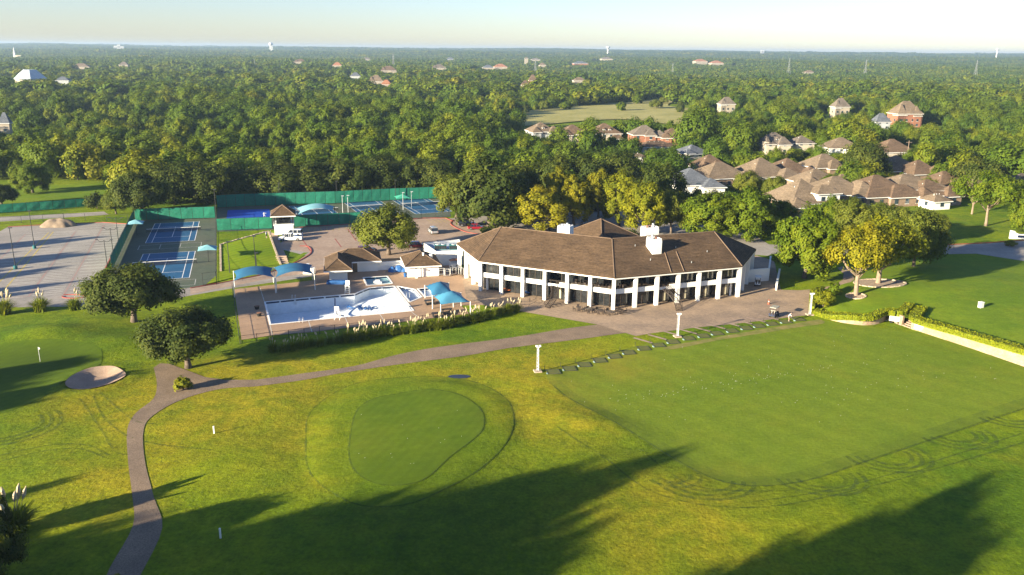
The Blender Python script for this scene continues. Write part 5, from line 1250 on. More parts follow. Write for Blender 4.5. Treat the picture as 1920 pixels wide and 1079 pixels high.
sail('shade_canopy', corners_at([(519, 550), (591, 544.5), (586, 525), (516, 530.5)], [3.1, 3.1, 3.1, 3.1]), 0, 0, m_shade_blue, 'dark blue arched canopy beside the bath house, second from the left', m_whitemetal, 'canopy', arch=.8)
m_bluelight = plain('sky_blue_shade_cloth', (0.055, 0.215, 0.33), (0.045, 0.175, 0.28), .5, .7)
sail('shade_canopy', corners_at([(811, 580), (850, 577), (842, 556), (797, 560)], [2.5, 2.7, 2.6, 2.5]), 0, 1.5, m_shade_blue, 'deep blue peaked sail on white posts by the small basins', m_whitemetal, 'canopy', arch='tent')
sail('shade_canopy', corners_at([(826.5, 596.5), (882, 591), (864.5, 574.5), (811.5, 579)], [2.4, 2.4, 2.5, 2.4]), 0, 1.5, m_bluelight, 'lighter blue peaked sail on white posts, nearest to the pampas grass', m_whitemetal, 'canopy', arch='tent')
sail('shade_canopy', corners_at([(560, 425), (632, 420), (628, 409), (558, 413)], [3.2, 3.2, 3.2, 3.2]), 0, 0, m_shade_teal, 'pale teal arched canopy over the bleachers at the far courts', m_dark, 'canopy', arch=1.2)
b0 = gp(596, 415); bl = thing('bleacher', 'dark metal bleacher under the pale teal arched canopy', 'bleacher', tuple(b0), RZF)
for k in range(4): MB().box((0, .7 * k, .35 * k + .4), (8.5, .35, .06)).part('bench', m_dark, bl)
for k in range(4): MB().box((0, .7 * k, .02), (8.0, .06, .35 * k + .36)).part('frame', m_dark, bl)
for i, (px, py) in enumerate([(820, 595), (838, 588), (806, 571)]):
    p = gp(px, py); r = thing('picnic_table', ['picnic table under the near blue sail, left', 'picnic table under the near blue sail, right', 'picnic table under the deep blue sail'][i], 'picnic table', (p.x, p.y, .052), .3)
    MB().box((0, 0, .72), (1.9, .8, .06)).part('tabletop', m_dark, r)
    for s in (-1, 1): MB().box((0, s * .75, .42), (1.9, .3, .05)).part('bench', m_dark, r); MB().box((s * .7, 0, 0), (.08, 1.5, .42)).part('leg', m_dark, r); MB().box((s * .7, 0, .42), (.08, .5, .3)).part('trestle', m_dark, r)
# observation tower
tb = [gp(515, 441.5), gp(551, 440)]; d = tb[1] - tb[0]; rzt = math.atan2(d.y, d.x); n_ = Vector((-d.y, d.x, 0)).normalized(); tc = (tb[0] + tb[1]) / 2 + n_ * 2.8; tw = d.length
TW = thing('tennis_pavilion', 'two level white tennis pavilion with brown hip roof and dark open upper deck', 'building', (tc.x, tc.y, 0))
MB().box((tc.x, tc.y, .02), (tw, 5.4, 2.3), rzt).part('lower_wall', m_white, TW, world=True)
MB().box((tc.x, tc.y, 2.32), (tw + .3, 5.7, .35), rzt).part('deck_band', m_trim, TW, world=True)
MB().box((tc.x, tc.y, 2.67), (tw - 1.2, 4.0, 2.2), rzt).part('deck_dark_box', m_glass, TW, world=True)  # dark glass block stands for the shade inside the open deck
for a in (-1, 1):
    for b in (-1, 0, 1):
        q = tc + d.normalized() * a * (tw / 2 - .1) + n_ * b * 2.6; MB().box((q.x, q.y, 2.67), (.16, .16, 2.3), rzt).part('post', m_dark, TW, world=True)
for z in (.5, 1.0):
    for s in (-1, 1):
        q = tc - n_ * s * 2.7 + Vector((0, 0, 2.67 + z)); MB().bar(q - d * .5, q + d * .5, .06, .06).part('rail', m_dark, TW, world=True)
hip(TW, tc, tw, 5.4, 4.95, 2.1, rzt, .7)
# sloping lawn with a stone edge below the pavilion
PQ = [(gp(414, 509), .05), (gp(527, 497), .05), (gp(505, 446), 1.2), (gp(413, 472), .7)]
PQ = [Vector((*site(414, 508, .1)[:2], .1)), Vector((*site(526, 496, .1)[:2], .1)), Vector((*site(503, 434, 1.5)[:2], 1.5)), Vector((*site(413, 459, .9)[:2], .9))]
K = 14; vs = []
for j in range(K + 1):
    for i in range(K + 1):
        u, v = i / K, j / K; p = PQ[0] * (1 - u) * (1 - v) + PQ[1] * u * (1 - v) + PQ[2] * u * v + PQ[3] * (1 - u) * v
        vs.append((p.x, p.y, p.z + .25 * math.sin(math.pi * u) * math.sin(math.pi * v)))
SL = MB().add(vs, [(j * (K + 1) + i, j * (K + 1) + i + 1, (j + 1) * (K + 1) + i + 1, (j + 1) * (K + 1) + i) for j in range(K) for i in range(K)]).struct('sloping_lawn', m_slope)
st = thing('stone_edging', 'stone edging round the bright sloping lawn below the pavilion', 'retaining wall', tuple(PQ[0]))
for a, b in ((PQ[0], PQ[3]), (PQ[3], PQ[2]), (PQ[2], PQ[1])):
    k = max(2, int((b - a).length / .9))
    for i in range(k):
        p, q = a.lerp(b, (i + .03) / k), a.lerp(b, (i + .97) / k); t = (q - p).normalized(); o_ = Vector((-t.y, t.x, 0)) * .2
        MB().prism([(p + o_)[:2], (q + o_)[:2], (q - o_)[:2], (p - o_)[:2]], .0, max(p.z, q.z) + .12 + .03 * ((i * 7) % 3)).part('stone', m_stone, st, world=True)
flat('court_walk', [gp(527, 494), gp(540, 490), gp(520, 440), gp(507, 436)], .03, m_lot2)
stp = thing('garden_steps', 'short flight of concrete steps at the foot of the pavilion walk', 'steps', tuple(gp(531, 493)))
for k in range(4): q = gp(531 - 1.2 * k, 494 - 3 * k); MB().box((q.x, q.y, .031), (2.4, .5, .14 + .14 * k), .1).part('step', m_lot2, stp, world=True)
drape('verge', [gp(383, 537), gp(414, 509.5), gp(527, 497.5), gp(545, 487), gp(570, 474), gp(578, 474), gp(548, 494), gp(496, 513), gp(420, 529), gp(360, 540)], m_slope, .03)
for i, (px, py) in enumerate([(480, 505), (482, 512), (431, 512), (407, 420)]):
    lamp(px, py, [7, 4.2, 6.5, 9][i], ['slim dark lamp pole on the bright lawn slope', 'shorter dark lamp pole at the foot of the lawn slope', 'slim dark pole at the left foot of the lawn slope', 'tall dark light pole at the corner between the court groups'][i], 0, False)
for i, (px, py) in enumerate([(525, 385), (632, 381), (742, 378), (643, 401), (653, 400), (756, 394), (772, 392)]):
    lamp(px, py, 6.5 if i < 3 else 5.0, ['tall light pole at the back screen, left', 'tall light pole at the back screen, middle', 'tall light pole at the back screen, right', 'pale light pole between the second and third far court', 'short light pole beside the pale one between far courts', 'pale light pole left of the rightmost court', 'short light pole left of the rightmost court'][i], 0, False, m=m_steel if i > 2 else m_dark)
# ------------------------------------------------------------------ vehicles
def wheel_set(r, L, W, rad):
    for sx in (-1, 1):
        for sy in (-1, 1):
            x, y = sx * L * .31, sy * (W / 2 - .10)
            wh = MB().tube([(x, y - .11, rad), (x, y + .11, rad)], [rad, rad], 14).part('wheel', m_rubber, r)
            MB().tube([(x, y + sy * .105, rad), (x, y + sy * .125, rad)], [rad * .6, rad * .6], 10).part('rim', m_alu, wh)
def car(px, py, rz, kind, m, label, group='parked cars', z=.03):
    p = gp(px, py, z); r = thing({'pickup': 'pickup_truck'}.get(kind, 'parked_car'), label, 'truck' if kind == 'pickup' else 'car', tuple(p), rz, group)
    L, W, H = {'suv': (4.8, 1.95, 1.75), 'sedan': (4.7, 1.82, 1.45), 'pickup': (5.8, 2.0, 1.85), 'hatch': (4.3, 1.8, 1.55)}[kind]; rad = .37 if kind != 'sedan' else .33
    def loft(secs, name, mt, par, bevel=0.0):
        vs = []; fs = []
        for (x, z0, z1, w0, w1) in secs: vs += [(x, -w0, z0), (x, w0, z0), (x, w1, z1), (x, -w1, z1)]
        for i in range(len(secs) - 1):
            for k in range(4): fs.append((4 * i + k, 4 * i + (k + 1) % 4, 4 * i + 4 + (k + 1) % 4, 4 * i + 4 + k))
        fs += [(3, 2, 1, 0), tuple(4 * (len(secs) - 1) + k for k in range(4))]
        return MB().add(vs, fs).part(name, mt, par, bevel=bevel)
    h = L / 2; w = W / 2; belt = H * .56
    loft([(-h, .42, belt * .80, w * .86, w * .80), (-h + .15, .30, belt * .94, w * .96, w * .9), (-h * .3, .25, belt, w, w * .95), (h * .25, .25, belt, w, w * .95), (h * .62, .26, belt * .93, w * .99, w * .9), (h - .15, .32, belt * .80, w * .94, w * .82), (h, .42, belt * .68, w * .82, w * .74)], 'body', m, r, .05)
    if kind == 'pickup': cab = (-.12 * L, .22 * L)
    elif kind == 'sedan': cab = (-.36 * L, .24 * L)
    else: cab = (-.485 * L, .22 * L)
    a, b = cab; ra = a + (.10 * L if kind == 'sedan' else .03 * L); rb = b - .13 * L
    loft([(a, belt - .03, belt, w * .90, w * .88), (ra, belt - .03, H - .07, w * .92, w * .76), (rb, belt - .03, H - .07, w * .92, w * .76), (b, belt - .03, belt, w * .90, w * .86)], 'greenhouse', m_carglass, r)
    rf = MB().add([(ra - .02, -w * .77, H - .08), (rb + .02, -w * .77, H - .08), (rb + .02, w * .77, H - .08), (ra - .02, w * .77, H - .08), (ra + .1, -w * .66, H), (rb - .1, -w * .66, H), (rb - .1, w * .66, H), (ra + .1, w * .66, H)], [(0, 1, 5, 4), (1, 2, 6, 5), (2, 3, 7, 6), (3, 0, 4, 7), (4, 5, 6, 7), (3, 2, 1, 0)]).part('roof', m, r)
    for x in (ra + (rb - ra) * .33, ra + (rb - ra) * .72):
        for s in (-1, 1): MB().add([(x - .05, s * w * .935, belt - .02), (x + .05, s * w * .935, belt - .02), (x + .05, s * w * .785, H - .08), (x - .05, s * w * .785, H - .08)], [(0, 1, 2, 3)]).part('pillar', m, r)
    if kind == 'pickup':
        MB().box((-.31 * L, 0, belt * .955), (.32 * L, W * .78, .02)).part('bed', m_dark, r)
        for s in (-1, 1): MB().box((-.31 * L, s * W * .43, belt * .93), (.35 * L, .1, .16)).part('bed_side', m, r)
    for s in (-1, 1):
        MB().box((h - .06, s * w * .6, belt * .55), (.1, .34, .14)).part('headlight', m_trim, r); MB().box((-h + .06, s * w * .66, belt * .62), (.12, .22, .2)).part('tail_light', m_kerb_red, r)
        MB().box((b - .1 * L, s * w * 1.04, belt), (.12, .16, .12)).part('mirror', m, r)
    wheel_set(r, L, W, rad); return r
car(545, 451, 3.25, 'pickup', m_carwhite, 'white pickup truck parked below the tennis pavilion')
car(549, 443, 3.2, 'suv', m_carwhite, 'white car half hidden behind the pickup truck')
car(812, 437, 1.9, 'suv', m_carsilver, 'grey SUV parked at the right of the lone olive tree')
car(782, 464, .2, 'sedan', m_carred, 'red car beside the flat roofed annex, right of the lone olive tree')
car(689, 473, .5, 'hatch', m_carmaroon, 'maroon car under the lone olive tree')
car(876, 424, .15, 'suv', m_carblack, 'black SUV parked behind the red sedan')
car(893, 430, .12, 'sedan', m_carred, 'bright red sedan beside the black SUV')
car(1080, 434, 1.6, 'hatch', m_carwhite, 'white car by the left chimney, nearer of two')
car(1096, 420, 1.5, 'suv', m_carwhite, 'white SUV right behind the nearer white car')
car(1103, 427, 1.5, 'sedan', m_carsilver, 'silver car next to the white SUV')
car(1110, 397, .1, 'suv', m_carblack, 'dark car in the shade under the golden trees')
car(1145, 403, .3, 'suv', m_carblack, 'dark car in the shade behind the lime tree')
car(1040, 436, .3, 'sedan', m_carblack, 'dark car just left of the left chimney')
car(1190, 292, 1.4, 'sedan', m_carred, 'red car on the driveway of the brick house')
def golf_cart(px, py, rz, label, body, roofm, z=.05):
    p = gp(px, py, z); r = thing('golf_cart', label, 'golf cart', tuple(p), rz, 'golf carts')
    MB().box((0, 0, .28), (2.3, 1.15, .12)).part('chassis', m_dark, r)
    MB().add([(.55, -.55, .4), (1.15, -.5, .4), (1.15, .5, .4), (.55, .55, .4), (.62, -.5, .95), (1.05, -.42, .75), (1.05, .42, .75), (.62, .5, .95)], [(0, 1, 5, 4), (1, 2, 6, 5), (2, 3, 7, 6), (3, 0, 4, 7), (4, 5, 6, 7), (3, 2, 1, 0)]).part('cowl', body, r)
    MB().box((-.75, 0, .4), (.85, 1.1, .42), taper=.94).part('rear_body', body, r)
    MB().box((-.15, 0, .62), (.55, 1.05, .16)).part('seat', m_cartan, r); MB().box((-.45, 0, .75), (.12, 1.05, .5)).part('backrest', m_cartan, r)
    for x in (.8, -.6):
        for s in (-1, 1): MB().tube([(x, s * .5, .5), (x - .1, s * .5, 1.78)], .025, 5).part('roof_post', m_dark, r)
    MB().box((.05, 0, 1.76), (1.85, 1.2, .09), taper=.9).part('roof', roofm, r)
    MB().tube([(.55, .25, .85), (.4, .25, 1.0)], .02, 5).part('steering_column', m_dark, r)
    for x in (-.75, .78):
        for s in (-1, 1): MB().tube([(x, s * .42, .22), (x, s * .58, .22)], [.22, .22], 12).part('wheel', m_rubber, r)
    for s in (-.25, .25): MB().cyl((-1.1, s, .55), .13, .75, 8, .16).part('golf_bag', m_bronze, r)
golf_cart(1451, 594, .9, 'dark blue golf cart with beige roof on the terrace by the tee line', m_navy, m_cartan)
golf_cart(1420, 535, 1.3, 'white golf cart parked against the white yard wall', m_whitemetal, m_whitemetal)
golf_cart(526, 436, .3, 'dark golf cart beside the tennis pavilion', m_dark, m_dark)
# bag racks and trolleys by the left end of the clubhouse
for i, (px, py) in enumerate([(828, 517), (838, 519), (850, 516), (860, 515), (868, 516), (846, 511), (858, 509)]):
    p = gp(px, py); r = thing('bag_rack', 'white framed rolling golf bag rack beside the left end of the clubhouse', 'rack', (p.x, p.y, .055), .2 + .3 * i, 'golf bag racks')
    for sx in (-.55, .55):
        for sy in (-.3, .3): MB().tube([(sx, sy, .1), (sx, sy, 1.5)], .035, 5).part('upright', m_whitemetal, r); MB().tube([(sx, sy - .03, .08), (sx, sy + .03, .08)], .08, 8).part('caster', m_rubber, r)
    for z in (.3, 1.1, 1.5):
        for sy in (-.3, .3): MB().box((0, sy, z), (1.1, .04, .04)).part('crossbar', m_whitemetal, r)
    for k in range(3): MB().tube([(-.35 + .35 * k, 0, .12), (-.35 + .35 * k, .05, 1.25)], [.12, .15], 7).part('golf_bag', [m_dark, m_bronze, m_navy][(k + i) % 3], r)
p = gp(852, 505); r = thing('canvas_cart', 'tan canvas topped cart among the golf bag racks', 'cart', (p.x, p.y, .055), .3)
MB().box((0, 0, 1.9), (2.2, 1.4, .35), taper=.3).part('canvas_top', m_soil, r)
for sx in (-.9, .9):
    for sy in (-.5, .5): MB().tube([(sx, sy, 0), (sx, sy, 1.95)], .03, 5).part('post', m_whitemetal, r)
MB().box((0, 0, .4), (1.9, 1.1, .7)).part('cabinet', m_whitemetal, r)
for i, (px, py, m_) in enumerate([(744, 510, m_blue), (951, 548, None), (986, 553, None)]):
    p = gp(px, py)
    if i == 0:
        r = thing('covered_furniture', 'heap of furniture under a blue tarp by the white wall', 'tarp', (p.x, p.y, .055), .1)
        for (x, y, s) in ((-.9, 0, .9), (.5, .2, 1.1), (1.5, -.2, .7)):
            bm = bmesh.new(); bmesh.ops.create_icosphere(bm, subdivisions=2, radius=s)
            for v in bm.verts: v.co = Vector((v.co.x * 1.1, v.co.y * .9, max(-.0, v.co.z * 1.25 + .1 * math.sin(9 * v.co.x))))
            me = bpy.data.meshes.new('tarp'); bm.to_mesh(me); bm.free(); me.materials.append(m_blue); o = link('tarp', me, r); o.location = (x, y, 0)
    else:
        mt = [None, plain('orange_cloth', (.45, .12, .04), None, 2, .8), m_blue][i]
        r = thing('covered_table', ['', 'round table under an orange cover between the first columns', 'round table under a blue cover between the second and third column'][i], 'table', (p.x, p.y, .05), 0)
        MB().tube([(0, 0, .5), (0, 0, .62), (0, 0, .8)], [.95, .9, .15], 12).part('cover', mt, r); MB().cyl((0, 0, 0), .09, .6, 7).part('pedestal', m_dark, r)
p = gp(653, 533.5); MB().box((0, 0, 0), (4.6, .9, .75), taper=.9).solo('rolled_pool_cover', m_blue, 'long blue rolled pool cover below the bath house wall', 'pool cover', loc=(p.x - 2, p.y, .052), rz=-.05, world=False)
for i, (px, py) in enumerate([(760, 520), (781, 522)]):
    p = gp(px, py); r = thing(['waste_bin', 'pool_shower'][i], ['small blue waste bin at the corner of the service hut', 'slim white pool shower post before the service hut'][i], ['bin', 'shower'][i], (p.x, p.y, .053), 0)
    if i == 0: MB().cyl((0, 0, 0), .3, .9, 10, .34).part('bin_body', m_blue, r); MB().cyl((0, 0, .9), .36, .08, 10).part('lid', m_dark, r)
    else: MB().box((0, 0, 0), (.5, .5, .3)).part('foot', m_trim, r); MB().box((0, 0, .3), (.18, .18, 1.9)).part('post', m_trim, r); MB().box((0, -.2, 1.9), (.3, .5, .2)).part('shower_head', m_dark, r)
p = gp(580, 513); r = thing('pump_enclosure', 'small white pump enclosure with tank beside the arched canopies', 'enclosure', (p.x, p.y, .03), 0)
MB().box((0, 0, 0), (2.2, 1.6, 1.2)).part('box', m_white, r); MB().cyl((-.3, 0, 1.2), .55, .8, 10, .45).part('tank', m_whitemetal, r)
# traffic cone-like marker and bins on the terrace
p = gp(1441, 571); r = thing('traffic_cone', 'orange traffic cone standing alone on the terrace', 'cone', (p.x, p.y, .045))
MB().box((0, 0, 0), (.4, .4, .04)).part('base', m_kerb_red, r); MB().cyl((0, 0, .04), .16, .85, 10, .03).part('cone', plain('orange_plastic', (.55, .12, .05), None, 2, .6), r); MB().cyl((0, 0, .45), .105, .14, 10, .085).part('stripe', m_trim, r)

# ------------------------------------------------------------------ driving range line
def mast(px, py, h, label):
    p = gp(px, py); r = thing('lattice_mast', label, 'light mast', (p.x, p.y, ground_h(p.x, p.y)), .2, 'lattice light masts')
    MB().box((0, 0, .02), (1.1, 1.1, .16)).part('base', m_stone, r); a = .14
    for sx in (-a, a):
        for sy in (-a, a): MB().tube([(sx, sy, .18), (sx * .8, sy * .8, h - .3)], .026, 5).part('chord', m_steel, r)
    k = 7
    for i in range(k):
        z0, z1 = .2 + (h - .5) * i / k, .2 + (h - .5) * (i + 1) / k; s = 1 if i % 2 else -1
        for (ax, ay, bx, by) in ((-a, -a, a, -a), (a, -a, a, a), (a, a, -a, a), (-a, a, -a, -a)): MB().tube([(ax * s * .9, ay * s * .9, z0), (bx * s * .9, by * s * .9, z1)], .016, 4).part('brace', m_steel, r)
    MB().box((0, 0, h - .3), (.5, .42, .08)).part('head_plate', m_whitemetal, r)
    for s in (-.22, .22): MB().box((s, -.15, h - .2), (.3, .32, .2)).part('floodlight', m_whitemetal, r)
mast(1008, 700, 4.1, 'white lattice light mast at the left end of the tee line'); mast(1270, 632, 4.1, 'white lattice light mast in the middle of the tee line'); mast(1518, 591, 4.1, 'white lattice light mast at the right end of the tee line, by the hedge')
MATS = [(1038, 701), (1068, 693.5), (1096, 685), (1125, 676.6), (1152.6, 669), (1179, 661.7), (1207.5, 654), (1235, 648), (1261.6, 641.6), (1291, 635), (1319, 630.6), (1344, 626), (1372.5, 621), (1399, 616), (1422.5, 612), (1447.5, 608), (1472.5, 604), (1497.5, 599.5)]
m_mat = plain('tee_mat_turf', (0.09, 0.11, 0.02), (0.13, 0.12, 0.035), 1.2, .9, .3, 8)
m_tray = plain('pale_plastic', (.30, .42, .40), None, 2, .5)
ORD = ['first', 'second', 'third', 'fourth', 'fifth', 'sixth', 'seventh', 'eighth', 'ninth', 'tenth', 'eleventh', 'twelfth', 'thirteenth', 'fourteenth', 'fifteenth', 'sixteenth', 'seventeenth', 'last']
md = (gp(1497.5, 599.5) - gp(1038, 701)).normalized(); rzm = math.atan2(md.y, md.x) - .35
for i, (px, py) in enumerate(MATS):
    p = gp(px, py); r = thing('tee_mat', 'square framed practice mat, %s from the left in the tee line' % ORD[i], 'tee mat', (p.x, p.y, ground_h(p.x, p.y) + .03), rzm, 'driving range mats')
    MB().box((0, 0, 0), (1.75, 1.75, .05)).part('mat', m_mat, r)
    for s in (-1, 1): MB().box((s * .9, 0, 0), (.06, 1.86, .07)).part('frame', m_dark, r); MB().box((0, s * .9, 0), (1.74, .06, .07)).part('frame', m_dark, r)
    MB().box((-1.1, -.55, 0), (.18, .5, .10)).part('ball_tray', m_tray, r)
    MB().tube([(-1.15, .9, 0), (-1.15, .9, .8)], .03, 5).part('divider_post', m_dark, r)
    if i >= 7: 
        a = p + Vector((-.9, 1.0, 0)); b = a + Vector((-2.6, 2.4, 0)); stripe('walk_strip', a, b, .55, .06, m_lot2, GROUND)
drape('bare_turf', spline(sites([(1250, 651), (1340, 634), (1420, 620), (1500, 606), (1535, 600), (1545, 607), (1500, 614), (1420, 627), (1340, 640), (1260, 656)]), 4, True), plain('worn_turf', (.25, .2, .06), (.13, .15, .02), .6, .95, .3, 3), .045, attrs=False)
# ------------------------------------------------------------------ upper lawn, retaining walls, hedges, steps
w1 = [gp(1533, 593.5), gp(1567, 603), gp(1600, 609), gp(1625, 610.5), gp(1648, 607.5), gp(1663, 600)]
w1b = [gp(1663, 600), gp(1690, 611)]
w2 = [gp(1707, 617), gp(1724, 622), gp(1800, 647), gp(1860, 667), gp(1920, 688), gp(2100, 752), gp(2400, 856), gp(2600, 926)]
xs_ = [gp(1525, 580).x, gp(1600, 609).x, gp(1690, 611).x, gp(1800, 647).x]
def upper_h(x, y):
    h = .12 + .88 * sstep(xs_[0], xs_[1], x) + .55 * sstep(xs_[1], xs_[2], x) + .35 * sstep(xs_[2], xs_[3] + 10, x)
    h *= 1 - .97 * sstep(150, 188, y)
    return h + .22 * math.exp(-((x - 78) / 11) ** 2 - ((y - 152) / 4.5) ** 2) + .2 * math.exp(-((x - 95) / 9) ** 2 - ((y - 160) / 4) ** 2)
stepL, stepR, stepLt, stepRt = gp(1691.5, 611), gp(1706.5, 616.5), gp(1717, 583, 1.5), gp(1724.5, 586, 1.5)
up_poly = w1 + [gp(1690, 610)] + [Vector((stepLt.x, stepLt.y, 0)), Vector((stepRt.x, stepRt.y, 0))] + w2 + [gp(2620, 880), gp(2500, 620), gp(2300, 508), gp(1920, 492), gp(1830, 478.5), gp(1740, 481), gp(1640, 487), gp(1602, 505), gp(1608, 528), gp(1594, 542), gp(1562, 551), gp(1531, 553), gp(1523, 560), gp(1524, 590)]
drape('upper_lawn', up_poly, m_lawn, .05, hfun=upper_h, attrs=True)
def stone_wall(pts, label):
    r = thing('retaining_wall', label, 'retaining wall', tuple(pts[0]))
    pts = [p for p in pts]
    for a, b in zip(pts, pts[1:]):
        k = max(1, int((b - a).length / 2.4))
        for i in range(k):
            p, q = a.lerp(b, i / k), a.lerp(b, (i + 1) / k); n = inward(p, q) * .45; hp, hq = upper_h(p.x, p.y + .5) + .12, upper_h(q.x, q.y + .5) + .12
            # wall face leans back a little
            vs = [(p.x, p.y, -.1), (q.x, q.y, -.1), (q.x + n.x, q.y + n.y, -.1), (p.x + n.x, p.y + n.y, -.1), (p.x + n.x * .25, p.y + n.y * .25, hp), (q.x + n.x * .25, q.y + n.y * .25, hq), (q.x + n.x, q.y + n.y, hq), (p.x + n.x, p.y + n.y, hp)]
            MB().add(vs, [(3, 2, 1, 0), (4, 5, 6, 7), (0, 1, 5, 4), (1, 2, 6, 5), (2, 3, 7, 6), (3, 0, 4, 7)]).part('wall_section', m_wallstone, r, world=True)
def stonemat():
    m, t, b = nodes_of('ashlar_stone'); b.inputs['Roughness'].default_value = .9
    vo = N(t, 'ShaderNodeTexVoronoi'); vo.inputs['Scale'].default_value = 2.6; g = N(t, 'ShaderNodeNewGeometry'); mp = N(t, 'ShaderNodeMapping'); mp.inputs['Scale'].default_value = (1, 1, 1.8)
    t.links.new(g.outputs['Position'], mp.inputs[0]); t.links.new(mp.outputs[0], vo.inputs['Vector'])
    col = mix(t, ramp(t, noise(t, .5), [(.3, (.28, .205, .135)), (.7, (.38, .285, .195))]), vo.outputs['Color'], .16, 'OVERLAY')
    e = N(t, 'ShaderNodeTexVoronoi', feature='DISTANCE_TO_EDGE'); e.inputs['Scale'].default_value = 2.6; t.links.new(mp.outputs[0], e.inputs['Vector'])
    col = mix(t, col, ramp(t, e.outputs['Distance'], [(.0, (.6, .6, .6)), (.07, (1, 1, 1))]), 1.0, 'MULTIPLY')
    t.links.new(col, b.inputs['Base Color']); bump(t, b, e.outputs['Distance'], .6, .12); return m
m_wallstone = stonemat()
stone_wall(spline(w1, 3), 'low curved stone retaining wall under the hedge, left of the stone steps')
stone_wall(w2, 'long straight stone retaining wall at the right edge of the range')
stone_wall(w1b, 'short stone wall section with pier beside the stone steps')
ss = thing('stone_steps', 'stone steps climbing from the range to the upper lawn', 'steps', tuple(stepL))
K = 9
for k in range(K):
    a0, a1 = stepL.lerp(stepLt, k / K), stepL.lerp(stepLt, (k + 1) / K); b0_, b1_ = stepR.lerp(stepRt, k / K), stepR.lerp(stepRt, (k + 1) / K); z = 1.5 * (k + 1) / K
    MB().prism([a0[:2], b0_[:2], b1_[:2], a1[:2]], 0.0, z + .02).part('step', m_lot2, ss, world=True)
# hedges: leafy boxes
L_hedge = leaf_mat('hedge_leaves', [(.1, (.14, .18, .006)), (.5, (.22, .25, .007)), (.95, (.30, .30, .010))], .1)
def hedge(pts, wd, ht, label, hf=upper_h, seed=1):
    pts = spline(pts, 3)
    r = thing('hedge', label, 'hedge', (pts[0].x, pts[0].y, 0)); rs = np.random.RandomState(seed); C, Nn = [], []
    core = MB()
    for a, b in zip(pts, pts[1:]):
        L = (b - a).length; n = int(L * 130); t = rs.uniform(0, 1, n); s = rs.uniform(-1, 1, n); q = rs.uniform(0, 1, n); d = (b - a).normalized(); nn = Vector((-d.y, d.x, 0))
        for i in range(n):
            f = rs.randint(3)
            y, z, no = (s[i], 1.0, (0, 0, 1)) if f == 0 else ((-1, q[i], (-nn.x, -nn.y, .3)) if f == 1 else (1, q[i], (nn.x, nn.y, .3)))
            p = a.lerp(b, t[i]) + nn * (y * wd / 2); zz = hf(p.x, p.y)
            C.append((p.x, p.y, zz + z * ht + rs.normal(0, .04))); Nn.append(np.array(no) + rs.normal(0, .45, 3))
        core.bar(a + Vector((0, 0, hf(a.x, a.y) - .2)), b + Vector((0, 0, hf(b.x, b.y) - .2)), wd * .86, ht * .9 + .2)
    C = np.array(C) - np.array(r.location); Nn = np.array(Nn); Nn /= np.linalg.norm(Nn, axis=1)[:, None]
    link('foliage', leaves_mesh('foliage', C, Nn, .16, np.clip(rs.normal(.5, .25, len(C)), 0, 1), L_hedge, rs), r)
    core.part('core', m_hedgecore, r, world=True)
m_hedgecore = plain('hedge_inner_leaves', (.17, .20, .01), (.13, .16, .01), 3, .9, .6, 6)
def ugp(px, py, z): v = site(px, py, z); return Vector((v.x, v.y, 0))
hedge([ugp(1523, 556, .2), ugp(1522, 583, .3)], .9, 1.1, 'short clipped hedge beside the right light mast', seed=2)
hedge([ugp(1525, 583, .5), ugp(1560, 588, 1.1), ugp(1600, 592, 1.5), ugp(1634, 592, 1.7), ugp(1660, 583, 1.9), ugp(1690, 585, 2.0), ugp(1706, 570, 2.1)], 1.6, .75, 'long winding clipped hedge above the curved stone wall', seed=3)
hedge([ugp(1729, 576, 2.2), ugp(1716, 591, 2.3), ugp(1733, 599, 2.4), ugp(1800, 617, 2.5), ugp(1920, 652, 2.6), ugp(2080, 698, 2.6), ugp(2400, 800, 2.6), ugp(2560, 852, 2.6)], 1.8, .75, 'long straight clipped hedge above the right stone wall', seed=4)
# beds round the trees on the upper lawn
for (px, py, rr, lab, z) in [(1603, 567, 1.7, 'a', .3), (1648, 542, 3.6, 'b', .5)]:
    c = gp(px, py, z); poly = [(c.x + rr * (1.35 if lab == 'b' else 1) * math.cos(a), c.y + rr * math.sin(a)) for a in np.linspace(0, 2 * math.pi, 25)[:-1]]
    o = drape('mulch_bed', poly, m_mulch, .10, hfun=upper_h, attrs=False)
    for i in range(24):
        a, b = Vector((*poly[i], 0)), Vector((*poly[(i + 1) % 24], 0)); z0 = upper_h(a.x, a.y)
        s_ = MB().bar(a.lerp(b, .04) + Vector((0, 0, z0)), a.lerp(b, .96) + Vector((0, 0, z0)), .28, .24).mesh('edging_stone', m_stone); link('edging_stone', s_, o)
def bush(px, py, w_, h_, label, m, z=0.0, n=1500, leaf=.2, seed=0, name='shrub'):
    p = site(px, py, z); r = thing(name, label, 'shrub', (p.x, p.y, z)); rs = np.random.RandomState(500 + seed)
    C, nn, tt, L = crown_points(rs, n, w_ / 2, h_ * .55, h_ * .5, 10, (.3, .45), 1.0); C[:, 2] = np.maximum(C[:, 2], .03)
    link('foliage', leaves_mesh('foliage', C, nn, leaf, tt, m, rs), r)
    mb = MB()
    for k in range(5): a = k * 1.26; mb.tube([(0, 0, 0), (.3 * w_ * .6 * math.cos(a), .3 * w_ * .6 * math.sin(a), h_ * .6)], [.06, .02], 5)
    mb.part('stem', m_bark, r)
bush(1543, 578, 4.0, 3.6, 'rounded lime green shrub behind the short hedge', L_lime, .3, 2600, .2, 1)
bush(1562, 560, 3.0, 3.0, 'dark green shrub behind the lime green one', L_green, .3, 1800, .2, 2)
bush(1536, 562, 2.2, 2.6, 'small dark shrub between drive and hedge', L_oak, .2, 1200, .2, 3)
bush(344, 731, 2.4, 1.7, 'bright lime grass tuft on the island where the path forks', L_lime, 0, 1200, .2, 4)
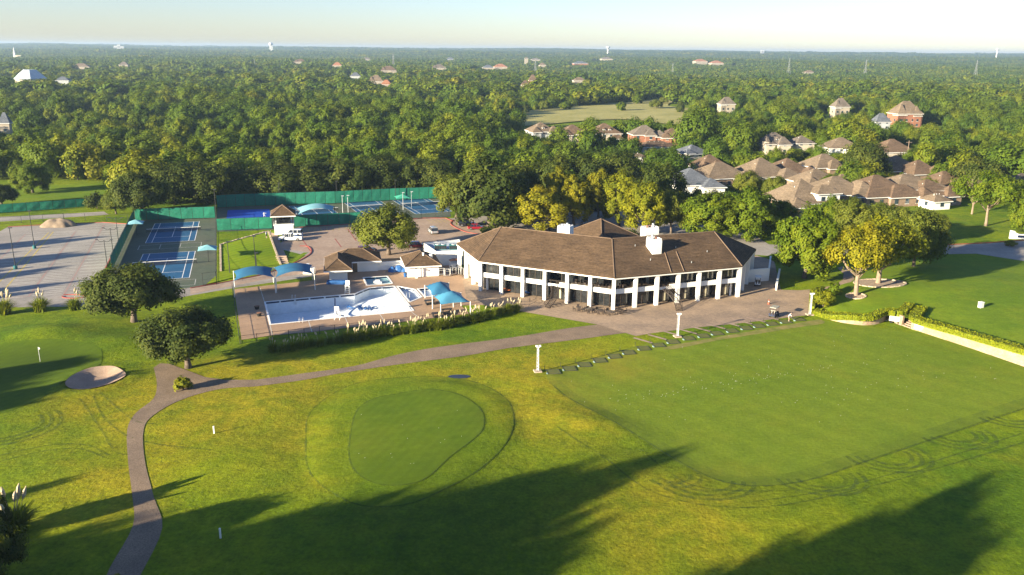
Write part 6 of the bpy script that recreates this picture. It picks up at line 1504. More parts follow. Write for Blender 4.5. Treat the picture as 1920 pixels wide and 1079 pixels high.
bush(912, 439, 3.2, 1.8, 'rounded dark shrub beside the bright red sedan', L_oak, 0, 1300, .2, 5)
bush(1170, 448, 9, 2.2, 'wide dark shrub mass behind the entrance canopy', L_oak, 0, 2600, .25, 6)
bush(182, 392, 7, 4.5, 'grey green shrub at the end of the green field fence', L_oak, 0, 1800, .3, 7)
bush(1895, 462, 3.0, 1.4, 'low olive shrub beside the white sign wall by the road', L_elm, 0, 900, .2, 8)
# ---- pampas grass
m_blade = leaf_mat('pampas_blades', [(.1, (.12, .17, .012)), (.5, (.19, .235, .016)), (.95, (.27, .28, .03))], .35, .5)
m_plume = plain('pampas_plume', (.50, .41, .27), (.40, .32, .205), 1.5, .95)
PAMP = []
for s in range(4):
    rs = np.random.RandomState(900 + s); V, F, T = [], [], []
    for k in range(330):
        a = rs.uniform(0, 6.28); ln = rs.uniform(1.1, 2.0); out = rs.uniform(.15, 1.15); w_ = .06; b0 = np.array([rs.normal(0, .16), rs.normal(0, .16), 0]); d = np.array([math.cos(a), math.sin(a), 0]); q = np.array([-d[1], d[0], 0]); n0 = len(V)
        for t in (0, .4, .75, 1.0):
            c = b0 + d * out * t * t + np.array([0, 0, ln * (t - .42 * out * t * t)]); ww = w_ * (1.0 - t * .85); V += [tuple(c - q * ww), tuple(c + q * ww)]
        F += [(n0 + 2 * i, n0 + 2 * i + 1, n0 + 2 * i + 3, n0 + 2 * i + 2) for i in range(3)]; T += [rs.uniform(0, 1)] * 3
    me = bpy.data.meshes.new('blades'); me.from_pydata(V, [], F); me.attributes.new('tint', 'FLOAT', 'FACE').data.foreach_set('value', T); me.materials.append(m_blade)
    mb = MB()
    for k in range([5, 3, 2, 6][s]):
        a = rs.uniform(0, 6.28); r0 = rs.uniform(.1, .75); x, y, z = r0 * math.cos(a), r0 * math.sin(a), rs.uniform(1.7, 2.25)
        mb.tube([(x * .3, y * .3, .8), (x * .8, y * .8, z)], .012, 4); L_ = rs.uniform(.45, .75)
        mb.tube([(x * .8, y * .8, z), (x * .9, y * .9, z + L_ * .3), (x, y, z + L_ * .7), (x * 1.12, y * 1.12, z + L_)], [.02, .085, .07, .012], 6)
    PAMP.append((me, mb.mesh('plumes', m_plume)))
def pampas(px, py, s, sc, label, group, z=0.0):
    p = gp(px, py, z); r = thing('pampas_clump', label, 'pampas grass', (p.x, p.y, ground_h(p.x, p.y)), px * .7, group); r.scale = (sc * 1.25, sc * 1.25, sc * .88)
    link('blades', PAMP[s][0], r)
    if s < 4: link('plumes', PAMP[s][1], r)
rng = random.Random(31)
ROW = [(512, 664), (532, 663), (549, 661), (566, 658), (583, 655), (600, 653), (618, 650), (635, 648), (650, 646), (667, 644), (684, 641), (702, 638), (719, 635), (736, 633), (753, 630), (772, 628), (790, 625), (806, 623), (820, 621), (836, 619), (852, 615), (868, 611), (885, 608), (901, 604), (918, 600), (936, 596), (953, 592), (968, 588)]
RO = ORD[:17] + ['eighteenth', 'nineteenth', 'twentieth', 'twenty first', 'twenty second', 'twenty third', 'twenty fourth', 'twenty fifth', 'twenty sixth', 'twenty seventh', 'last']
for i, (px, py) in enumerate(ROW):
    full = px > 630; g = rng.choice([0, 1, 3] if full else [1, 2, 2])
    pampas(px, py - 4 + rng.uniform(-1.5, 1.5), g, rng.uniform(1.0, 1.35) * (1.0 if px > 640 else .85), ('%s, %s from the left in the pool row' % (['dim pampas clump with few plumes', 'pampas clump with cream plumes', 'sunlit pampas clump with dense plumes'][0 if px < 630 else (1 if px < 820 else 2)], RO[i])), 'pampas row below the pool')
pampas(8, 589, 3, 1.9, 'large pampas clump at the left edge below the striped parking lot', 'pampas by the parking lot'); pampas(76, 584, 0, 1.75, 'round pampas clump with white plumes, second from the left below the lot', 'pampas by the parking lot'); pampas(140, 581, 2, 1.5, 'plain pampas clump next to the broad oak', 'pampas by the parking lot')
pampas(28, 1002, 3, 1.9, 'pampas clump with cream plumes at the lower left edge', 'pampas by the near lawn')
# tree at the lower left edge
p = gp(-22, 1108); cm, tm, pw, ph = PROTO['oak1']; tree('oak1', (p.x, p.y, 0), 7.5 / pw, 7.0 / ph, .4, 'dark leafy tree cut off by the lower left corner', name='oak_tree')
p = gp(-8, 1010); tree('oak0', (p.x, p.y, 0), 4.6 / pw, 4.6 / ph, 1.4, 'dark bushy tree behind the pampas at the lower left edge', name='oak_tree')
# black fence along the foot of the pool deck
screen_fence('pool_fence', [gp(452, 645), gp(512, 637), gp(656, 621), gp(792, 606), gp(880, 594)], 1.3, 'low black fence between pool deck and pampas row', 2.6, False)
screen_fence('pool_fence', [gp(436, 545), gp(450, 645)], 1.3, 'low black fence along the left end of the pool deck', 2.6, False)
drape('deck_lawn', [gp(866, 574), gp(906, 573), gp(940, 579), gp(982, 585), gp(911, 587), gp(881, 589)], m_slope, .07, attrs=True)
# ---- small things on the lawns
def flagstick(px, py, h, label):
    p = gp(px, py); r = thing('flagstick', label, 'golf flag', (p.x, p.y, ground_h(p.x, p.y) + .02)); MB().tube([(0, 0, 0), (0, 0, h)], .035, 5).part('stick', m_whitemetal, r)
    MB().add([(0, .01, h), (0, .01, h - .5), (.25, .05, h - .3), (.2, .03, h - .1), (0, -.01, h), (0, -.01, h - .5), (.25, .03, h - .3), (.2, .01, h - .1)], [(0, 1, 2, 3), (7, 6, 5, 4)]).part('flag', m_trim, r)
flagstick(75.5, 679, 2.3, 'white flag on the practice green at the left')
for i, (px, py, h) in enumerate([(402, 817, .9), (414, 1013, 1.0)]):
    p = gp(px, py); r = thing('yardage_stake', ['short white stake on the yellowed lawn right of the path', 'short white stake in the shaded lawn near the bottom'][i], 'stake', (p.x, p.y, ground_h(p.x, p.y))); MB().box((0, 0, 0), (.14, .14, h)).part('post', m_whitemetal, r); MB().box((0, 0, h), (.16, .16, .06)).part('cap', m_whitemetal, r)
p = gp(1838, 580.5, 1.6); z = upper_h(p.x, p.y); r = thing('trash_receptacle', 'small pale box bin standing alone on the upper lawn', 'bin', (p.x, p.y, z + .04), .4); MB().box((0, 0, 0), (.75, .6, .95)).part('box', m_white, r); MB().box((0, 0, .95), (.85, .7, .08)).part('lid', m_trim, r)
p = gp(1678, 606); r = thing('utility_cart', 'white utility cart parked in the stone recess beside the steps', 'cart', (p.x, p.y, .05), -.5)
MB().box((0, 0, .4), (1.9, 1.1, .8)).part('box', m_white, r); MB().box((.95, 0, .35), (.1, 1.1, .9)).part('tailboard', m_dark, r)
for s in (-.6, .6):
    for q in (-.5, .5): MB().tube([(s, q - .08, .22), (s, q + .08, .22)], [.22, .22], 10).part('wheel', m_rubber, r)
MB().tube([(-.95, 0, .4), (-1.6, 0, .1)], .04, 5).part('drawbar', m_steel, r)
p = gp(1712, 617.5); r = thing('notice_board', 'two white notice panels at the end of the straight stone wall', 'sign', (p.x - .1, p.y - .25, .0), math.atan2(w2[1].y - w2[0].y, w2[1].x - w2[0].x))
for s in (0, 1): MB().box((.5 + s * .85, 0, .25), (.75, .06, 1.0)).part('panel', m_trim, r); MB().box((.5 + s * .85, .04, .0), (.08, .06, .3)).part('leg', m_steel, r); MB().box((.5 + s * .85, -.035, .75), (.5, .012, .1)).part('printed_block', m_faint, r)
# puddle-like drain patch and worn bits
p = gp(861, 707); o = drape('drain_pond', [(p.x + 1.6 * math.cos(a), p.y + .75 * math.sin(a)) for a in np.linspace(0, 6.28, 17)[:-1]], plain('wet_dark_stone', (.03, .03, .035), None, 3, .25), .05, attrs=False)
p = gp(460, 915); 
# golf balls lying on range and greens
bm = bmesh.new(); bmesh.ops.create_icosphere(bm, subdivisions=1, radius=.03); bme = bpy.data.meshes.new('golf_ball'); bm.to_mesh(bme); bm.free(); bme.materials.append(m_whitemetal)
rng = random.Random(5); nb = 0
def ball(px, py, lab, grp):
    p = gp(px, py); o = link('golf_ball', bme); o.location = (p.x, p.y, ground_h(p.x, p.y) + .10); tag(o, lab, 'golf ball', grp)
for k in range(5):
    a = (rng.uniform(1090, 1500), rng.uniform(640, 760)); 
    for i in range(17):
        t = i / 16; px = a[0] + 300 * t + rng.uniform(-18, 18); py = a[1] - 55 * t + rng.uniform(-5, 5) + k * 2
        if px < 1880 and d_range(*gp(px, py)[:2]) > 1.0: ball(px, py, 'white golf ball lying on the driving range', 'golf balls on the range')
for k in range(60):
    px, py = rng.uniform(1060, 1880), rng.uniform(625, 800)
    if d_range(*gp(px, py)[:2]) > 1: ball(px, py, 'white golf ball lying on the driving range', 'golf balls on the range')
for k in range(14):
    px, py = rng.uniform(670, 890), rng.uniform(750, 890)
    if d_in(*gp(px, py, .5)[:2]) > .8: ball(px, py, 'white golf ball lying on the putting green', 'golf balls on the green')
# white sign wall at the road
p = gp(1893, 448); r = thing('entrance_sign_wall', 'white scrolled entrance wall with dark name panel by the road', 'sign', (p.x, p.y, 0), -.12)
MB().prism([(0, 0), (8, 0), (8, .5), (0, .5)], 0.0, 1.2).part('wall', m_white, r)
v = [(0, 0, 1.2), (2.2, 0, 1.2), (1.4, 0, 1.5), (.9, 0, 2.0), (.1, 0, 2.1), (0, 0, 2.1)]; MB().add(v + [(a, .5, c) for a, b, c in v], [(0, 1, 2, 3, 4, 5), (11, 10, 9, 8, 7, 6)] + [(i, 6 + i, 6 + (i + 1) % 6, (i + 1) % 6) for i in range(6)]).part('scroll', m_white, r)
MB().box((4.6, -.02, .35), (5.6, .06, .65)).part('name_panel', m_navy, r)
# ------------------------------------------------------------------ people
def person(px, py, pose, shirt, trousers, label, rz=0.0, z=0.0, hair=(.05, .035, .025)):
    p = gp(px, py, z); r = thing('person', label, 'person', (p.x, p.y, ground_h(p.x, p.y) + z + .03 if z < .1 else z), rz)
    J = {'stand': dict(pel=(0, 0, .95), che=(0, .0, 1.35), nek=(0, 0, 1.5), hed=(0, -.02, 1.66), el=(-.26, 0, 1.15), hl=(-.24, -.12, .93), er=(.26, 0, 1.15), hr=(.24, -.12, .93), kl=(-.1, -.02, .5), al=(-.11, .02, .08), kr=(.1, -.02, .5), ar=(.12, .02, .08)),
         'golf': dict(pel=(0, .12, .92), che=(0, -.12, 1.28), nek=(0, -.24, 1.42), hed=(0, -.34, 1.55), el=(-.2, -.32, 1.02), hl=(-.03, -.42, .82), er=(.2, -.32, 1.02), hr=(.03, -.42, .78), kl=(-.17, -.02, .5), al=(-.22, .04, .08), kr=(.17, -.02, .5), ar=(.22, .04, .08)),
         'play': dict(pel=(0, 0, .9), che=(.02, -.08, 1.28), nek=(.02, -.12, 1.42), hed=(.02, -.16, 1.58), el=(-.28, -.1, 1.1), hl=(-.42, -.3, 1.1), er=(.3, -.05, 1.2), hr=(.55, -.2, 1.3), kl=(-.2, -.1, .48), al=(-.28, .05, .08), kr=(.2, -.05, .48), ar=(.3, .08, .08))}[pose]
    V = ['pel', 'che', 'nek', 'hed', 'sl', 'el', 'hl', 'sr', 'er', 'hr', 'tl', 'kl', 'al', 'fl', 'tr', 'kr', 'ar', 'fr']
    c = J['che']; J['sl'] = (c[0] - .19, c[1], c[2] + .06); J['sr'] = (c[0] + .19, c[1], c[2] + .06); q = J['pel']; J['tl'] = (q[0] - .09, q[1], q[2] - .06); J['tr'] = (q[0] + .09, q[1], q[2] - .06)
    J['fl'] = (J['al'][0], J['al'][1] - .18, .04); J['fr'] = (J['ar'][0], J['ar'][1] - .18, .04)
    E_ = [(0, 1), (1, 2), (2, 3), (1, 4), (4, 5), (5, 6), (1, 7), (7, 8), (8, 9), (0, 10), (10, 11), (11, 12), (12, 13), (0, 14), (14, 15), (15, 16), (16, 17)]
    R = dict(pel=.15, che=.16, nek=.06, hed=.11, sl=.075, el=.05, hl=.04, sr=.075, er=.05, hr=.04, tl=.095, kl=.065, al=.045, fl=.04, tr=.095, kr=.065, ar=.045, fr=.04)
    me = bpy.data.meshes.new('body'); me.from_pydata([J[k] for k in V], E_, []); o = link('body', me, r)
    md_ = o.modifiers.new('skin', 'SKIN'); sv = me.skin_vertices[0].data
    for i, k in enumerate(V): sv[i].radius = (R[k], R[k] * (.75 if k in ('pel', 'che') else 1)); sv[i].use_root = (i == 0)
    md_.use_smooth_shade = True; sb = o.modifiers.new('sub', 'SUBSURF'); sb.levels = 1; sb.render_levels = 1
    m, t, b = nodes_of('clothing'); tc_ = N(t, 'ShaderNodeTexCoord'); sx = N(t, 'ShaderNodeSeparateXYZ'); t.links.new(tc_.outputs['Object'], sx.inputs[0])
    rr = ramp(t, math_(t, 'DIVIDE', sx.outputs['Z'], 2.0), [(0, (.3, .3, .3)), (.055, (.5, .32, .23)), (.25, trousers), (q[2] / 2 + .02, shirt), ((J['nek'][2] + .0) / 2, (.5, .32, .23)), ((J['hed'][2] + .07) / 2, hair)]); t.nodes[-1]
    for n in t.nodes:
        if n.bl_idname == 'ShaderNodeValToRGB': n.color_ramp.interpolation = 'CONSTANT'
    t.links.new(rr, b.inputs['Base Color']); me.materials.append(m)
    return r, J
r, J = person(1479, 603, 'golf', (.55, .53, .52), (.45, .30, .24), 'golfer in light shirt and shorts bending over a ball on the tee line', 1.2)
p = gp(1479, 603); cl = thing('golf_club', 'golf club held by the bending golfer', 'golf club', (r.location.x, r.location.y, r.location.z), 1.2); MB().tube([(0, -.42, .82), (.25, -.85, .03)], .012, 5).part('shaft', m_steel, cl); MB().box((.3, -.88, 0), (.12, .05, .06)).part('club_head', m_steel, cl)
person(496, 409, 'play', (.7, .7, .7), (.65, .65, .65), 'tennis player in white on the vivid blue court', .3)
person(500, 447, 'stand', (.5, .5, .5), (.05, .05, .06), 'person in light shirt at the top of the bright lawn slope', 1.0, 1.3)
person(508, 445, 'stand', (.06, .06, .07), (.05, .05, .06), 'person in dark clothes beside the pavilion walk', 2.0, 1.3)
# ------------------------------------------------------------------ houses
m_brick = plain('red_brick', (.30, .135, .085), (.22, .10, .062), 1.5, .9, .3, 6); m_tanbrick = plain('tan_brick', (.27, .19, .135), (.20, .14, .10), 1.2, .9, .3, 6); m_cream = plain('cream_stucco', (.50, .43, .34), (.42, .36, .29), .5, .9); m_greywall = plain('grey_siding', (.42, .43, .44), (.34, .35, .36), .5, .9)
m_terra = shingle('terracotta_tiles', (.33, .15, .085), (.25, .115, .066)); m_slate = shingle('slate_shingles', (.12, .13, .15), (.09, .10, .12))
m_winglass = glass_mat('house_window_glass', (.02, .03, .04), .1)
def house(px, py, zr, w_, d_, ev, rz, roof, wallm, label, wings=(), win=True, dorm=0, base=0.0, clear=None, cat='house', chim=False, turret=None, at=None):
    p = at if at is not None else site(px, py, zr + base); r = thing('house', label, cat, (p.x, p.y, base), rz)
    def block(cx, cy, w, d, e, z, first=False):
        nonlocal wallm
        MB().box((cx, cy, -.3), (w, d, e + .3)).part('wall', wallm, r)
        x, y = w / 2 + .5, d / 2 + .5; E = [Vector((cx - x, cy - y, e)), Vector((cx + x, cy - y, e)), Vector((cx + x, cy + y, e)), Vector((cx - x, cy + y, e))]
        if x >= y: rl = (x - y) * .9; r1, r2 = Vector((cx - rl, cy, z)), Vector((cx + rl, cy, z)); F = [[E[0], E[1], r2, r1], [E[2], E[3], r1, r2], [E[3], E[0], r1], [E[1], E[2], r2]]
        else: rl = (y - x) * .9; r1, r2 = Vector((cx, cy - rl, z)), Vector((cx, cy + rl, z)); F = [[E[1], E[2], r2, r1], [E[3], E[0], r1, r2], [E[0], E[1], r1], [E[2], E[3], r2]]
        for f in F: MB().slab(f, .14).part('roof', roof, r)
        for i in range(4): MB().bar(E[i] + Vector((0, 0, -.3)), E[(i + 1) % 4] + Vector((0, 0, -.3)), .1, .22).part('eave_board', m_trim, r)
        if win:
            for lv in range(1 + (e > 4.4)):
                for s in range(max(1, int(w / 3.4))):
                    q = MB().box((cx - w / 2 + (s + .5) * w / max(1, int(w / 3.4)), cy - d / 2 - .03, .9 + 2.9 * lv), (1.25, .08, 1.45)).part('window', m_winglass, r)
                    MB().box((cx - w / 2 + (s + .5) * w / max(1, int(w / 3.4)), cy - d / 2 - .05, .78 + 2.9 * lv), (1.45, .12, .12)).part('sill', m_trim, q)
                for s in range(max(1, int(d / 4.5))): MB().box((cx - w / 2 - .03, cy - d / 2 + (s + .5) * d / max(1, int(d / 4.5)), .9 + 2.9 * lv), (.08, 1.2, 1.4)).part('window', m_winglass, r)
    block(0, 0, w_, d_, ev, zr, True)
    for wg in wings:
        if len(wg) > 6: keep = wallm; wallm = wg[6]; block(*wg[:6]); wallm = keep
        else: block(*wg)
    if not wings and clear is None and at is None and w_ > 10:
        q = (int(px) % 5 - 2) * .12; block(w_ * (.30 + q), -d_ * .42, w_ * .46, d_ * .42, ev * .92, ev + (zr - ev) * .66)
        if int(px) % 3: block(-w_ * .34, -d_ * .34, w_ * .36, d_ * .46, ev * .96, ev + (zr - ev) * .52)
    if chim: MB().box((w_ * .22, d_ * .22, ev), (.9, .9, zr - ev + .7)).part('chimney', wallm, r)
    for k in range(3): MB().cyl((-w_ * .2 + k * w_ * .16, -d_ * .1, ev + (zr - ev) * .55), .08, .8, 5).part('vent_pipe', m_steel, r)
    for k in range(dorm):
        x = (k - (dorm - 1) / 2) * 3.0; y = -d_ * .30; z = ev + .6
        dm = MB().box((x, y, z), (1.3, 1.8, 1.3)).part('dormer', m_trim, r); MB().add([(x - .85, y - 1.0, z + 1.3), (x + .85, y - 1.0, z + 1.3), (x, y - 1.0, z + 2.1), (x - .85, y + 1.6, z + 1.3), (x + .85, y + 1.6, z + 1.3), (x, y + 1.6, z + 2.1)], [(0, 1, 2), (5, 4, 3), (0, 2, 5, 3), (2, 1, 4, 5), (1, 0, 3, 4)]).part('dormer_roof', roof, dm); MB().box((x, y - .92, z + .25), (.7, .06, .9)).part('dormer_window', m_winglass, dm)
    if turret: MB().cyl((turret[0], turret[1], -.2), 1.9, ev + 1.2, 10).part('turret', wallm, r); MB().cyl((turret[0], turret[1], ev + 1.0), 2.3, 3.0, 10, .05).part('turret_roof', roof, r)
    CLEAR.append((p.x, p.y - 3, clear or (max(w_, d_) * .55 + 2.6)))
    q0 = project(p.x, p.y, base + zr); q1 = project(p.x, p.y, base + ev * (1.0 if ev < 4.7 else .75)); hw = .5 * w_ / q0[2] * FPX
    SIGHT.append((q0[0] - hw, q0[0] + hw, q1[1], p.y)); return r
T, G_, U = HOUSE_ROOFS
house(1013.7, 229, 9.5, 12, 12, 5.2, .3, T, m_greywall, 'hip roofed grey house at the left end of the back row of houses', dorm=1)
house(1073, 233.7, 9.5, 13, 12, 5.2, .25, U, m_cream, 'plain brown hip roofed house, second from the left in the back row')
house(1133, 231, 10, 14, 13, 5.4, .2, U, m_cream, 'brown roofed house with two white dormers in the back row', [(4.5, -5, 6, 6, 3.0, 6.0)], dorm=2)
house(1208, 234.7, 10, 13, 11, 5.8, .12, G_, m_brick, 'red brick house with white gable in the back row', [(1.5, -5.5, 5, 4, 5.6, 8.5), (7, -3, 6, 8, 5.0, 7.8)])
house(1261, 240, 9.0, 12, 11, 5.0, .1, U, m_brick, 'brown roofed brick house at the right end of the back row')
house(1227, 264, 5.2, 16, 8, 2.9, .45, U, m_cream, 'long low brown roofed house in front of the red brick house')
house(1297, 271, 8.2, 11, 11, 5.0, .5, m_slate, m_cream, 'house with blue shade put into its roof colour, behind the dark foreground house', [(-5, -3, 4, 5, 5.4, 7.0)])  # slate shingles put the blue of this house's shade into its roof
house(1190, 287.5, 3.6, 9, 5, 2.4, .2, T, m_white, 'low white garage with red car before it', win=False, chim=False)
house(1451, 248.4, 9.5, 13, 11, 5.0, .2, G_, m_cream, 'cream house with a round turret in the upper row', turret=(-5.8, -4.5), dorm=1)
house(1503, 254, 8.0, 9, 9, 4.8, .2, G_, m_cream, 'small grey peaked roof right of the turret house')
house(1577, 258, 9.0, 14, 12, 4.9, .05, T, m_white, 'white walled house with brown hip roof in the upper row', [(2.5, -5, 6, 5, 4.8, 7.0)])
house(1672.5, 260.6, 9.0, 15, 13, 4.0, .2, U, m_cream, 'tall brown hip roof left of the utility pole', [(-7, -2, 7, 8, 3.6, 6.4)])
house(1294, 315, 9.0, 13, 14, 4.6, .2, m_slate, m_white, 'shaded dark roofed house with white walls at the left of the near rows', [(4.5, -6, 7, 7, 4.2, 6.6)], clear=11)  # slate shingles put the shade over this roof into its colour
house(1348, 304, 8.0, 17, 14, 3.4, .35, T, m_tanbrick, 'broad tan hip roof behind the dark roofed house', [(6, -7, 8, 8, 3.0, 5.8)])
house(1426, 295.7, 9.0, 16, 15, 3.4, .35, T, m_tanbrick, 'large tan pyramid roof in the middle of the near rows', [(6, -7, 9, 9, 3.2, 6.2), (-6, -4, 8, 8, 3.0, 5.6)])
house(1476, 296, 8.0, 13, 13, 3.4, .3, U, m_tanbrick, 'brown hip roof right behind the large tan pyramid roof', [(5, -7, 7, 7, 3.0, 5.6)])
house(1545, 288.4, 8.0, 14, 12, 3.6, .3, T, m_tanbrick, 'tan peaked roof in front of the white walled upper house')
house(1502, 334.7, 9.6, 15, 15, 3.6, .3, T, m_tanbrick, 'near tan pyramid roof with a white windowed dormer wall facing right', [(4.6, -4.6, 7.5, 5.5, 6.2, 8.3, m_white), (-5.5, -6, 6, 7, 3.0, 5.2)], clear=13)
house(1566, 330, 8.2, 16, 14, 3.5, .25, T, m_tanbrick, 'tan double ridged roof right of the dormer house', [(6, -4, 9, 12, 3.3, 7.2)], clear=13)
house(1642.5, 328, 8.6, 18, 16, 3.2, .3, U, m_tanbrick, 'wide shaded brown roof in the middle of the near right houses', [(5, -5, 12, 8, 3.0, 6.2)], clear=14)
house(1700, 326, 8.4, 17, 14, 4.6, .25, T, m_white, 'tan roofed house with white upper walls at the right of the near row', [(6, -5, 8, 8, 4.4, 6.8)], clear=13)
house(1680, 291.6, 8.4, 14, 13, 3.6, .3, T, m_tanbrick, 'tan roof standing alone behind the near right houses', [(5, -4, 7, 7, 3.2, 6.0)])
house(1770, 320.6, 7.8, 13, 12, 3.4, .3, U, m_tanbrick, 'brown hip roof left of the wide spreading tree')
house(1869, 315, 7.6, 12, 10, 3.4, .3, G_, m_tanbrick, 'grey brown roof behind the wide spreading tree')
house(1755, 362, 4.6, 6, 6, 2.6, .3, T, m_white, 'little white garden house with peaked roof right of the near houses', win=True, chim=False, clear=7)
for (px, py, zr, w_, lab) in [(1529, 316, 7.4, 13, 'brown hip roof behind the gap right of the dormer house'), (1738, 336, 7.4, 12, 'brown hip roof right of the house with white upper walls'), (1812, 318, 7.4, 12, 'brown roof left of the grey brown roof behind the spreading tree'), (1722, 300, 7.6, 12, 'brown hip roof right of the lone tan roof'), (1330, 290, 7.6, 12, 'brown hip roof behind the broad tan one')]:
    house(px, py, zr, w_, w_ * .9, 3.2, .3, (U, T)[int(px) % 2], m_tanbrick, lab)
def far_at(px, py, top):
    d = (px - 960) / FPX * _r - (py - 539.5) / FPX * _u + _f; t = 250.0
    while t < 12000:
        x, y, z = d.x * t, d.y * t, CAM_H + d.z * t
        if z < far_h(x, y) + top: return Vector((x, y, 0)), far_h(x, y)
        t += 4.0
    return Vector((d.x * t, d.y * t, 0)), 0
def far_top(px, py, D):
    """plan position at distance D whose top shows at px, py, and its height over the land"""
    d = (px - 960) / FPX * _r - (py - 539.5) / FPX * _u + _f; t = D / d.y; p = Vector((d.x * t, d.y * t, 0)); return p, CAM_H + d.z * t - far_h(p.x, p.y)
m_farwall = plain('haze_dimmed_cream_wall', (.34, .29, .23), (.28, .24, .19), .2, .9)  # cream darkened to tone far walls down in place of haze
def far_house(px, py, wpx, top, ev, roof, wallm, label, wings=0, cat='house', win=True):
    p, b = far_at(px, py, top); D = p.length; w_ = wpx * D / FPX
    wg = [(-w_ * .32, -w_ * .2, w_ * .34, w_ * .3, ev * .9, top * .9), (w_ * .3, -w_ * .22, w_ * .3, w_ * .3, ev * .85, top * .84)][:wings]
    house(0, 0, top, w_, w_ * .7, ev, .15, roof, wallm, label, wg, win, 0, b, w_ * .7 + D * .018, cat, at=p)
for a in [(1700, 190, 44, 16, 8.5, T, m_brick, 'large salmon brick mansion with steep roofs above the right rooftops', 2), (1577, 184, 26, 14, 8, G_, m_farwall, 'long grey roof left of the salmon mansion', 1), (1653, 213, 26, 10, 5, m_slate, m_greywall, 'slate roofed house below the salmon mansion', 0),
          (1363, 182, 26, 13, 8, G_, m_farwall, 'pale house half sunk in trees right of the meadow', 1), (728.6, 124, 30, 17, 10, U, m_farwall, 'large cream mansion with brown ridged roof on the wooded rise', 2), (704.7, 141, 26, 15, 8, T, m_farwall, 'cream gabled house below the large cream mansion', 2), (724, 150, 18, 12, 7, m_terra, m_farwall, 'terracotta roof at the foot of the cream gabled house', 0),
          (666, 136, 18, 13, 8, m_slate, m_greywall, 'slate roofed house left of the cream gabled house', 0), (823, 121, 26, 16, 9, G_, m_farwall, 'white house with grey pyramid roof on the wooded rise', 1), (915, 122, 20, 15, 9, m_slate, m_farwall, 'pale house beside the terracotta roofed one', 0), (938, 120, 24, 16, 9, m_terra, m_farwall, 'bright terracotta roofed villa in the middle distance', 1),
          (999, 140, 14, 16, 9, U, m_brick, 'tall brown roofed brick house by the pylon', 0), (985, 151, 14, 13, 8, U, m_farwall, 'brown gabled roof below the brick house by the pylon', 1), (987, 107, 6, 24, 19, G_, m_farwall, 'slim white tower house on the far slope', 0), (1004, 109, 16, 16, 10, G_, m_farwall, 'cream house right of the slim white tower', 0), (1017, 118, 12, 15, 9, T, m_farwall, 'small cream house above the pylon', 0),
          (1088, 115, 26, 15, 9, m_slate, m_brick, 'dark roofed house on a bare patch of the far slope', 1), (844, 108, 16, 16, 9, m_slate, m_greywall, 'grey roof on the far slope above the white pyramid roofed house', 0), (687, 108, 16, 16, 9, G_, m_farwall, 'white house high on the far slope at left of centre', 0), (1086, 145, 22, 12, 8, T, m_farwall, 'pale low house in the trees right of the pylon', 1),
          (152, 119, 30, 15, 9, T, m_farwall, 'long cream house on the left slope', 1), (232, 116, 14, 15, 9, G_, m_farwall, 'small white house on the left slope', 0), (563, 111, 22, 15, 9, U, m_farwall, 'brown roofed house on the far left slope', 1), (632, 117, 16, 15, 9, m_terra, m_farwall, 'red roofed house at left of centre', 0), (7, 212, 14, 13, 8, m_slate, m_farwall, 'white house cut by the left edge', 0),
          (1313, 111, 22, 16, 9, m_terra, m_farwall, 'terracotta roofed house on the far right slope, left of two', 0), (1343, 114, 22, 16, 9, m_terra, m_farwall, 'terracotta roofed house on the far right slope, right of two', 0), (1137, 107, 20, 16, 9, G_, m_farwall, 'white roofed house below the centre water tower', 0), (1517, 132, 18, 13, 8, T, m_farwall, 'pale roof among the right hand woods', 0), (118, 144, 20, 13, 9, m_slate, m_greywall, 'blue roofed shed right of the big hall', 0)]:
    far_house(*a)
p, b = far_at(55, 131, 22); w_ = 44 * p.length / FPX; SIGHT.append((28, 90, 146, p.y)); CLEAR.append((p.x, p.y - 10, w_ * .9 + 30))
r = thing('assembly_hall', 'big cream hall with faceted pale roof at the far left', 'building', (p.x, p.y, b), .5)
MB().tube([(0, 0, -.5), (0, 0, 13)], [w_ * .52, w_ * .5], 8).part('wall', m_cream, r); MB().tube([(0, 0, 13), (0, 0, 18), (0, 0, 22)], [w_ * .54, w_ * .36, w_ * .2], 8).part('roof', m_flatroof, r)
def big_block(px, py, wpx, top, m, label, n=3):
    p, top = far_top(px, py, top); b = far_h(p.x, p.y); w_ = wpx * p.length / FPX; r = thing('far_building', label, 'building', (p.x, p.y, b), .1); CLEAR.append((p.x, p.y - 20, w_ * .7))
    for i in range(n):
        x = (i - (n - 1) / 2) * w_ / n; h = top * [.8, 1.0, .72][i % 3]; bl_ = MB().box((x, 0, -1), (w_ / n * .98, w_ * .3, h + 1)).part('wall', m, r)
        for k in range(3): MB().box((x, -w_ * .15 - .1, h * (.3 + .2 * k)), (w_ / n * .85, .2, h * .09)).part('window_band', m_winglass, r)
big_block(223, 84, 16, 4200, m_greywall, 'grey stepped office block on the left horizon')
big_block(1430, 92, 6, 5200, m_greywall, 'faint pale block on the right horizon', 1)
# church spire
p, _h = far_top(25, 88, 2600); b = far_h(p.x, p.y) + _h - 34; r = thing('church_spire', 'slim white church spire at the far left', 'church', (p.x, p.y, b)); CLEAR.append((p.x, p.y - 15, 40)); MB().box((0, 0, 0), (5, 5, 16)).part('tower', m_white, r); MB().cyl((0, 0, 16), 3.2, 18, 8, .1).part('spire', m_white, r); MB().box((12, 0, 0), (22, 10, 9)).part('nave', m_cream, r)
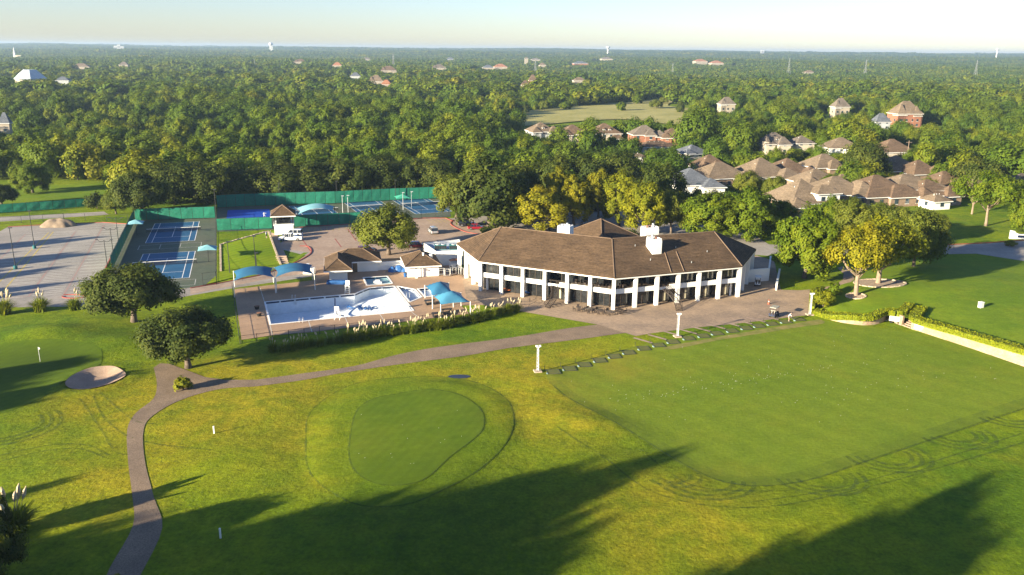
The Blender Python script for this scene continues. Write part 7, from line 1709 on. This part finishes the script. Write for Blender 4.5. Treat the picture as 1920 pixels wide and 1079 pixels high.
# water towers
m_tower = plain('haze_toned_tank_paint', (.50, .52, .54), None, .05, .7)  # white tanks greyed, so the colour carries the distance haze
def water_tower(px, py, wpx, kind, label, D=4600):
    d = (px - 960) / FPX * _r - (py - 539.5) / FPX * _u + _f; t = D / d.y; p = Vector((d.x * t, d.y * t, 0)); top = CAM_H + d.z * t; w_ = wpx * t * .72 / FPX; b = far_h(p.x, p.y)
    r = thing('water_tower', label, 'water tower', (p.x, p.y, b)); H = top - b; R0 = w_ / 2
    if kind == 'globe':
        MB().tube([(0, 0, H - R0 * 1.5), (0, 0, H - R0 * 1.3), (0, 0, H - R0 * .8), (0, 0, H - R0 * .3), (0, 0, H)], [R0 * .5, R0 * .92, R0, R0 * .8, R0 * .1], 14).part('tank', m_tower, r, smooth=True)
        for k in range(6): a = k * 1.047; MB().tube([(R0 * .85 * math.cos(a), R0 * .85 * math.sin(a), 0), (R0 * .7 * math.cos(a), R0 * .7 * math.sin(a), H - R0)], R0 * .06, 5).part('leg', m_whitemetal, r)
        MB().cyl((0, 0, 0), R0 * .12, H - R0, 8).part('riser', m_whitemetal, r)
    else:
        MB().tube([(0, 0, H - R0 * 1.2), (0, 0, H - R0 * .5), (0, 0, H - R0 * .15), (0, 0, H)], [R0 * .3, R0 * .95, R0, R0 * .75], 14).part('tank', m_tower, r, smooth=True); MB().cyl((0, 0, 0), R0 * .3, H - R0 * 1.1, 10).part('pedestal', m_whitemetal, r)
water_tower(507.5, 79.5, 11, 'globe', 'white globe water tower on the left horizon'); water_tower(1140, 87.5, 11, 'cup', 'white cup shaped water tower on the horizon right of centre'); water_tower(1870.5, 91.5, 9, 'cup', 'white cup shaped water tower on the far right horizon')
# pylons
PYL = None; m_pylon = plain('dull_grey_steel', (.26, .27, .28), None, .1, .7)
def pylon(px, ptop, H, label):
    global PYL
    p, H = far_top(px, ptop, H); b = far_h(p.x, p.y)
    if PYL is None:
        PYL = thing('power_pylon', label, 'pylon', (p.x, p.y, b), .5, 'steel power pylons')
        for sx in (-1, 1):
            for sy in (-1, 1): MB().tube([(sx * 3, sy * 3, 0), (sx * .8, sy * .8, 20), (sx * .3, sy * .3, 32)], .14, 4).part('leg', m_pylon, PYL)
        for z in (21, 25, 29): MB().bar((-6, 0, z), (6, 0, z), .25, .25).part('cross_arm', m_pylon, PYL)
        for k in range(7):
            z0, z1 = k * 3.2, k * 3.2 + 3.2; a, b_ = 3 - z0 * .11, 3 - z1 * .11
            for s in (-1, 1): MB().tube([(-a, s * a, z0), (b_, s * b_, z1)], .08, 4).part('brace', m_pylon, PYL); MB().tube([(s * a, -a, z0), (s * b_, b_, z1)], .08, 4).part('brace', m_pylon, PYL)
        return
    o = dup(PYL, (p.x, p.y, b), .5, sc=H / 32, label=label)
for px, pt, lab in [(1004, 113, 'steel power pylon rising beside the tall brown roofed brick house'), (737, 101, 'steel power pylon above the large cream mansion'), (1262, 118, 'steel power pylon above the right part of the meadow'), (1481, 109, 'steel power pylon on the right slope, left of three'), (1625, 112, 'steel power pylon on the right slope, middle of three'), (1833, 113, 'steel power pylon on the right slope, right of three'), (477, 112, 'steel power pylon in the left woods'), (180, 112, 'steel power pylon above the left slope')]: pylon(px, pt, 1750, lab)
p = gp(1705, 300); up_ = thing('utility_pole', 'wooden utility pole with cross arm among the right houses', 'utility pole', (site(1705, 264, 11).x, site(1705, 264, 11).y, 0)); MB().tube([(0, 0, 0), (0, 0, 11)], [.18, .12], 6).part('pole', m_palebark, up_); MB().bar((-1.2, 0, 10.2), (1.2, 0, 10.2), .14, .14).part('cross_arm', m_palebark, up_)
# flat bits of open land in the woods
mp_ = [site(a, b) for a, b in MEADOW]; fl_ = spline([(p.x, p.y, 0) for p in mp_], 3, True)
def far_drape(name, poly, m, off):
    bm = bmesh.new(); bm.faces.new([bm.verts.new((p[0], p[1], 0)) for p in poly]); bmesh.ops.triangulate(bm, faces=bm.faces[:]); xs = [p[0] for p in poly]; ys = [p[1] for p in poly]
    for ax, lo, hi in ((0, min(xs), max(xs)), (1, min(ys), max(ys))):
        for c in np.arange(lo, hi, 12.0)[1:]:
            co = [0, 0, 0]; no = [0, 0, 0]; co[ax] = c; no[ax] = 1; bmesh.ops.bisect_plane(bm, geom=bm.verts[:] + bm.edges[:] + bm.faces[:], plane_co=co, plane_no=no, dist=1e-4)
    for v in bm.verts: v.co.z = ground_h(v.co.x, v.co.y) + off
    for f in bm.faces:
        if f.normal.z < 0: f.normal_flip()
    me = bpy.data.meshes.new(name); bm.to_mesh(me); bm.free(); me.materials.append(m); o = link(name, me); o['kind'] = 'structure'
far_drape('meadow', fl_, m_field, .6)
for F in GLADES: far_drape('glade', spline([(site(a, b).x, site(a, b).y, 0) for a, b in F], 3, True), m_field, .6)
def meadow_tree(key, px, py, w_, h_, lab): p = site(px, py); cm, tm, pw, ph = PROTO[key]; tree(key, (p.x, p.y, far_h(p.x, p.y)), w_ / pw, h_ / ph, 1, lab, name='meadow_tree')
meadow_tree('green0', 1165, 209, 10, 8, 'round green tree standing alone in the pale meadow'); meadow_tree('yellow0', 932, 217, 7, 13, 'slim orange yellow tree at the left edge of the meadow'); meadow_tree('lime1', 957, 218, 12, 13, 'lime green tree at the left edge of the meadow')
for k, (mx_, my_) in enumerate([(985, 213), (1020, 209), (1060, 206), (1275, 212), (1245, 196), (1195, 196)]): meadow_tree(['oakw0', 'elm1', 'green1'][k % 3], mx_, my_, 9 + k % 3 * 2, 7 + k % 2 * 2, ['dark tree', 'olive tree', 'green tree'][k % 3] + ' on the rim of the pale meadow, %s from the left' % ['first', 'second', 'third', 'sixth', 'fifth', 'fourth'][k])
meadow_tree('elm0', 1230, 205, 14, 8, 'olive trees at the right edge of the meadow')
# dead pale tree beside the spreading tree
p = site(1822, 402); r = thing('bare_tree', 'leafless pale tree behind the wide spreading tree', 'tree', (p.x, p.y, 0)); rs = np.random.RandomState(5); mb = MB(); mb.tube([(0, 0, 0), (0, 0, 4)], [.3, .2], 6); tw_ = MB()
for k in range(26):
    a = rs.uniform(0, 6.28); u = rs.uniform(1.0, 5.0); h0 = rs.uniform(2.5, 4); e = Vector((u * math.cos(a), u * math.sin(a), rs.uniform(7, 11))); mb.tube([(0, 0, h0), tuple(e * .5 + Vector((0, 0, h0 * .5))), tuple(e)], [.11, .07, .02], 4)
    for j in range(5): b = e * rs.uniform(.55, 1.0); tw_.tube([tuple(b), tuple(b + Vector(rs.normal(0, .9, 3)) + Vector((0, 0, .7)))], [.035, .012], 3)
mb.part('trunk', m_palebark, r); tw_.part('twigs', m_palebark, r)
# ------------------------------------------------------------------ air
hz = MB().box((0, 2900, -8), (17000, 15000, 78)).mesh('haze', m_trim); ho = link('haze', hz); ho['kind'] = 'stuff'; hz.materials.clear()
hm = bpy.data.materials.new('pale_haze'); hm.use_nodes = True; ht_ = hm.node_tree; ht_.nodes.clear(); ov = ht_.nodes.new('ShaderNodeOutputMaterial'); pv = ht_.nodes.new('ShaderNodeVolumePrincipled')
pv.inputs['Color'].default_value = (.55, .75, 1.0, 1); pv.inputs['Density'].default_value = 0.000105; pv.inputs['Anisotropy'].default_value = 0.25
ht_.links.new(pv.outputs[0], ov.inputs['Volume']); hz.materials.append(hm)
woods()
